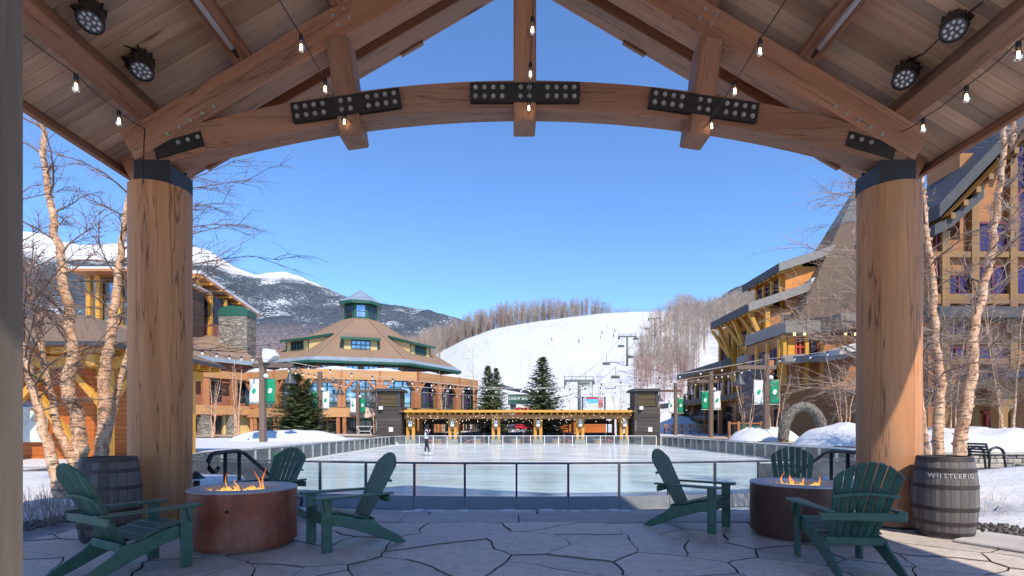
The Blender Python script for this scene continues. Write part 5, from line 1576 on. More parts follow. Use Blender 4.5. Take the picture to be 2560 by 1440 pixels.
slab('gutter_snow', SNOWCLEAN, [(28.2, 48.95, 14.75), (30.2, 48.95, 15.4), (30.2, 50, 15.4), (28.2, 50, 14.75)], 0.4)
eave('lower_roof', 22.9, 7.7, 25.5, 8.5, 57.0, 72.0)
eave('porch_roof', 21.8, 4.6 - 0.6, 25.6, 5.0 - 0.4, 51.5, 77.0, 0.35)
eave('entry_canopy', 22.2, 2.1, 25.4, 2.3, 60, 68, 0.3)
for y in (49.6, 53.2, 57.0):
    a = Vector((WX - 0.3, y, 8.2)); b = Vector((22.7, y, 12.0))
    beam('strut', a, b, 0.34, 0.36, YELLOW, rl, bev=0)
    beam('strut', a + Vector((0, 0.1, 0)), b + Vector((0.1, 2.2, 0.1)), 0.3, 0.3, YELLOW, rl, bev=0)
    vbeam('wall_post', (WX - 0.3, y), 3.6, 12.4, 0.42, 0.42, YELLOW, rl, bev=0)
bal = part(rl, 'balcony', GREYFASCIA, (22.9, 24.55), (50.2, 53.0), (7.6, 8.25))
for y in (50.3, 51.2, 52.1, 52.9): vbeam('baluster', (22.98, y), 8.25, 9.3, 0.1, 0.1, YELLOW, bal, bev=0)
beam('balcony_rail', (22.98, 50.2, 9.3), (22.98, 53.0, 9.3), 0.1, 0.1, DARKFASCIA, bal, bev=0)
for x in (23.0, 23.5, 24.0, 24.5): vbeam('baluster', (x, 50.25), 8.25, 9.3, 0.1, 0.1, YELLOW, bal, bev=0)
for i in range(6):
    vbeam('porch_post', (22.9, 53 + i * 4.2), 0.1, 4.3, 0.4, 0.4, ORANGE, rl, bev=0)
    vbeam('terrace_post', (WX - 0.2, 53 + i * 4.2), 0.1, 4.0, 0.3, 0.3, ORANGE, rl, bev=0)
part(rl, 'terrace_rail', DARKFASCIA, (22.95, 23.0), (60, 73), (2.5, 3.2))
# pyramid: eight-sided, steep, with lead cap and skylights
PC = Vector((34.2, 51.0, 0))
def oct2(r, z, n=8): return [Vector((PC.x + r * math.cos(2 * math.pi * (i + 0.5) / n), PC.y + r * math.sin(2 * math.pi * (i + 0.5) / n), z)) for i in range(n)]
def pyr(name, mat, r0, z0, r1, z1):
    m = MB(); m.add(oct2(r0, z0) + oct2(r1, z1), [(k, (k + 1) % 8, 8 + (k + 1) % 8, 8 + k) for k in range(8)])
    return m.obj(name, mat, rl)
pr = pyr('pyramid_roof', SHINGLE2, 8.7, 10.9, 2.9, 20.6)
pyr('pyramid_cap', GREYFASCIA, 2.96, 20.55, 0.05, 25.4)
pyr('pyramid_fascia', DARKFASCIA, 8.75, 10.4, 8.7, 10.92)
pyr('pyramid_soffit', YELLOW, 6.6, 10.6, 8.74, 10.42)
pyr('pyramid_drum', ORSHINGLE, 6.4, 0.2, 6.5, 10.7)
for z, dx in ((17.2, 0), (13.6, 0)):
    f = (z - 10.9) / 9.7; r = 8.7 + (2.9 - 8.7) * f
    a = -math.pi / 2 - math.pi / 4 * 0.0
    ap_ = r * math.cos(math.pi / 8)
    c = Vector((PC.x - 2.2, PC.y - ap_ - 0.02, z))
    MB().add([c + Vector(v) for v in ((-0.7, 0.0, -1.0), (0.9, 0.0, -1.0), (0.9, 1.18, 0.9), (-0.5, 1.18, 0.9))], [(0, 1, 2, 3)]).obj('skylight', WINDARK, pr).location = (0, -0.06, 0.05)
# bay with red window and canopy with snow, nearer the plaza
KB = F / 43.5
def BX(px): return (px - CX) / KB
def BZ(py): return EYE + (HY - py) / KB
bay = part(rl, 'bay', REDWOOD, (BX(1955), BX(2200)), (43.5, 50), (0.1, BZ(838)))
for ya in (43.9, 45.9, 47.9):
    w = part(bay, 'window', WINPURPLE, (BX(1955) - 0.06, BX(1955) - 0.005), (ya, ya + 1.5), (5.0, 7.9))
    MB().bx(BX(1955) - 0.12, BX(1955) - 0.061, ya + 0.7, ya + 0.8, 5.0, 7.9).bx(BX(1955) - 0.12, BX(1955) - 0.062, ya, ya + 1.5, 4.9, 5.05).obj('frame', WARMDARK, w)
    vbeam('bay_post', (BX(1955) - 0.1, ya - 0.22), 4.2, 8.5, 0.28, 0.3, YELLOW, rl, bev=0)
for px in (1958, 2013, 2050): vbeam('bay_post', (BX(px), 43.36), 4.6, BZ(838), 0.3, 0.3, YELLOW, rl, bev=0)
beam('bay_girt', (BX(1952), 43.4, BZ(900)), (BX(2200), 43.4, BZ(900)), 0.3, 0.5, ORANGE, rl, bev=0)
part(rl, 'bay_roof', GREYFASCIA, (BX(1950), BX(2036)), (42.6, 50), (BZ(836), BZ(806)))
part(rl, 'bay_roof', GREYFASCIA, (BX(2080), BX(2215)), (42.3, 50), (BZ(820), BZ(790)))
slab('bay_roof', DARKFASCIA, [(BX(1952), 42.7, BZ(838)), (BX(1952) + 0.1, 42.7, BZ(838)), (25.5, 50.4, 8.6), (24.3, 50.4, 8.6)], 0.9)  # left-facing edge, with its shade put into the dark colour
slab('bay_roof', DARKFASCIA, [(BX(2037), 42.62, BZ(836)), (BX(2079), 42.35, BZ(822)), (BX(2079), 47, BZ(822)), (BX(2037), 47, BZ(836))], 0.9)
REDF = plain('red_window_frame', (0.55, 0.06, 0.03), 0.5, 0.1, 3, bump=0.05)
part(bay, 'yellow_panel', YELLOW, (BX(1968), BX(1986)), (43.40, 43.48), (BZ(890), BZ(842)))
w = part(bay, 'red_window', WINDARK, (BX(1988), BX(2009)), (43.42, 43.48), (BZ(890), BZ(842)))
mm = MB()
for px in (1988, 1998, 2009): mm.bx(BX(px) - 0.07, BX(px) + 0.07, 43.34, 43.415, BZ(890), BZ(842))
mm.bx(BX(1986), BX(2011), 43.335, 43.41, BZ(868) - 0.06, BZ(868) + 0.06); mm.bx(BX(1964), BX(2012), 43.3, 43.4, BZ(893), BZ(889))
mm.obj('frame', REDF, w)
w = part(bay, 'red_window', WINDARK, (BX(2018), BX(2042)), (43.42, 43.48), (BZ(888), BZ(840)))
MB().bx(BX(2016), BX(2019), 43.34, 43.415, BZ(888), BZ(840)).bx(BX(2041), BX(2044), 43.34, 43.415, BZ(888), BZ(840)).obj('frame', REDF, w)
for px in (1975, 2000, 2100, 2125): MB().lathe([(0.1, 0), (0.1, 0.2)], 8, (BX(px), 42.8, BZ(842))).obj('downlight', emit('warm_lamp', (1, 0.75, 0.3), 1.2), bay)
cano = slab('canopy', GREYFASCIA, [(BX(1915), 40.5, BZ(915)), (BX(2010), 40.5, BZ(915)), (BX(2200), 44, BZ(880)), (BX(1960), 44, BZ(893))], 0.3)
m = MB(); sp = [(1945, 906), (1960, 912), (2000, 908), (2050, 898), (2100, 886), (2140, 873), (2140, 858), (2095, 868), (2040, 888), (1990, 898), (1955, 900)]
m.xz([(BX(a), BZ(b)) for a, b in sp], 41.2, 43.2)
m.obj('canopy_snow', SNOWCLEAN, cano)
part(rl, 'ground_shop', NAVY, (BX(1938), BX(2260)), (44.2, 50), (0.05, BZ(912)))
for px in (1930, 2018, 2090, 2180): vbeam('shop_post', (BX(px), 43.9), 0.05, BZ(900), 0.5, 0.5, ORANGE, rl, bev=0)

# ------------------------------------------------------------------ near right building
nb_ = thing('right_building', 'dark timber building with purple windows and red door at the right edge', 'building', (30, 33, 0))
kn = F / 30.0
def NX(px): return (px - CX) / kn
def NZ(py): return EYE + (HY - py) / kn
part(nb_, 'wall', REDWOOD, (NX(2320), NX(2900)), (30, 32.4), (-0.3, 12.0))
part(nb_, 'upper_wall', REDWOOD, (NX(2400), NX(2900)), (30.01, 32.4), (12.0, 17.0))
def rake(name, pts, y0, y1, mat, th, parent=nb_):
    m = MB(); V = [(NX(a), NZ(b)) for a, b in pts]
    P2 = V + [(x, z + th) for x, z in reversed(V)]
    m.xz(P2, y0, y1); return m.obj(name, mat, parent)
r1 = rake('upper_roof', [(2285, 575), (2400, 452), (2600, 240)], 28.2, 32.3, DARKFASCIA, 0.75)
r2 = rake('middle_roof', [(2288, 610), (2330, 590), (2405, 520)], 28.6, 32.3, DARKFASCIA, 0.6)
rake('soffit', [(2310, 568), (2420, 458), (2600, 268)], 28.3, 32.2, OCHRE, 0.02)
for i in range(9):
    px = 2325 + i * 30; py = 560 - (px - 2310) * 1.03
    beam('bracket', (NX(px), 28.4, NZ(py + 22)), (NX(px), 30.2, NZ(py + 22)), 0.25, 0.32, OCHRE, nb_, bev=0)
part(nb_, 'belt_roof', DARKFASCIA, (NX(2300), NX(2900)), (28.6, 30), (NZ(806), NZ(780)))
part(nb_, 'porch_roof', NAVY, (NX(2395), NX(2900)), (27.0, 30), (NZ(955), NZ(938)))
for px in (2352, 2425, 2520, 2600): vbeam('wall_post', (NX(px), 29.85), -0.3, 12.4 if px < 2400 else 16.5, 0.42, 0.45, OCHRE, nb_, bev=0)
for py in (640, 750, 850, 905): beam('girt', (NX(2310), 29.84, NZ(py)), (NX(2700), 29.84, NZ(py)), 0.3, 0.55 if py in (750, 850) else 0.32, OCHRE, nb_, bev=0)
for a, b, c, d in ((2335, 560, 2350, 740), (2365, 690, 2418, 745), (2440, 560, 2512, 640), (2535, 330, 2580, 470), (2540, 480, 2640, 640), (2440, 668, 2512, 738), (2535, 668, 2640, 738), (2360, 870, 2410, 900), (2360, 770, 2415, 840), (2440, 870, 2510, 900)):
    w = part(nb_, 'window', WINVIOLET, (NX(a), NX(c)), (29.9, 29.97), (NZ(d), NZ(b)))
    mm = MB()
    for px in (a, (a + c) / 2, c): mm.bx(NX(px) - 0.05, NX(px) + 0.05, 29.82, 29.895, NZ(d), NZ(b))
    mm.bx(NX(a), NX(c), 29.82, 29.894, NZ(b) - 0.06, NZ(b) + 0.06)
    mm.obj('frame', plain('maroon_frame', (0.14, 0.02, 0.03), 0.5, 0.2, 3, bump=0.05), w)
for px in (2425, 2540):
    s = 1 if px < 2480 else -1
    vbeam('porch_post', (NX(px), 28.2), -0.3, NZ(950), 0.5, 0.5, OCHRE, nb_)
    beam('brace', (NX(px + s * 6), 28.2, NZ(1030)), (NX(px + s * 28), 28.2, NZ(982)), 0.4, 0.4, OCHRE, nb_, bev=0)
beam('porch_beam', (NX(2405), 28.2, NZ(972)), (NX(2570), 28.2, NZ(972)), 0.45, 0.5, OCHRE, nb_)
REDD = plain('red_door_paint', (0.27, 0.018, 0.02), 0.45, 0.15, 4, bump=0.05)
for a, b in ((2457, 2495), (2496.5, 2534)):
    d = part(nb_, 'door', REDD, (NX(a), NX(b)), (29.78, 29.88), (NZ(1132), NZ(1035)))
    w_ = NX(b) - NX(a); xm = (NX(a) + NX(b)) / 2
    pts = [(xm + (w_ * 0.30) * math.copysign(abs(math.cos(t)) ** 0.5, math.cos(t)), 1.25 - (1073 - HY) / kn + 0.62 * math.copysign(abs(math.sin(t)) ** 0.6, math.sin(t))) for t in [2 * math.pi * i / 24 for i in range(24)]]
    MB().xz(pts, 29.74, 29.777).obj('oval_glass', WINDARK, d)
part(nb_, 'door_frame', REDD, (NX(2450), NX(2541)), (29.77, 29.9), (NZ(1034), NZ(1028)))
sb = part(nb_, 'sign_board', plain('sign_white', (0.68, 0.70, 0.68), 0.6, 0.05, 3, bump=0), (NX(2441), NX(2494)), (28.9, 28.97), (NZ(1021), NZ(992)))
for cxp, mt in ((2453, LOGOG), (2484, REDF)):
    c = Vector((NX(cxp), 28.89, NZ(1003))); m = MB()
    for i in range(9):
        a0 = 2 * math.pi * i / 9
        m.add([c, c + Vector((0.27 * math.cos(a0), 0, 0.27 * math.sin(a0))), c + Vector((0.27 * math.cos(a0 + .35), 0, 0.27 * math.sin(a0 + .35)))], [(0, 1, 2)])
    m.obj('sweet_swirl', mt, sb)
text('lettering', 'CANDY', 0.22, Matrix.Translation((NX(2468), 28.885, NZ(1015))) @ STAND, LOGOG, sb)
part(nb_, 'notice', WHITE, (NX(2418), NX(2429)), (27.9, 27.94), (NZ(1084), NZ(1068)))
# ------------------------------------------------------------------ trees
def bark_mat():
    t = NT('river_birch_bark')
    v = t.co('Object', (1, 1, 0.55), False)
    n1 = t.noise(v, 7, 6, 0.7, 0.8); n2 = t.noise(t.co('Object', (4, 4, 16), False), 1.5, 5, 0.7)
    c = t.ramp(n1, [(0.32, (0.20, 0.105, 0.06)), (0.45, (0.56, 0.32, 0.19)), (0.6, (0.74, 0.52, 0.35))])
    c = t.mix(t.ramp(n2, [(0.53, 0.0), (0.62, 0.9)]), c, (0.05, 0.033, 0.027))
    t.col(c); t.rough(0.8); t.bump(t.math('ADD', n1, n2), 0.8, 0.03)
    return t.m
BARK = bark_mat()
PEEL = plain('peeling_bark', (0.55, 0.34, 0.22), 0.75, 0.45, 9, bump=0.2)
BRANCH = plain('branch_bark', (0.17, 0.115, 0.09), 0.75, 0.3, 5, bump=0.2)
TWIG = plain('twig_bark', (0.20, 0.13, 0.105), 0.7, 0.3, 3, bump=0)
TWIGL = plain('pale_sunlit_twig_bark', (0.27, 0.20, 0.165), 0.7, 0.3, 3, bump=0)  # paler twig bark; sunlight on the twigs is put into the colour
def rdir(r, up):
    a = r.uniform(0, 6.283)
    return Vector((math.cos(a) * math.cos(up), math.sin(a) * math.cos(up), math.sin(up)))
def grow(mb, p, d, L, r0, r, droop, n=4, seg=3, wob=0.18):
    pts = [p]; q = p.copy(); dd = d.copy()
    for i in range(n):
        dd = (dd + Vector((r.uniform(-wob, wob), r.uniform(-wob, wob), r.uniform(-wob, wob) + droop * (i + 1) / n))).normalized()
        q = q + dd * (L / n); pts.append(q.copy())
    mb.tube(pts, [r0 * (1 - 0.8 * i / n) for i in range(n + 1)], seg, False)
    return pts
def birch(label, stems, seed, nb=12, blen=1.5, twig=TWIG, t0=0.35, peel=True, bias=None, thin=1.0, group='bare birches', nt=7, nst=3, name='birch_tree', droop=-0.12):
    """stems: list of (points, base radius)"""
    r = random.Random(seed)
    base = stems[0][0][0]
    t = thing(name, label, 'tree', base, 0, group)
    br, tw = MB(), MB()
    for si, (pts, r0) in enumerate(stems):
        pts = [Vector(p) for p in pts]
        fine = []
        for a, b in zip(pts, pts[1:]):
            for u in (0, 0.34, 0.67): fine.append(a.lerp(b, u) + Vector((r.uniform(-1, 1), r.uniform(-1, 1), 0)) * r0 * 0.22)
        fine.append(pts[-1]); n = len(fine)
        rad = [max(0.008, r0 * (1 - 0.78 * i / (n - 1))) for i in range(n)]
        MB().tube(fine, rad, 10 if r0 > 0.05 else 6).obj('stem', BARK, t, True)
        if peel and r0 > 0.04:
            pm = MB()
            for k in range(int(90 * (r0 / 0.1))):
                u = r.uniform(0.02, 0.8) * (n - 1); i = int(u)
                c = fine[i].lerp(fine[i + 1], u - i); rr = rad[i]
                a = r.uniform(0, 6.28); w = r.uniform(0.02, 0.06); h = r.uniform(0.015, 0.05)
                o = Vector((math.cos(a), math.sin(a), 0)); s_ = Vector((-math.sin(a), math.cos(a), 0))
                lift = r.uniform(0.01, 0.035)
                A = c + o * rr * 0.97
                pm.add([A - s_ * w / 2, A + s_ * w / 2 + o * lift * 0.5, A + s_ * w / 2 + o * lift + Vector((0, 0, h)), A - s_ * w / 2 + o * lift * 0.3 + Vector((0, 0, h))], [(0, 1, 2, 3)])
            tag(pm.obj('peeling_bark', PEEL, t), kind='stuff')
        for k in range(nb):
            u = t0 + (1 - t0) * (k + r.random()) / nb
            i = min(n - 2, int(u * (n - 1)))
            p = fine[i].lerp(fine[i + 1], u * (n - 1) - i)
            d = rdir(r, r.uniform(0.25, 0.95))
            L = blen * r.uniform(0.55, 1.2) * (1.15 - 0.55 * u)
            if bias and k % 2 == 0:
                bv = Vector(bias[si % len(bias)]); d = (d * 0.5 + bv).normalized(); L *= 1.3 + 0.65 * (abs(bv.x) >= 1)
            rb = min(rad[i] * 0.42, 0.017) * thin
            P = grow(br, p, d, L, rb, r, droop, 5, 5)
            for q in range(nt):
                j = r.uniform(0.8, 4.9); jj = int(j)
                s0 = P[jj].lerp(P[jj + 1], j - jj)
                dd = ((P[jj + 1] - P[jj]).normalized() + rdir(r, r.uniform(-0.3, 0.8)) * 0.8).normalized()
                T = grow(tw, s0, dd, L * r.uniform(0.25, 0.5), max(0.0035, rb * 0.4), r, droop, 4, 3)
                for w in range(nst):
                    s1 = T[r.randint(1, 3)]
                    dz = ((dd + rdir(r, r.uniform(-0.5, 0.6)) * 0.9)).normalized()
                    grow(tw, s1, dz, L * r.uniform(0.12, 0.26), max(0.0025, rb * 0.24), r, droop * 1.4, 3, 3)
    tag(br.obj('branches', BRANCH, t, True), kind='stuff')
    tag(tw.obj('twigs', twig, t), kind='stuff')
    return t
def pl(px, Y): return [W(a, b, Y) for a, b in px]
YB = 8.6
birch('clump of peeling birch stems left of the left column', [
    (pl([(215, 1240), (201, 1141), (201, 1094), (181, 1010), (171, 960), (183, 883), (168, 782), (161, 698), (144, 614), (128, 530), (111, 386), (97, 228), (88, 90)], YB), 0.125),
    (pl([(225, 1245), (250, 1135), (259, 1044), (262, 950), (272, 866), (284, 782), (290, 715), (299, 631), (312, 560), (330, 420), (345, 250)], YB + 0.25), 0.115),
    (pl([(175, 1262), (155, 1255), (138, 1170), (111, 1077), (88, 993), (72, 930), (64, 883), (40, 700), (20, 500)], YB - 0.3), 0.10),
    (pl([(205, 1240), (175, 1141), (148, 1077), (134, 1010), (121, 960), (104, 850), (91, 782), (71, 732), (50, 640), (20, 420)], YB - 0.1), 0.075),
    (pl([(230, 1240), (262, 1120), (300, 960), (345, 800), (390, 640), (420, 480), (430, 380)], YB + 0.6), 0.07)],
    11, nb=20, blen=1.4, t0=0.4, nst=4, bias=[(-0.2, 0, 0.3), (1, 0, 0.25), (0.2, -0.2, 0.4), (0.3, 0, 0.4), (1.2, 0.1, 0.25)], nt=10)
YR = 9.6
birch('clump of peeling birch stems behind the right barrel', [
    (pl([(2322, 1180), (2318, 1138), (2308, 1060), (2299, 985), (2280, 900), (2255, 780), (2230, 600), (2205, 420)], YR), 0.072),
    (pl([(2346, 1185), (2346, 1138), (2345, 1050), (2352, 960), (2338, 850), (2332, 740), (2324, 640), (2312, 560), (2304, 470), (2306, 380), (2312, 250)], YR + 0.2), 0.105),
    (pl([(2395, 1185), (2400, 1138), (2412, 1050), (2426, 940), (2430, 850), (2450, 760), (2466, 680), (2482, 600), (2492, 520), (2506, 420), (2510, 330), (2535, 240), (2548, 100)], YR + 0.1), 0.115),
    (pl([(2530, 360), (2535, 300), (2560, 200), (2590, 60)], YR + 0.3), 0.05)],
    23, nb=32, blen=1.4, t0=0.25, nst=4, twig=TWIGL, bias=[(-1.2, 0, 0.3), (-1, 0.2, 0.35), (0.6, -0.1, 0.4), (0.2, 0, 0.5)], nt=11)
def rbirch(px, py, Y, H, n, seed, label, spread=0.18, twig=TWIGL, r0=0.07, nb=9, blen=None, grp='bare birches', nt=5, nst=2):
    r = random.Random(seed); b = W(px, py, Y); st = []
    b.z = gz(b.x, b.y) - 0.05
    for i in range(n):
        a = r.uniform(0, 6.28); ln = r.uniform(0.3, 1) * spread; p = b + Vector((math.cos(a), math.sin(a), 0)) * 0.12 * (n > 1)
        h = H * r.uniform(0.8, 1.05); P = [p]
        for k in range(1, 7):
            u = k / 6
            P.append(p + Vector((math.cos(a) * ln * h * u ** 1.2 + r.uniform(-.06, .06), math.sin(a) * ln * h * 0.5 * u, h * u)))
        st.append((P, r0 * r.uniform(0.75, 1.1)))
    return birch(label, st, seed + 5, nb=nb, blen=blen or H * 0.24, twig=twig, peel=False, thin=1.0, group=grp, nt=nt, nst=nst, t0=0.28)
rbirch(592, 1088, 43, 6.4, 4, 31, 'pale birch clump before the lodge wing, left of the nearest lamp post', 0.14, nb=10)
rbirch(530, 1086, 45, 5.8, 4, 32, 'pale birch clump before the lodge wing, nearest the left column', 0.16, nb=9)
rbirch(672, 1082, 46, 5.2, 2, 33, 'pair of pale birches directly behind the nearest left lamp post', 0.2, nb=9)
rbirch(938, 1085, 57, 6.2, 2, 34, 'thin birch leaning before the lodge sign beside the left dark tower', 0.14)
rbirch(1035, 1078, 60, 6.6, 3, 35, 'birch clump behind the left end of the yellow shelter', 0.12)
rbirch(1108, 1078, 60, 7.0, 3, 36, 'birch clump before the right end of the round lodge', 0.12)
rbirch(1160, 1076, 62, 7.2, 2, 37, 'tall thin birch at the right corner of the round lodge', 0.10, r0=0.06)
rbirch(1186, 1072, 68, 11.0, 1, 38, 'large bare tree against the snow right of the round lodge', 0.05, r0=0.1, nb=20, blen=3.0)
rbirch(1500, 1066, 80, 10.0, 2, 39, 'bare trees behind the right half of the yellow shelter', 0.14, nb=12, blen=2.6)
rbirch(1545, 1066, 78, 8.5, 3, 40, 'bare birch clump left of the right dark tower', 0.16, nb=10)
rbirch(1425, 1066, 84, 9.5, 1, 41, 'slender bare tree left of the trail map board', 0.08, nb=14, blen=2.4)
rbirch(1650, 1068, 70, 6.8, 2, 42, 'bare birch right of the right dark tower', 0.16, nb=9)
rbirch(1868, 1066, 37, 5.0, 5, 43, 'bushy birch clump left of the willow arch', 0.24, nb=13, nt=7, nst=3, r0=0.055)
rbirch(1938, 1074, 36, 5.2, 3, 44, 'birch clump directly behind the nearest right lamp post', 0.26, nb=12, nt=7, nst=3, r0=0.06)
rbirch(2112, 1060, 33, 5.6, 4, 45, 'birch clump right of the willow arch', 0.22, nb=13, nt=7, nst=3, r0=0.065)
rbirch(2372, 1098, 21, 5.6, 5, 46, 'slender multi-stemmed tree before the right building', 0.16, nb=30, nt=11, nst=5, r0=0.05)
rbirch(2520, 1090, 23, 7.0, 3, 47, 'bare tree before the red door of the right building', 0.24, nb=32, nt=11, nst=5, r0=0.06)
rbirch(2270, 1090, 22, 6.6, 3, 48, 'bare tree behind the right column', 0.22, nb=22, nt=9, nst=4, r0=0.06)

# ------------------------------------------------------------------ spruces
def needle_mat():
    t = NT('spruce_needles')
    v = t.co('Object', (1, 1, 1), True)
    n = t.noise(v, 9, 4, 0.7)
    t.col(t.ramp(n, [(0.3, (0.04, 0.062, 0.026)), (0.55, (0.11, 0.135, 0.05)), (0.8, (0.22, 0.20, 0.085))]))
    t.rough(0.7)
    return t.m
NEEDLE = needle_mat()
def spruce_meshes(seed, dens=1.0):
    r = random.Random(seed); m = MB()
    V, Fc = m.v, m.f
    z = 0.03
    while z < 0.99:
        R = 0.34 * (1 - z) ** 0.85 + 0.008
        nbr = max(5, int(15 * dens * (0.45 + R / 0.34)))
        for k in range(nbr):
            a = r.uniform(0, 6.283); L = R * r.uniform(0.72, 1.12); dro = r.uniform(-0.35, -0.08) + 0.5 * z
            o = Vector((math.cos(a), math.sin(a), 0)); s = Vector((-o.y, o.x, 0))
            q = max(4, int(L / 0.022))
            for i in range(q):
                u = (i + r.random()) / q
                c = o * L * u + Vector((0, 0, z + dro * L * u + 0.22 * L * u * u))
                for sg in (-1, 1):
                    ln = (0.018 + 0.05 * (1 - u) * L / 0.34 + 0.012) * r.uniform(0.6, 1.3)
                    d = (o * r.uniform(0.3, 0.9) + s * sg + Vector((0, 0, r.uniform(-0.35, 0.45)))).normalized()
                    w = o * 0.008 + Vector((0, 0, 0.007 * r.uniform(-1, 1)))
                    b = len(V)
                    V.append(tuple(c - w)); V.append(tuple(c + w)); V.append(tuple(c + d * ln)); Fc.append((b, b + 1, b + 2))
        z += 0.016 + 0.018 * (1 - z)
    me = m.mesh('needles'); me.materials.append(NEEDLE)
    tr = MB().tube([(0, 0, -0.02), (0, 0, 0.5), (0, 0, 1.0)], [0.022, 0.014, 0.002], 7).mesh('trunk', True); tr.materials.append(BRANCH)
    return me, tr
SPM = [spruce_meshes(1, 1.1), spruce_meshes(2, 0.8)]
def spruce(px, pyt, pyb, Y, label, wid=1.0, v=0):
    b = W(px, pyb, Y); tp = W(px, pyt, Y); H = tp.z - b.z
    t = thing('spruce_tree', label, 'tree', b, 0, 'spruces around the rink')
    M_ = Matrix.Translation(b) @ Matrix.Diagonal((H * wid, H * wid, H, 1)) @ Matrix.Rotation(px * 0.7, 4, 'Z')
    obj('foliage', SPM[v][0], t, None, M_); obj('trunk', SPM[v][1], t, None, M_)
spruce(741, 933, 1088, 44.5, 'broad dark spruce before the round lodge, behind the snow bank', 1.75)
spruce(768, 950, 1086, 45.5, 'slimmer spruce top just right of the broad left spruce', 1.5, 1)
spruce(1220, 915, 1088, 60, 'dark spruce behind the shelter, left of the lift terminal', 1.0)
spruce(1241, 920, 1088, 62, 'second dark spruce touching the left edge of the lift terminal', 1.0, 1)
spruce(1356, 893, 1092, 58.5, 'tall dark spruce behind the middle of the yellow shelter', 1.3)
spruce(1712, 985, 1082, 66, 'small thin dark spruce left of the shingled lodge', 0.8, 1)

# ------------------------------------------------------------------ leafless woods on the hill: too many to count
def wood_mat(name, a, b, c):
    t = NT(name)
    g = t.n('ShaderNodeNewGeometry'); mp = t.n('ShaderNodeMapping'); t.l(g.outputs['Position'], mp.inputs[0])
    mp.inputs['Scale'].default_value = (0.05, 0.05, 0.02)
    n = t.noise(mp.outputs[0], 1.0, 3, 0.6)
    t.col(t.ramp(n, [(0.3, a), (0.5, b), (0.7, c)])); t.rough(0.9)
    return t.m
HARDW = wood_mat('leafless_wood', (0.26, 0.20, 0.16), (0.36, 0.295, 0.25), (0.30, 0.22, 0.18))
def bare_unit(seed):
    r = random.Random(seed); m = MB()
    m.tube([(0, 0, 0), (r.uniform(-.02, .02), 0, 0.4), (r.uniform(-.03, .03), r.uniform(-.03, .03), 0.95)], [0.009, 0.006, 0.0015], 3, False)
    for k in range(34):
        z = r.uniform(0.22, 0.92); a = r.uniform(0, 6.28); L = r.uniform(0.12, 0.30) * (1.15 - z * 0.6)
        d = Vector((math.cos(a) * 0.55, math.sin(a) * 0.55, 0.85)).normalized(); p = Vector((0, 0, z)); e = p + d * L
        s = d.cross(Vector((math.sin(a * 3), 0.3, 0.2))).normalized() * 0.0034
        m.add([p - s, p + s, e], [(0, 1, 2)])
        for q in range(4):
            u = r.uniform(0.3, 1); b = p.lerp(e, u)
            dd = (d + rdir(r, r.uniform(0, 1)) * 0.8).normalized(); s2 = dd.orthogonal().normalized() * 0.0022
            m.add([b - s2, b + s2, b + dd * L * r.uniform(0.3, 0.6)], [(0, 1, 2)])
    v = np.array(m.v, dtype=np.float64)
    tri = []
    for f in m.f:
        for i in range(1, len(f) - 1): tri.append((f[0], f[i], f[i + 1]))
    return v, np.array(tri)
UN = [bare_unit(s) for s in (1, 2, 3, 4)]
def forest(name, label, spots, mat):
    VS, TS = [], []; off = 0; r = random.Random(len(spots))
    for p, H in spots:
        v, t_ = UN[r.randrange(4)]
        a = r.uniform(0, 6.28); c, s = math.cos(a), math.sin(a); w = H * r.uniform(0.85, 1.3)
        x = (v[:, 0] * c - v[:, 1] * s) * w + p.x; y = (v[:, 0] * s + v[:, 1] * c) * w + p.y; z = v[:, 2] * H + p.z - 0.3
        VS.append(np.stack([x, y, z], 1)); TS.append(t_ + off); off += len(v)
    V = np.concatenate(VS); T = np.concatenate(TS)
    me = bpy.data.meshes.new(name); me.vertices.add(len(V)); me.vertices.foreach_set('co', V.ravel())
    me.loops.add(len(T) * 3); me.loops.foreach_set('vertex_index', T.ravel().astype(np.int32))
    me.polygons.add(len(T)); me.polygons.foreach_set('loop_start', np.arange(0, len(T) * 3, 3, dtype=np.int32))
    me.update(); me.validate()
    o = obj(name, me, None, mat)
    return tag(o, label, 'trees', kind='stuff')
r = random.Random(99)
sp = []
for k in range(1100):
    px = r.uniform(900, 1570); s = 1.0 + 0.13 * r.random() ** 1.3
    hgt = lerp([(900, 14), (1000, 15), (1100, 18), (1300, 20), (1480, 16), (1540, 7), (1570, 4)], px)
    if px < 1100: s = r.uniform(0.62, 1.1)
    sp.append((hill(px, s), hgt * r.uniform(0.75, 1.1)))
for k in range(60):
    px = r.uniform(1540, 1700); sp.append((hill(px, r.uniform(1.0, 1.05)), r.uniform(3, 8)))
forest('left_woodland', 'leafless woods along the left side of the ski run', sp, HARDW)
EDGE = [(700, 1700), (781, 1693), (807, 1676), (855, 1634), (897, 1592), (953, 1572), (990, 1585), (1030, 1640)]
sp = []
while len(sp) < 1150:
    px = r.uniform(1560, 2050); s = r.uniform(0.12, 1.08)
    p = hill(px, s); py = HY - (p.z - EYE) / p.y * F
    if px < lerp([(a, b) for a, b in EDGE], py) + r.uniform(0, 12): continue
    if 1735 < px < 1805 - (py - 880) * 0.35 + 20 and 850 < py < 985 and px > 1735 + (985 - py) * 0.3: continue
    sp.append((p, r.uniform(11, 17) * (0.75 if s < 0.3 else 1.0)))
forest('right_woodland', 'leafless woods along the right side of the ski run', sp, HARDW)
SHRUBRED = wood_mat('red_osier_brush', (0.34, 0.19, 0.16), (0.30, 0.17, 0.14), (0.38, 0.25, 0.20))
sp = []
for k in range(170):
    px = r.uniform(1585, 1720); p = hill(px, r.uniform(0.03, 0.26)); sp.append((p, r.uniform(4, 8)))
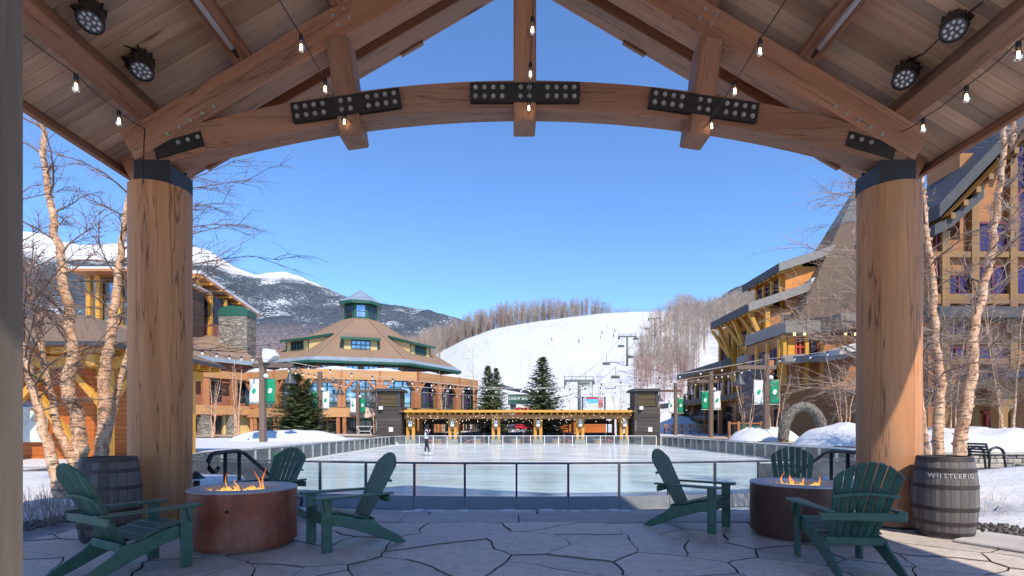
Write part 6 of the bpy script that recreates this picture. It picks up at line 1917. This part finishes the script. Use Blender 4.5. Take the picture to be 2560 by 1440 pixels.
forest('red_brush', 'reddish leafless brush behind the right dark tower', sp, SHRUBRED)
for i, (px, s, H) in enumerate(((1655, 0.20, 15), (1672, 0.3, 17), (1622, 0.34, 16))):
    p = hill(px, s); st = []
    rr = random.Random(70 + i)
    for q in range(3):
        a = rr.uniform(-0.22, 0.22)
        st.append(([p + Vector((a * H * u, 0, H * u)) for u in (0, 0.2, 0.45, 0.7, 1)], 0.2))
    birch(('white birch trunks at the lower edge of the right woods', 'white birch trunks higher in the right woods', 'white birch trunks at the left edge of the right woods')[i], st, 80 + i, nb=10, blen=3.2, peel=False, thin=1.6, nt=4, nst=1, twig=TWIGL)
# ------------------------------------------------------------------ snow banks and right-hand garden
def mound(name, label, cx, cy, lx, ly, h, rot, seed, z0=None, mat=SNOWCLEAN):
    n = 34; m = MB(); c, s = math.cos(rot), math.sin(rot)
    z0 = gz(cx, cy) if z0 is None else z0
    for j in range(n + 1):
        for i in range(n + 1):
            u, v = i / n * 2 - 1, j / n * 2 - 1
            d = min(1, math.sqrt(u * u + v * v)); f = (1 - d ** 3.0) if d < 1 else 0
            k = 1 + 0.28 * noise.noise((u * 2.2 + seed, v * 2.2, 1)) + 0.1 * noise.noise((u * 6, v * 6 + seed, 4))
            x, y = u * lx, v * ly
            m.v.append((cx + x * c - y * s, cy + x * s + y * c, z0 - 0.12 + h * f * k + 0.1 * (f > 0)))
    m.f = [(j * (n + 1) + i, j * (n + 1) + i + 1, (j + 1) * (n + 1) + i + 1, (j + 1) * (n + 1) + i) for j in range(n) for i in range(n)]
    return tag(m.obj(name, mat, None, True), label, 'snow bank')
mound('snow_bank', 'long low snow bank behind the left rink railing', -16.0, 37.5, 4.2, 2.4, 0.75, 0.15, 1)
mound('snow_bank', 'snow bank left of the willow arch behind the right railing', 17.0, 35.0, 2.6, 2.2, 0.95, 0.5, 2)
mound('snow_bank', 'large snow bank right of the willow arch beside the right column', 18.0, 27.6, 3.4, 2.6, 1.12, 0.6, 3)
mound('snow_bank', 'snow bank before the red door of the right building', 18.6, 21.0, 3.6, 2.6, 0.95, 0.1, 4)
mound('snow_bank', 'small snow heap beside the left dark tower', -11.6, 50.5, 1.1, 0.8, 0.5, 0, 5)
mound('snow_bank', 'shaded snow slope beyond the farthest right lamp post', 22.0, 66.0, 4.5, 3.5, 1.8, 0.3, 6)
# willow arch
ARCHM = plain('woven_willow', (0.10, 0.08, 0.065), 0.85, 0.45, 14, bump=0.6)
ac = Vector((17.35, 31.0, 0.15))
t = thing('willow_arch', 'woven willow arch sculpture standing between two snow banks', 'sculpture', ac)
P = []; rad = []
for i in range(29):
    a = math.pi * (i / 28)
    P.append(ac + Vector((-1.05 * math.cos(a) * (1 + 0.05 * math.sin(a)), 0.25 * math.cos(a), 2.25 * math.sin(a) ** 0.8)))
    rad.append(0.30 - 0.03 * math.sin(a))
MB().tube(P, rad, 16).obj('core', ARCHM, t, True)
r = random.Random(5); m = MB()
for k in range(2600):
    i = r.randrange(28); u = r.random(); p = P[i].lerp(P[i + 1], u); d = (P[i + 1] - P[i]).normalized()
    a = r.uniform(0, 6.28); o = d.orthogonal().normalized(); o = (Matrix.Rotation(a, 3, d) @ o)
    q = p + o * (rad[i] + r.uniform(-0.01, 0.02)); L = r.uniform(0.1, 0.24)
    e = (d * r.choice((-1, 1)) + d.cross(o) * r.uniform(-0.7, 0.7) + o * r.uniform(0.0, 0.25)).normalized()
    s = e.cross(o).normalized() * 0.017
    m.add([q - s, q + s, q + e * L + o * 0.02], [(0, 1, 2)])
tag(m.obj('willow_twigs', plain('willow_twig', (0.33, 0.29, 0.235), 0.8, 0.5, 8, bump=0), t), kind='stuff')
part(t, 'notice', WHITE, (ac.x - 0.28, ac.x - 0.02), (ac.y + 1.6, ac.y + 1.63), (0.75, 0.98))
vbeam('notice_stake', (ac.x - 0.15, ac.y + 1.66), 0.1, 0.9, 0.05, 0.05, DARKFASCIA, t, bev=0)

# low stone wall with single stones
t = thing('garden_wall', 'low wall of squared grey stones at the right edge', 'stone wall', (15, 15.6, 0))
r = random.Random(8)
MB().bx(11.3, 19.6, 15.55, 15.95, -0.1, 0.40).obj('core', JOINT, t)
WS = [plain('wall_stone_a', (0.33, 0.30, 0.26), 0.85, 0.25, 6, bump=0.5), plain('wall_stone_b', (0.24, 0.225, 0.205), 0.85, 0.25, 6, bump=0.5), plain('wall_stone_c', (0.40, 0.36, 0.30), 0.85, 0.2, 6, bump=0.5)]
for row, (za, zb) in enumerate(((0.0, 0.135), (0.143, 0.27), (0.278, 0.385))):
    x = 11.3 - r.uniform(0, 0.2)
    while x < 19.5:
        w = r.uniform(0.16, 0.5)
        me = MB().bx(x + 0.006, x + w - 0.006, 15.45 + r.uniform(-0.02, 0.02), 15.6, za, zb).mesh('wall_stone'); bevel_mesh(me, 0.018)
        obj('wall_stone', me, t, r.choice(WS)); x += w
x = 11.2
while x < 19.6:
    w = r.uniform(0.5, 1.0)
    me = MB().bx(x + 0.006, x + w - 0.006, 15.40, 15.99, 0.395, 0.45).mesh('cap_stone'); bevel_mesh(me, 0.015)
    obj('cap_stone', me, t, WS[2]); x += w
# black bench against the wall
bl = Vector((13.15, 14.4, 0.05))
t = thing('garden_bench', 'small black cast-iron bench beside the right barrel', 'bench', bl)
for s in (-1, 1):
    y = bl.y + s * 0.3
    arm = [bl + Vector((0.22 * math.cos(a) - 0.02, s * 0.3, 0.40 + 0.22 * math.sin(a))) for a in [math.pi * 1.25 * i / 12 - 0.4 for i in range(13)]]
    MB().tube(arm, 0.035, 8).obj('arm', BLACK, t, True)
    MB().tube([bl + Vector((-0.22, s * 0.3, 0)), bl + Vector((-0.2, s * 0.3, 0.4)), bl + Vector((-0.3, s * 0.3, 0.72))], 0.03, 8).obj('leg', BLACK, t, True)
    MB().tube([bl + Vector((0.24, s * 0.3, 0)), bl + Vector((0.2, s * 0.3, 0.4))], 0.03, 8).obj('leg', BLACK, t, True)
for i in range(5): beam('seat_slat', bl + Vector((-0.2 + i * 0.1, -0.3, 0.40)), bl + Vector((-0.2 + i * 0.1, 0.3, 0.40)), 0.07, 0.025, BLACK, t, bev=0)
for i in range(4): beam('back_slat', bl + Vector((-0.225 - i * 0.02, -0.3, 0.48 + i * 0.075)), bl + Vector((-0.225 - i * 0.02, 0.3, 0.48 + i * 0.075)), 0.02, 0.055, BLACK, t, bev=0)
# dry grass and shrubs poking through the snow
DRY = plain('dry_stalk', (0.36, 0.20, 0.10), 0.8, 0.4, 9, bump=0)
def tuft(label, x, y, n, h, spread, seed, mat=DRY, rad=0.004):
    r = random.Random(seed); m = MB(); z = gz(x, y) - 0.03
    for k in range(n):
        a = r.uniform(0, 6.28); q = spread * math.sqrt(r.random()); p = Vector((x + q * math.cos(a), y + q * math.sin(a), z))
        d = Vector((r.uniform(-.4, .4), r.uniform(-.4, .4), 1)).normalized(); P = grow(m, p, d, h * r.uniform(0.4, 1.1), rad, r, -0.1, 3, 3)
        if n < 60:
            for w in range(2): grow(m, P[r.randint(1, 2)], (d + rdir(r, 0.3) * 0.6).normalized(), h * 0.3, rad * 0.6, r, 0, 2, 3)
    o = m.obj('dry_grass', mat)
    return tag(o, label, 'dry plants', kind='stuff')
r = random.Random(15)
GX = []
for k in range(20):
    GX.append((r.uniform(6.6, 11.5), r.uniform(6.4, 12.5)))
m = MB()
for k, (x, y) in enumerate(GX):
    z = gz(x, y) - 0.03
    for q in range(r.randint(6, 22)):
        p = Vector((x + r.gauss(0, 0.13), y + r.gauss(0, 0.13), z))
        grow(m, p, Vector((r.uniform(-.35, .35), r.uniform(-.35, .35), 1)).normalized(), r.uniform(0.08, 0.32), 0.004, r, -0.15, 3, 3)
tag(m.obj('dry_grass', DRY), 'tufts of dry brown stalks in the snow at right', 'dry plants', kind='stuff')
tuft('low leafless shrub in the snow beside the left post', -5.9, 6.6, 110, 0.42, 0.32, 3, TWIGL, 0.005)
tuft('second low leafless shrub at the left edge', -6.7, 7.4, 90, 0.40, 0.35, 4, TWIGL, 0.005)
# gravel and edging rock
GRAV = plain('gravel_stone', (0.13, 0.12, 0.12), 0.85, 0.5, 20, bump=0.4)
m = MB(); r = random.Random(31)
for k in range(1500):
    side = r.random() < 0.5
    x = r.uniform(5.55, 6.15) if side else r.uniform(-6.0, -5.36); y = r.uniform(3.2, 6.6) if side else r.uniform(4.2, 7.0)
    s = r.uniform(0.012, 0.035)
    m.lathe([(0, -s * .6), (s, -s * .2), (s * r.uniform(.6, 1), s * .4), (0, s * .6)], 5, (x, y, gz(x, y) + 0.012), Matrix.Rotation(r.uniform(0, 3), 4, 'Y'))
tag(m.obj('gravel', GRAV), 'dark gravel strips along both patio edges', 'gravel', kind='stuff')
me = MB().box((0, 0, 0), (0.55, 0.35, 0.24)).mesh('edging_rock')
bm = bmesh.new(); bm.from_mesh(me); bmesh.ops.subdivide_edges(bm, edges=bm.edges[:], cuts=4, use_grid_fill=True)
for v in bm.verts: v.co += Vector(noise.noise_vector(v.co * 4)) * 0.06; v.co *= 1 - 0.25 * max(0, v.co.length - 0.25)
bm.to_mesh(me); bm.free(); me.polygons.foreach_set('use_smooth', [True] * len(me.polygons))
tag(obj('edging_rock', me, None, GRAV, Matrix.Translation((5.72, 5.12, 0.1)) @ Matrix.Rotation(-0.3, 4, 'Z')), 'dark rough rock at the patio edge, far right', 'rock')

# ------------------------------------------------------------------ skater
def skinned(joints, edges, sub=2):
    me = bpy.data.meshes.new('body'); ks = list(joints)
    me.from_pydata([joints[k][0] for k in ks], [(ks.index(a), ks.index(b)) for a, b in edges], [])
    o = bpy.data.objects.new('body_tmp', me); COL.objects.link(o)
    sk = o.modifiers.new('skin', 'SKIN'); sk.use_smooth_shade = True
    for i, k in enumerate(ks):
        q = joints[k][1]
        me.skin_vertices[0].data[i].radius = (q, q) if not hasattr(q, '__len__') else q
    me.skin_vertices[0].data[0].use_root = True
    o.modifiers.new('sub', 'SUBSURF').levels = sub
    bpy.context.view_layer.update()
    out = bpy.data.meshes.new_from_object(o.evaluated_get(bpy.context.evaluated_depsgraph_get()))
    bpy.data.objects.remove(o)
    return out
SKIN = plain('skin', (0.52, 0.30, 0.22), 0.55, 0.08, 10, bump=0.05)
JKT = plain('white_fleece', (0.72, 0.73, 0.76), 0.85, 0.06, 12, bump=0.2)
SLV = plain('navy_sleeve', (0.012, 0.015, 0.03), 0.8, 0.2, 12, bump=0.2)
PANTS = plain('black_leggings', (0.010, 0.011, 0.014), 0.7, 0.2, 12, bump=0.1)
BOOT = plain('white_boot', (0.78, 0.77, 0.75), 0.4, 0.05, 12, bump=0.05)
HAIR = plain('dark_hair', (0.02, 0.013, 0.01), 0.5, 0.3, 30, (1, 1, 0.1), 0.3)
sx, sy = -4.99, 30.3
# local frame: person faces +X (to the right), feet on z = 0
J = {'pelvis': ((0, 0, 0.97), (0.135, 0.15)), 'waist': ((0.005, 0, 1.10), (0.115, 0.135)), 'chest': ((0.0, 0, 1.30), (0.125, 0.165)), 'neckb': ((0.01, 0, 1.46), (0.07, 0.08)), 'neck': ((0.03, 0, 1.52), 0.05),
     'head': ((0.055, 0, 1.60), (0.085, 0.072)), 'crown': ((0.05, 0, 1.70), (0.085, 0.075)),
     'hipL': ((0.0, 0.09, 0.92), 0.095), 'kneeL': ((-0.03, 0.10, 0.53), 0.062), 'calfL': ((-0.06, 0.10, 0.40), 0.06), 'ankL': ((-0.06, 0.10, 0.15), 0.042), 'heelL': ((-0.07, 0.10, 0.10), 0.042), 'toeL': ((0.12, 0.10, 0.08), 0.036),
     'hipR': ((0.02, -0.09, 0.92), 0.095), 'kneeR': ((0.09, -0.10, 0.53), 0.062), 'calfR': ((0.13, -0.10, 0.40), 0.06), 'ankR': ((0.17, -0.10, 0.15), 0.042), 'heelR': ((0.16, -0.10, 0.10), 0.042), 'toeR': ((0.35, -0.10, 0.08), 0.036),
     'shL': ((0.0, 0.18, 1.42), 0.062), 'elL': ((-0.10, 0.26, 1.14), 0.046), 'wrL': ((0.02, 0.22, 0.93), 0.032), 'haL': ((0.05, 0.21, 0.86), 0.03),
     'shR': ((0.0, -0.18, 1.42), 0.062), 'elR': ((0.10, -0.26, 1.16), 0.046), 'wrR': ((0.19, -0.15, 1.38), 0.032), 'haR': ((0.20, -0.12, 1.46), 0.03)}
E = [('pelvis', 'waist'), ('waist', 'chest'), ('chest', 'neckb'), ('neckb', 'neck'), ('neck', 'head'), ('head', 'crown')]
for s in 'LR':
    E += [('pelvis', 'hip' + s), ('hip' + s, 'knee' + s), ('knee' + s, 'calf' + s), ('calf' + s, 'ank' + s), ('ank' + s, 'heel' + s), ('heel' + s, 'toe' + s), ('chest', 'sh' + s), ('sh' + s, 'el' + s), ('el' + s, 'wr' + s), ('wr' + s, 'ha' + s)]
    h = Vector(J['ha' + s][0]); up = 1 if s == 'R' else -1
    for f in range(4):
        a = h + Vector((0.012 * (f - 1.5) + 0.01, 0.006 * f, 0.035 * up)); b = a + Vector((0.02, 0.012, 0.03 * up))
        J['f%d%s' % (f, s)] = (tuple(a), 0.0085); J['g%d%s' % (f, s)] = (tuple(b), 0.007)
        E += [('ha' + s, 'f%d%s' % (f, s)), ('f%d%s' % (f, s), 'g%d%s' % (f, s))]
    J['th' + s] = (tuple(h + Vector((-0.03, 0.02, 0.015 * up))), 0.009); J['ti' + s] = (tuple(h + Vector((-0.035, 0.035, 0.04 * up))), 0.008)
    E += [('ha' + s, 'th' + s), ('th' + s, 'ti' + s)]
body = skinned(J, E)
for mt in (SKIN, JKT, SLV, PANTS, BOOT): body.materials.append(mt)
for p in body.polygons:
    c = p.center
    if c.z < 0.19: i = 4
    elif c.z < 0.99: i = 3 if abs(c.y) < 0.19 else 0
    elif c.z < 1.49: i = 1
    else: i = 0
    if c.z > 0.94 and c.z < 1.5 and (abs(c.y) > 0.185 or (c.x > 0.13 and c.y < -0.08)): i = 2
    if (c - Vector(J['haR'][0])).length < 0.10 or (c - Vector(J['haL'][0])).length < 0.11: i = 0
    p.material_index = i
sk = thing('person', 'skater in white top and black leggings standing on the ice', 'person', (sx, sy, -0.5), math.radians(8))
obj('body', body, sk, local=True, M=Matrix.Translation((0, 0, 0.045)))
hm = MB().lathe([(0.0, 0.115), (0.06, 0.10), (0.088, 0.05), (0.092, 0.0), (0.085, -0.06), (0.07, -0.12)], 16, (0.035, 0, 1.665))
hm.tube([(-0.04, 0, 1.66), (-0.085, 0, 1.55), (-0.12, 0.01, 1.42), (-0.14, 0.01, 1.32), (-0.13, 0.01, 1.24)], [0.05, 0.055, 0.055, 0.04, 0.012], 10)
hm.obj('hair', HAIR, sk, True, local=True)
MB().lathe([(0.0, 0.16), (0.07, 0.14), (0.10, 0.08), (0.104, 0.03), (0.098, 0.03)], 18, (0.045, 0, 1.665)).obj('knit_cap', PANTS, sk, True, local=True)
MB().box((0.235, -0.10, 1.53), (0.012, 0.075, 0.15)).obj('phone', BLACK, sk, local=True)
for s, x in ((1, -0.0), (-1, 0.22)):
    MB().bx(x - 0.10, x + 0.16, s * 0.10 - 0.004, s * 0.10 + 0.004, 0.002, 0.06).obj('skate_blade', STEEL, sk, local=True)

# ------------------------------------------------------------------ chairlift, skiers, base-area things
def on_hill(px, py):
    lo, hi = 0.0, 1.0
    for _ in range(40):
        mid = (lo + hi) / 2; p = hill(px, mid)
        if HY - (p.z - EYE) / p.y * F > py: lo = mid
        else: hi = mid
    return hill(px, lo)
LIFT = plain('lift_steel', (0.10, 0.12, 0.115), 0.5, 0.2, 3, bump=0.05)
LT = []
for px, py, H, lab in ((1448, 1045, 7.4, 'nearest lift tower behind the trail map board'), (1568, 915, 10, 'second lift tower on the right edge of the ski run'), (1637, 845, 9, 'third lift tower high on the ski run'), (1684, 795, 7, 'topmost lift tower at the crest of the ski run')):
    b = on_hill(px, py)
    t = thing('lift_tower', lab, 'lift tower', b, 0, 'towers of the chairlift')
    MB().tube([b - Vector((0, 0, 1)), b + Vector((0, 0, H))], [0.38, 0.3], 10).obj('mast', LIFT, t, True)
    tp = b + Vector((0, 0, H))
    MB().bx(tp.x - 3.0, tp.x + 3.0, tp.y - 0.2, tp.y + 0.2, tp.z - 0.2, tp.z + 0.25).obj('cross_arm', LIFT, t)
    for s in (-1, 1):
        m = MB().bx(tp.x + s * 2.8 - 0.12, tp.x + s * 2.8 + 0.12, tp.y - 1.6, tp.y + 1.6, tp.z - 0.5, tp.z - 0.21)
        for q in range(4): m.lathe([(0.22, -0.06), (0.22, 0.06)], 10, (tp.x + s * 2.8, tp.y - 1.3 + q * 0.85, tp.z - 0.62), Matrix.Rotation(math.pi / 2, 4, 'Y'))
        m.obj('sheave_train', LIFT, t)
    m = MB().bx(tp.x - 3.0, tp.x + 3.0, tp.y + 0.5, tp.y + 0.62, tp.z + 0.9, tp.z + 0.98)
    for x in (-2.9, -1.4, 1.4, 2.9): m.bx(tp.x + x - 0.05, tp.x + x + 0.05, tp.y + 0.5, tp.y + 0.6, tp.z + 0.2, tp.z + 0.9)
    m.obj('catwalk', LIFT, t)
    LT.append(tp)
start = W(1322, 1012, 84)
chair_me = MB()
chair_me.tube([(0, 0, 0), (0.05, 0, -1.2), (0.0, 0, -2.4)], 0.06, 6).bx(-1.1, 1.1, -0.35, 0.3, -3.0, -2.9).bx(-1.1, 1.1, 0.25, 0.33, -2.9, -2.2)
chair_me.tube([(-1.1, -0.3, -2.9), (-1.1, -0.1, -2.4), (1.1, -0.1, -2.4), (1.1, -0.3, -2.9)], 0.05, 5)
chm = chair_me.mesh('lift_chair'); chm.materials.append(LIFT)
for s, lab in ((-1, 'left'), (1, 'right')):
    line = [start] + [p + Vector((s * 2.8, 0, -0.85)) for p in LT]
    P = []
    for a, b in zip(line, line[1:]):
        L = (b - a).length
        for k in range(8):
            u = k / 8; P.append(a.lerp(b, u) + Vector((0, 0, -0.02 * L * 4 * u * (1 - u))))
    P.append(line[-1])
    tag(MB().tube(P, 0.05, 4, False).obj('lift_cable', LIFT, None, True), '%s haul cable of the chairlift up the ski run' % lab, 'cable')
    d = 0
    tot = sum((b - a).length for a, b in zip(P, P[1:]))
    n = 9
    for q in range(n):
        want = tot * (q + (0.35 if s < 0 else 0.75)) / n; acc = 0
        for a, b in zip(P, P[1:]):
            L = (b - a).length
            if acc + L >= want:
                p = a.lerp(b, (want - acc) / L); break
            acc += L
        o = obj('lift_chair', chm, None, None, Matrix.Translation(p))
        tag(o, 'small dark lift chair on the %s cable, %s from the bottom' % (lab, ('first', 'second', 'third', 'fourth', 'fifth', 'sixth', 'seventh', 'eighth', 'ninth')[q]), 'lift chair', 'chairs of the %s lift cable' % lab)
# gondola cabin
gp = W(1718, 925, 190)
t = thing('gondola_cabin', 'small white gondola cabin before the woods left of the shingled lodge', 'gondola', gp)
MB().lathe([(0.7, -2.6), (1.1, -2.2), (1.15, -1.2), (0.8, -0.6), (0.0, -0.5)], 12, gp).obj('cabin', WHITE, t, True)
MB().tube([gp + Vector((0, 0, -0.5)), gp + Vector((0, 0, 1.0))], 0.1, 6).obj('hanger', LIFT, t)
MB().lathe([(1.16, -2.0), (1.17, -1.3)], 12, gp).obj('window_band', WINDARK, t)
# skiers
SJ = {'p': ((0, 0, 0.85), 0.15), 'c': ((0.05, 0, 1.25), 0.17), 'n': ((0.1, 0, 1.45), 0.07), 'h': ((0.12, 0, 1.6), 0.11), 'kl': ((0.12, 0.15, 0.5), 0.09), 'fl': ((0.0, 0.17, 0.08), 0.07), 'kr': ((0.15, -0.12, 0.5), 0.09), 'fr': ((0.03, -0.15, 0.08), 0.07),
      'el': ((0.15, 0.32, 1.1), 0.06), 'hl': ((0.38, 0.36, 1.0), 0.05), 'er': ((0.15, -0.32, 1.1), 0.06), 'hr': ((0.38, -0.36, 1.0), 0.05)}
SE = [('p', 'c'), ('c', 'n'), ('n', 'h'), ('p', 'kl'), ('kl', 'fl'), ('p', 'kr'), ('kr', 'fr'), ('c', 'el'), ('el', 'hl'), ('c', 'er'), ('er', 'hr')]
sbody = skinned(SJ, SE, 1)
for i, (px, py, c, lab) in enumerate(((1379, 852, (0.55, 0.05, 0.05), 'distant skier in red, leftmost on the ski run'), (1447, 857, (0.03, 0.09, 0.3), 'distant skier in blue, second from the left on the ski run'), (1518, 821, (0.35, 0.38, 0.4), 'distant skier in pale grey, highest on the ski run'), (1505, 836, (0.03, 0.05, 0.12), 'distant skier in navy, below the pale grey one'), (1537, 831, (0.05, 0.10, 0.25), 'distant skier in dark blue, rightmost on the ski run'), (1502, 848, (0.4, 0.42, 0.45), 'distant skier in light clothes, lowest of the right cluster'), (1533, 844, (0.05, 0.05, 0.06), 'distant skier in black, in the right cluster on the ski run'))):
    p = on_hill(px, py); a = random.Random(i).uniform(0, 6.28)
    t = thing('person', lab, 'person', p, a, 'skiers on the hill')
    t.scale = (1.15,) * 3
    me = sbody.copy(); me.materials.clear(); me.materials.append(plain('ski_suit_%s' % 'abcdefg'[i], c, 0.7, 0.1, 5, bump=0))
    obj('body', me, t, local=True)
    for s in (-1, 1): MB().bx(-0.75, 0.85, s * 0.16 - 0.05, s * 0.16 + 0.05, 0.0, 0.03).obj('ski', NAVY, t, local=True)
# lift terminal with green sign
lt = thing('lift_terminal', 'dark-roofed lift terminal with green name sign between the spruces', 'building', (1.0, 82, 1))
ku = F / 80.0
def UX(px): return (px - CX) / ku
def UZ(py): return EYE + (HY - py) / ku
part(lt, 'body', WHITE, (UX(1272), UX(1345)), (80, 90), (0.6, UZ(1008)))
part(lt, 'sign_band', GREEN, (UX(1270), UX(1352)), (79.7, 90), (UZ(1008) + .002, UZ(986)))
V = [Vector(p) for p in ((UX(1245), 79.3, UZ(972)), (UX(1370), 79.3, UZ(994)), (UX(1370), 92, UZ(985)), (UX(1245), 92, UZ(950)))]
m = MB(); m.add(V + [v + Vector((0, 0, 0.4)) for v in V], [(3, 2, 1, 0), (4, 5, 6, 7), (0, 1, 5, 4), (1, 2, 6, 5), (2, 3, 7, 6), (3, 0, 4, 7)])
m.obj('roof', NAVY, lt)
text('lettering', 'SUNNY SPRUCE', 0.62, Matrix.Translation((UX(1303), 79.68, UZ(997))) @ STAND, LOGOW, lt)
part(lt, 'window', WINDARK, (UX(1276), UX(1290)), (79.9, 79.98), (UZ(1022), UZ(1011)))
rb = thing('red_booth', 'red booth with white lettering and roof beyond the shelter', 'booth', (UX(1308), 76, 0.7))
ku2 = F / 76.0
part(rb, 'body', plain('red_booth_paint', (0.42, 0.015, 0.03), 0.45, 0.1, 3, bump=0.03), ((1288 - CX) / ku2, (1332 - CX) / ku2), (76, 79), (0.5, EYE + (HY - 1019) / ku2))
part(rb, 'upper', WHITE, ((1291 - CX) / ku2, (1326 - CX) / ku2), (76.2, 78.8), (EYE + (HY - 1019) / ku2, EYE + (HY - 1011) / ku2))
text('lettering', 'Warren', 0.42, Matrix.Translation(((1311 - CX) / ku2, 75.97, EYE + (HY - 1023.5) / ku2)) @ STAND, LOGOW, rb)
# trail map board
ky = F / 74.0
mb_ = thing('trail_map', 'framed trail map board with red header above the shelter roof', 'sign', ((1484 - CX) / ky, 74, 0.7))
for px in (1456, 1512): vbeam('post', ((px - CX) / ky, 74), 0.6, EYE + (HY - 992) / ky, 0.2, 0.2, DARKFASCIA, mb_, bev=0)
beam('rail', ((1456 - CX) / ky, 74, EYE + (HY - 995) / ky), ((1512 - CX) / ky, 74, EYE + (HY - 995) / ky), 0.1, 0.1, DARKFASCIA, mb_, bev=0)
def mpart(nm, c, a, b, d, e, dy=0.0, var=0.2):
    part(mb_, nm, plain('map_' + nm, c, 0.45, var, 1.4, bump=0), ((a - CX) / ky, (b - CX) / ky), (73.92 - dy, 73.96 - dy), (EYE + (HY - e) / ky, EYE + (HY - d) / ky))
mpart('sky_panel', (0.10, 0.42, 0.75), 1468, 1495, 998, 1008)
mpart('trail_panel', (0.55, 0.60, 0.50), 1468, 1495, 1008.2, 1019, var=0.4)
mpart('header', (0.5, 0.04, 0.05), 1468, 1495, 994, 997.6)
mpart('left_panel', (0.35, 0.40, 0.55), 1457, 1467, 998, 1019, var=0.6)
mpart('right_panel', (0.45, 0.15, 0.15), 1496, 1507, 998, 1019, var=0.6)
# sheds, fence, racks
for px, Y, w, h, lab in ((1431, 62, 1.6, 1.5, 'rust-red plank shed seen through the shelter, fourth bay'), (1488, 63, 1.3, 1.6, 'rust-red plank shed seen through the shelter, fifth bay')):
    x = (px - CX) / F * Y; z = gz(x, Y)
    t = thing('plank_shed', lab, 'shed', (x, Y, z), 0, 'small sheds behind the shelter')
    for i in range(7): beam('plank', (x - w, Y, z + 0.12 + i * h / 7), (x + w, Y, z + 0.12 + i * h / 7), 0.06, h / 7 - 0.02, CLAP, t, bev=0)
    MB().bx(x - w + 0.02, x + w - 0.02, Y + 0.04, Y + 1.6, z, z + h).obj('core', WARMDARK, t)
    MB().bx(x - w - 0.15, x + w + 0.15, Y - 0.2, Y + 1.8, z + h + 0.003, z + h + 0.12).obj('roof', SHINGLE2, t)
t = thing('rail_fence', 'split-rail fence with crossed braces right of the right dark tower', 'fence', (19.5, 60, 0.3))
for i in range(6):
    x = 17.6 + i * 1.0; z = gz(x, 60)
    vbeam('post', (x, 60), z - 0.1, z + 1.15, 0.14, 0.14, ORANGE, t, bev=0)
    if i < 5:
        beam('rail', (x, 60, z + 1.0), (x + 1, 60, gz(x + 1, 60) + 1.0), 0.1, 0.12, ORANGE, t, bev=0)
        beam('brace', (x, 60.06, z + 0.1), (x + 1, 60.06, gz(x + 1, 60) + 0.95), 0.06, 0.1, ORANGE, t, bev=0)
        beam('brace', (x, 59.94, z + 0.95), (x + 1, 59.94, gz(x + 1, 60) + 0.1), 0.06, 0.1, ORANGE, t, bev=0)
t = thing('ski_rack', 'white steel ski rack before the lodge doors', 'rack', (-15.2, 54, 0.25))
x, y, z = -15.2, 53.6, gz(-15.2, 53.6)
MB().tube([(x - 0.75, y, z), (x - 0.55, y, z + 0.55), (x - 0.8, y, z + 0.95)], 0.035, 6).tube([(x + 0.75, y, z), (x + 0.55, y, z + 0.55), (x + 0.8, y, z + 0.95)], 0.035, 6).obj('frame', WHITE, t)
for q, zz in ((0.5, 0.5), (0.85, 1.0)): MB().tube([(x - q, y, z + zz), (x + q, y, z + zz)], 0.035, 6).obj('rail', WHITE, t)
t = thing('notice_rack', 'orange timber notice rack behind the birch clump at right', 'notice board', (17.6, 39.5, 0.25))
for xx in (16.5, 17.2, 18.9): vbeam('post', (xx, 39.5), 0.1, 1.6, 0.16, 0.16, ORANGE, t, bev=0)
beam('rail', (16.5, 39.5, 1.45), (18.9, 39.5, 1.45), 0.1, 0.1, ORANGE, t, bev=0)
part(t, 'board', GREEN, (17.3, 18.8), (39.44, 39.48), (0.7, 1.3))
part(t, 'paper', WHITE, (17.7, 18.4), (39.40, 39.438), (0.8, 1.15))
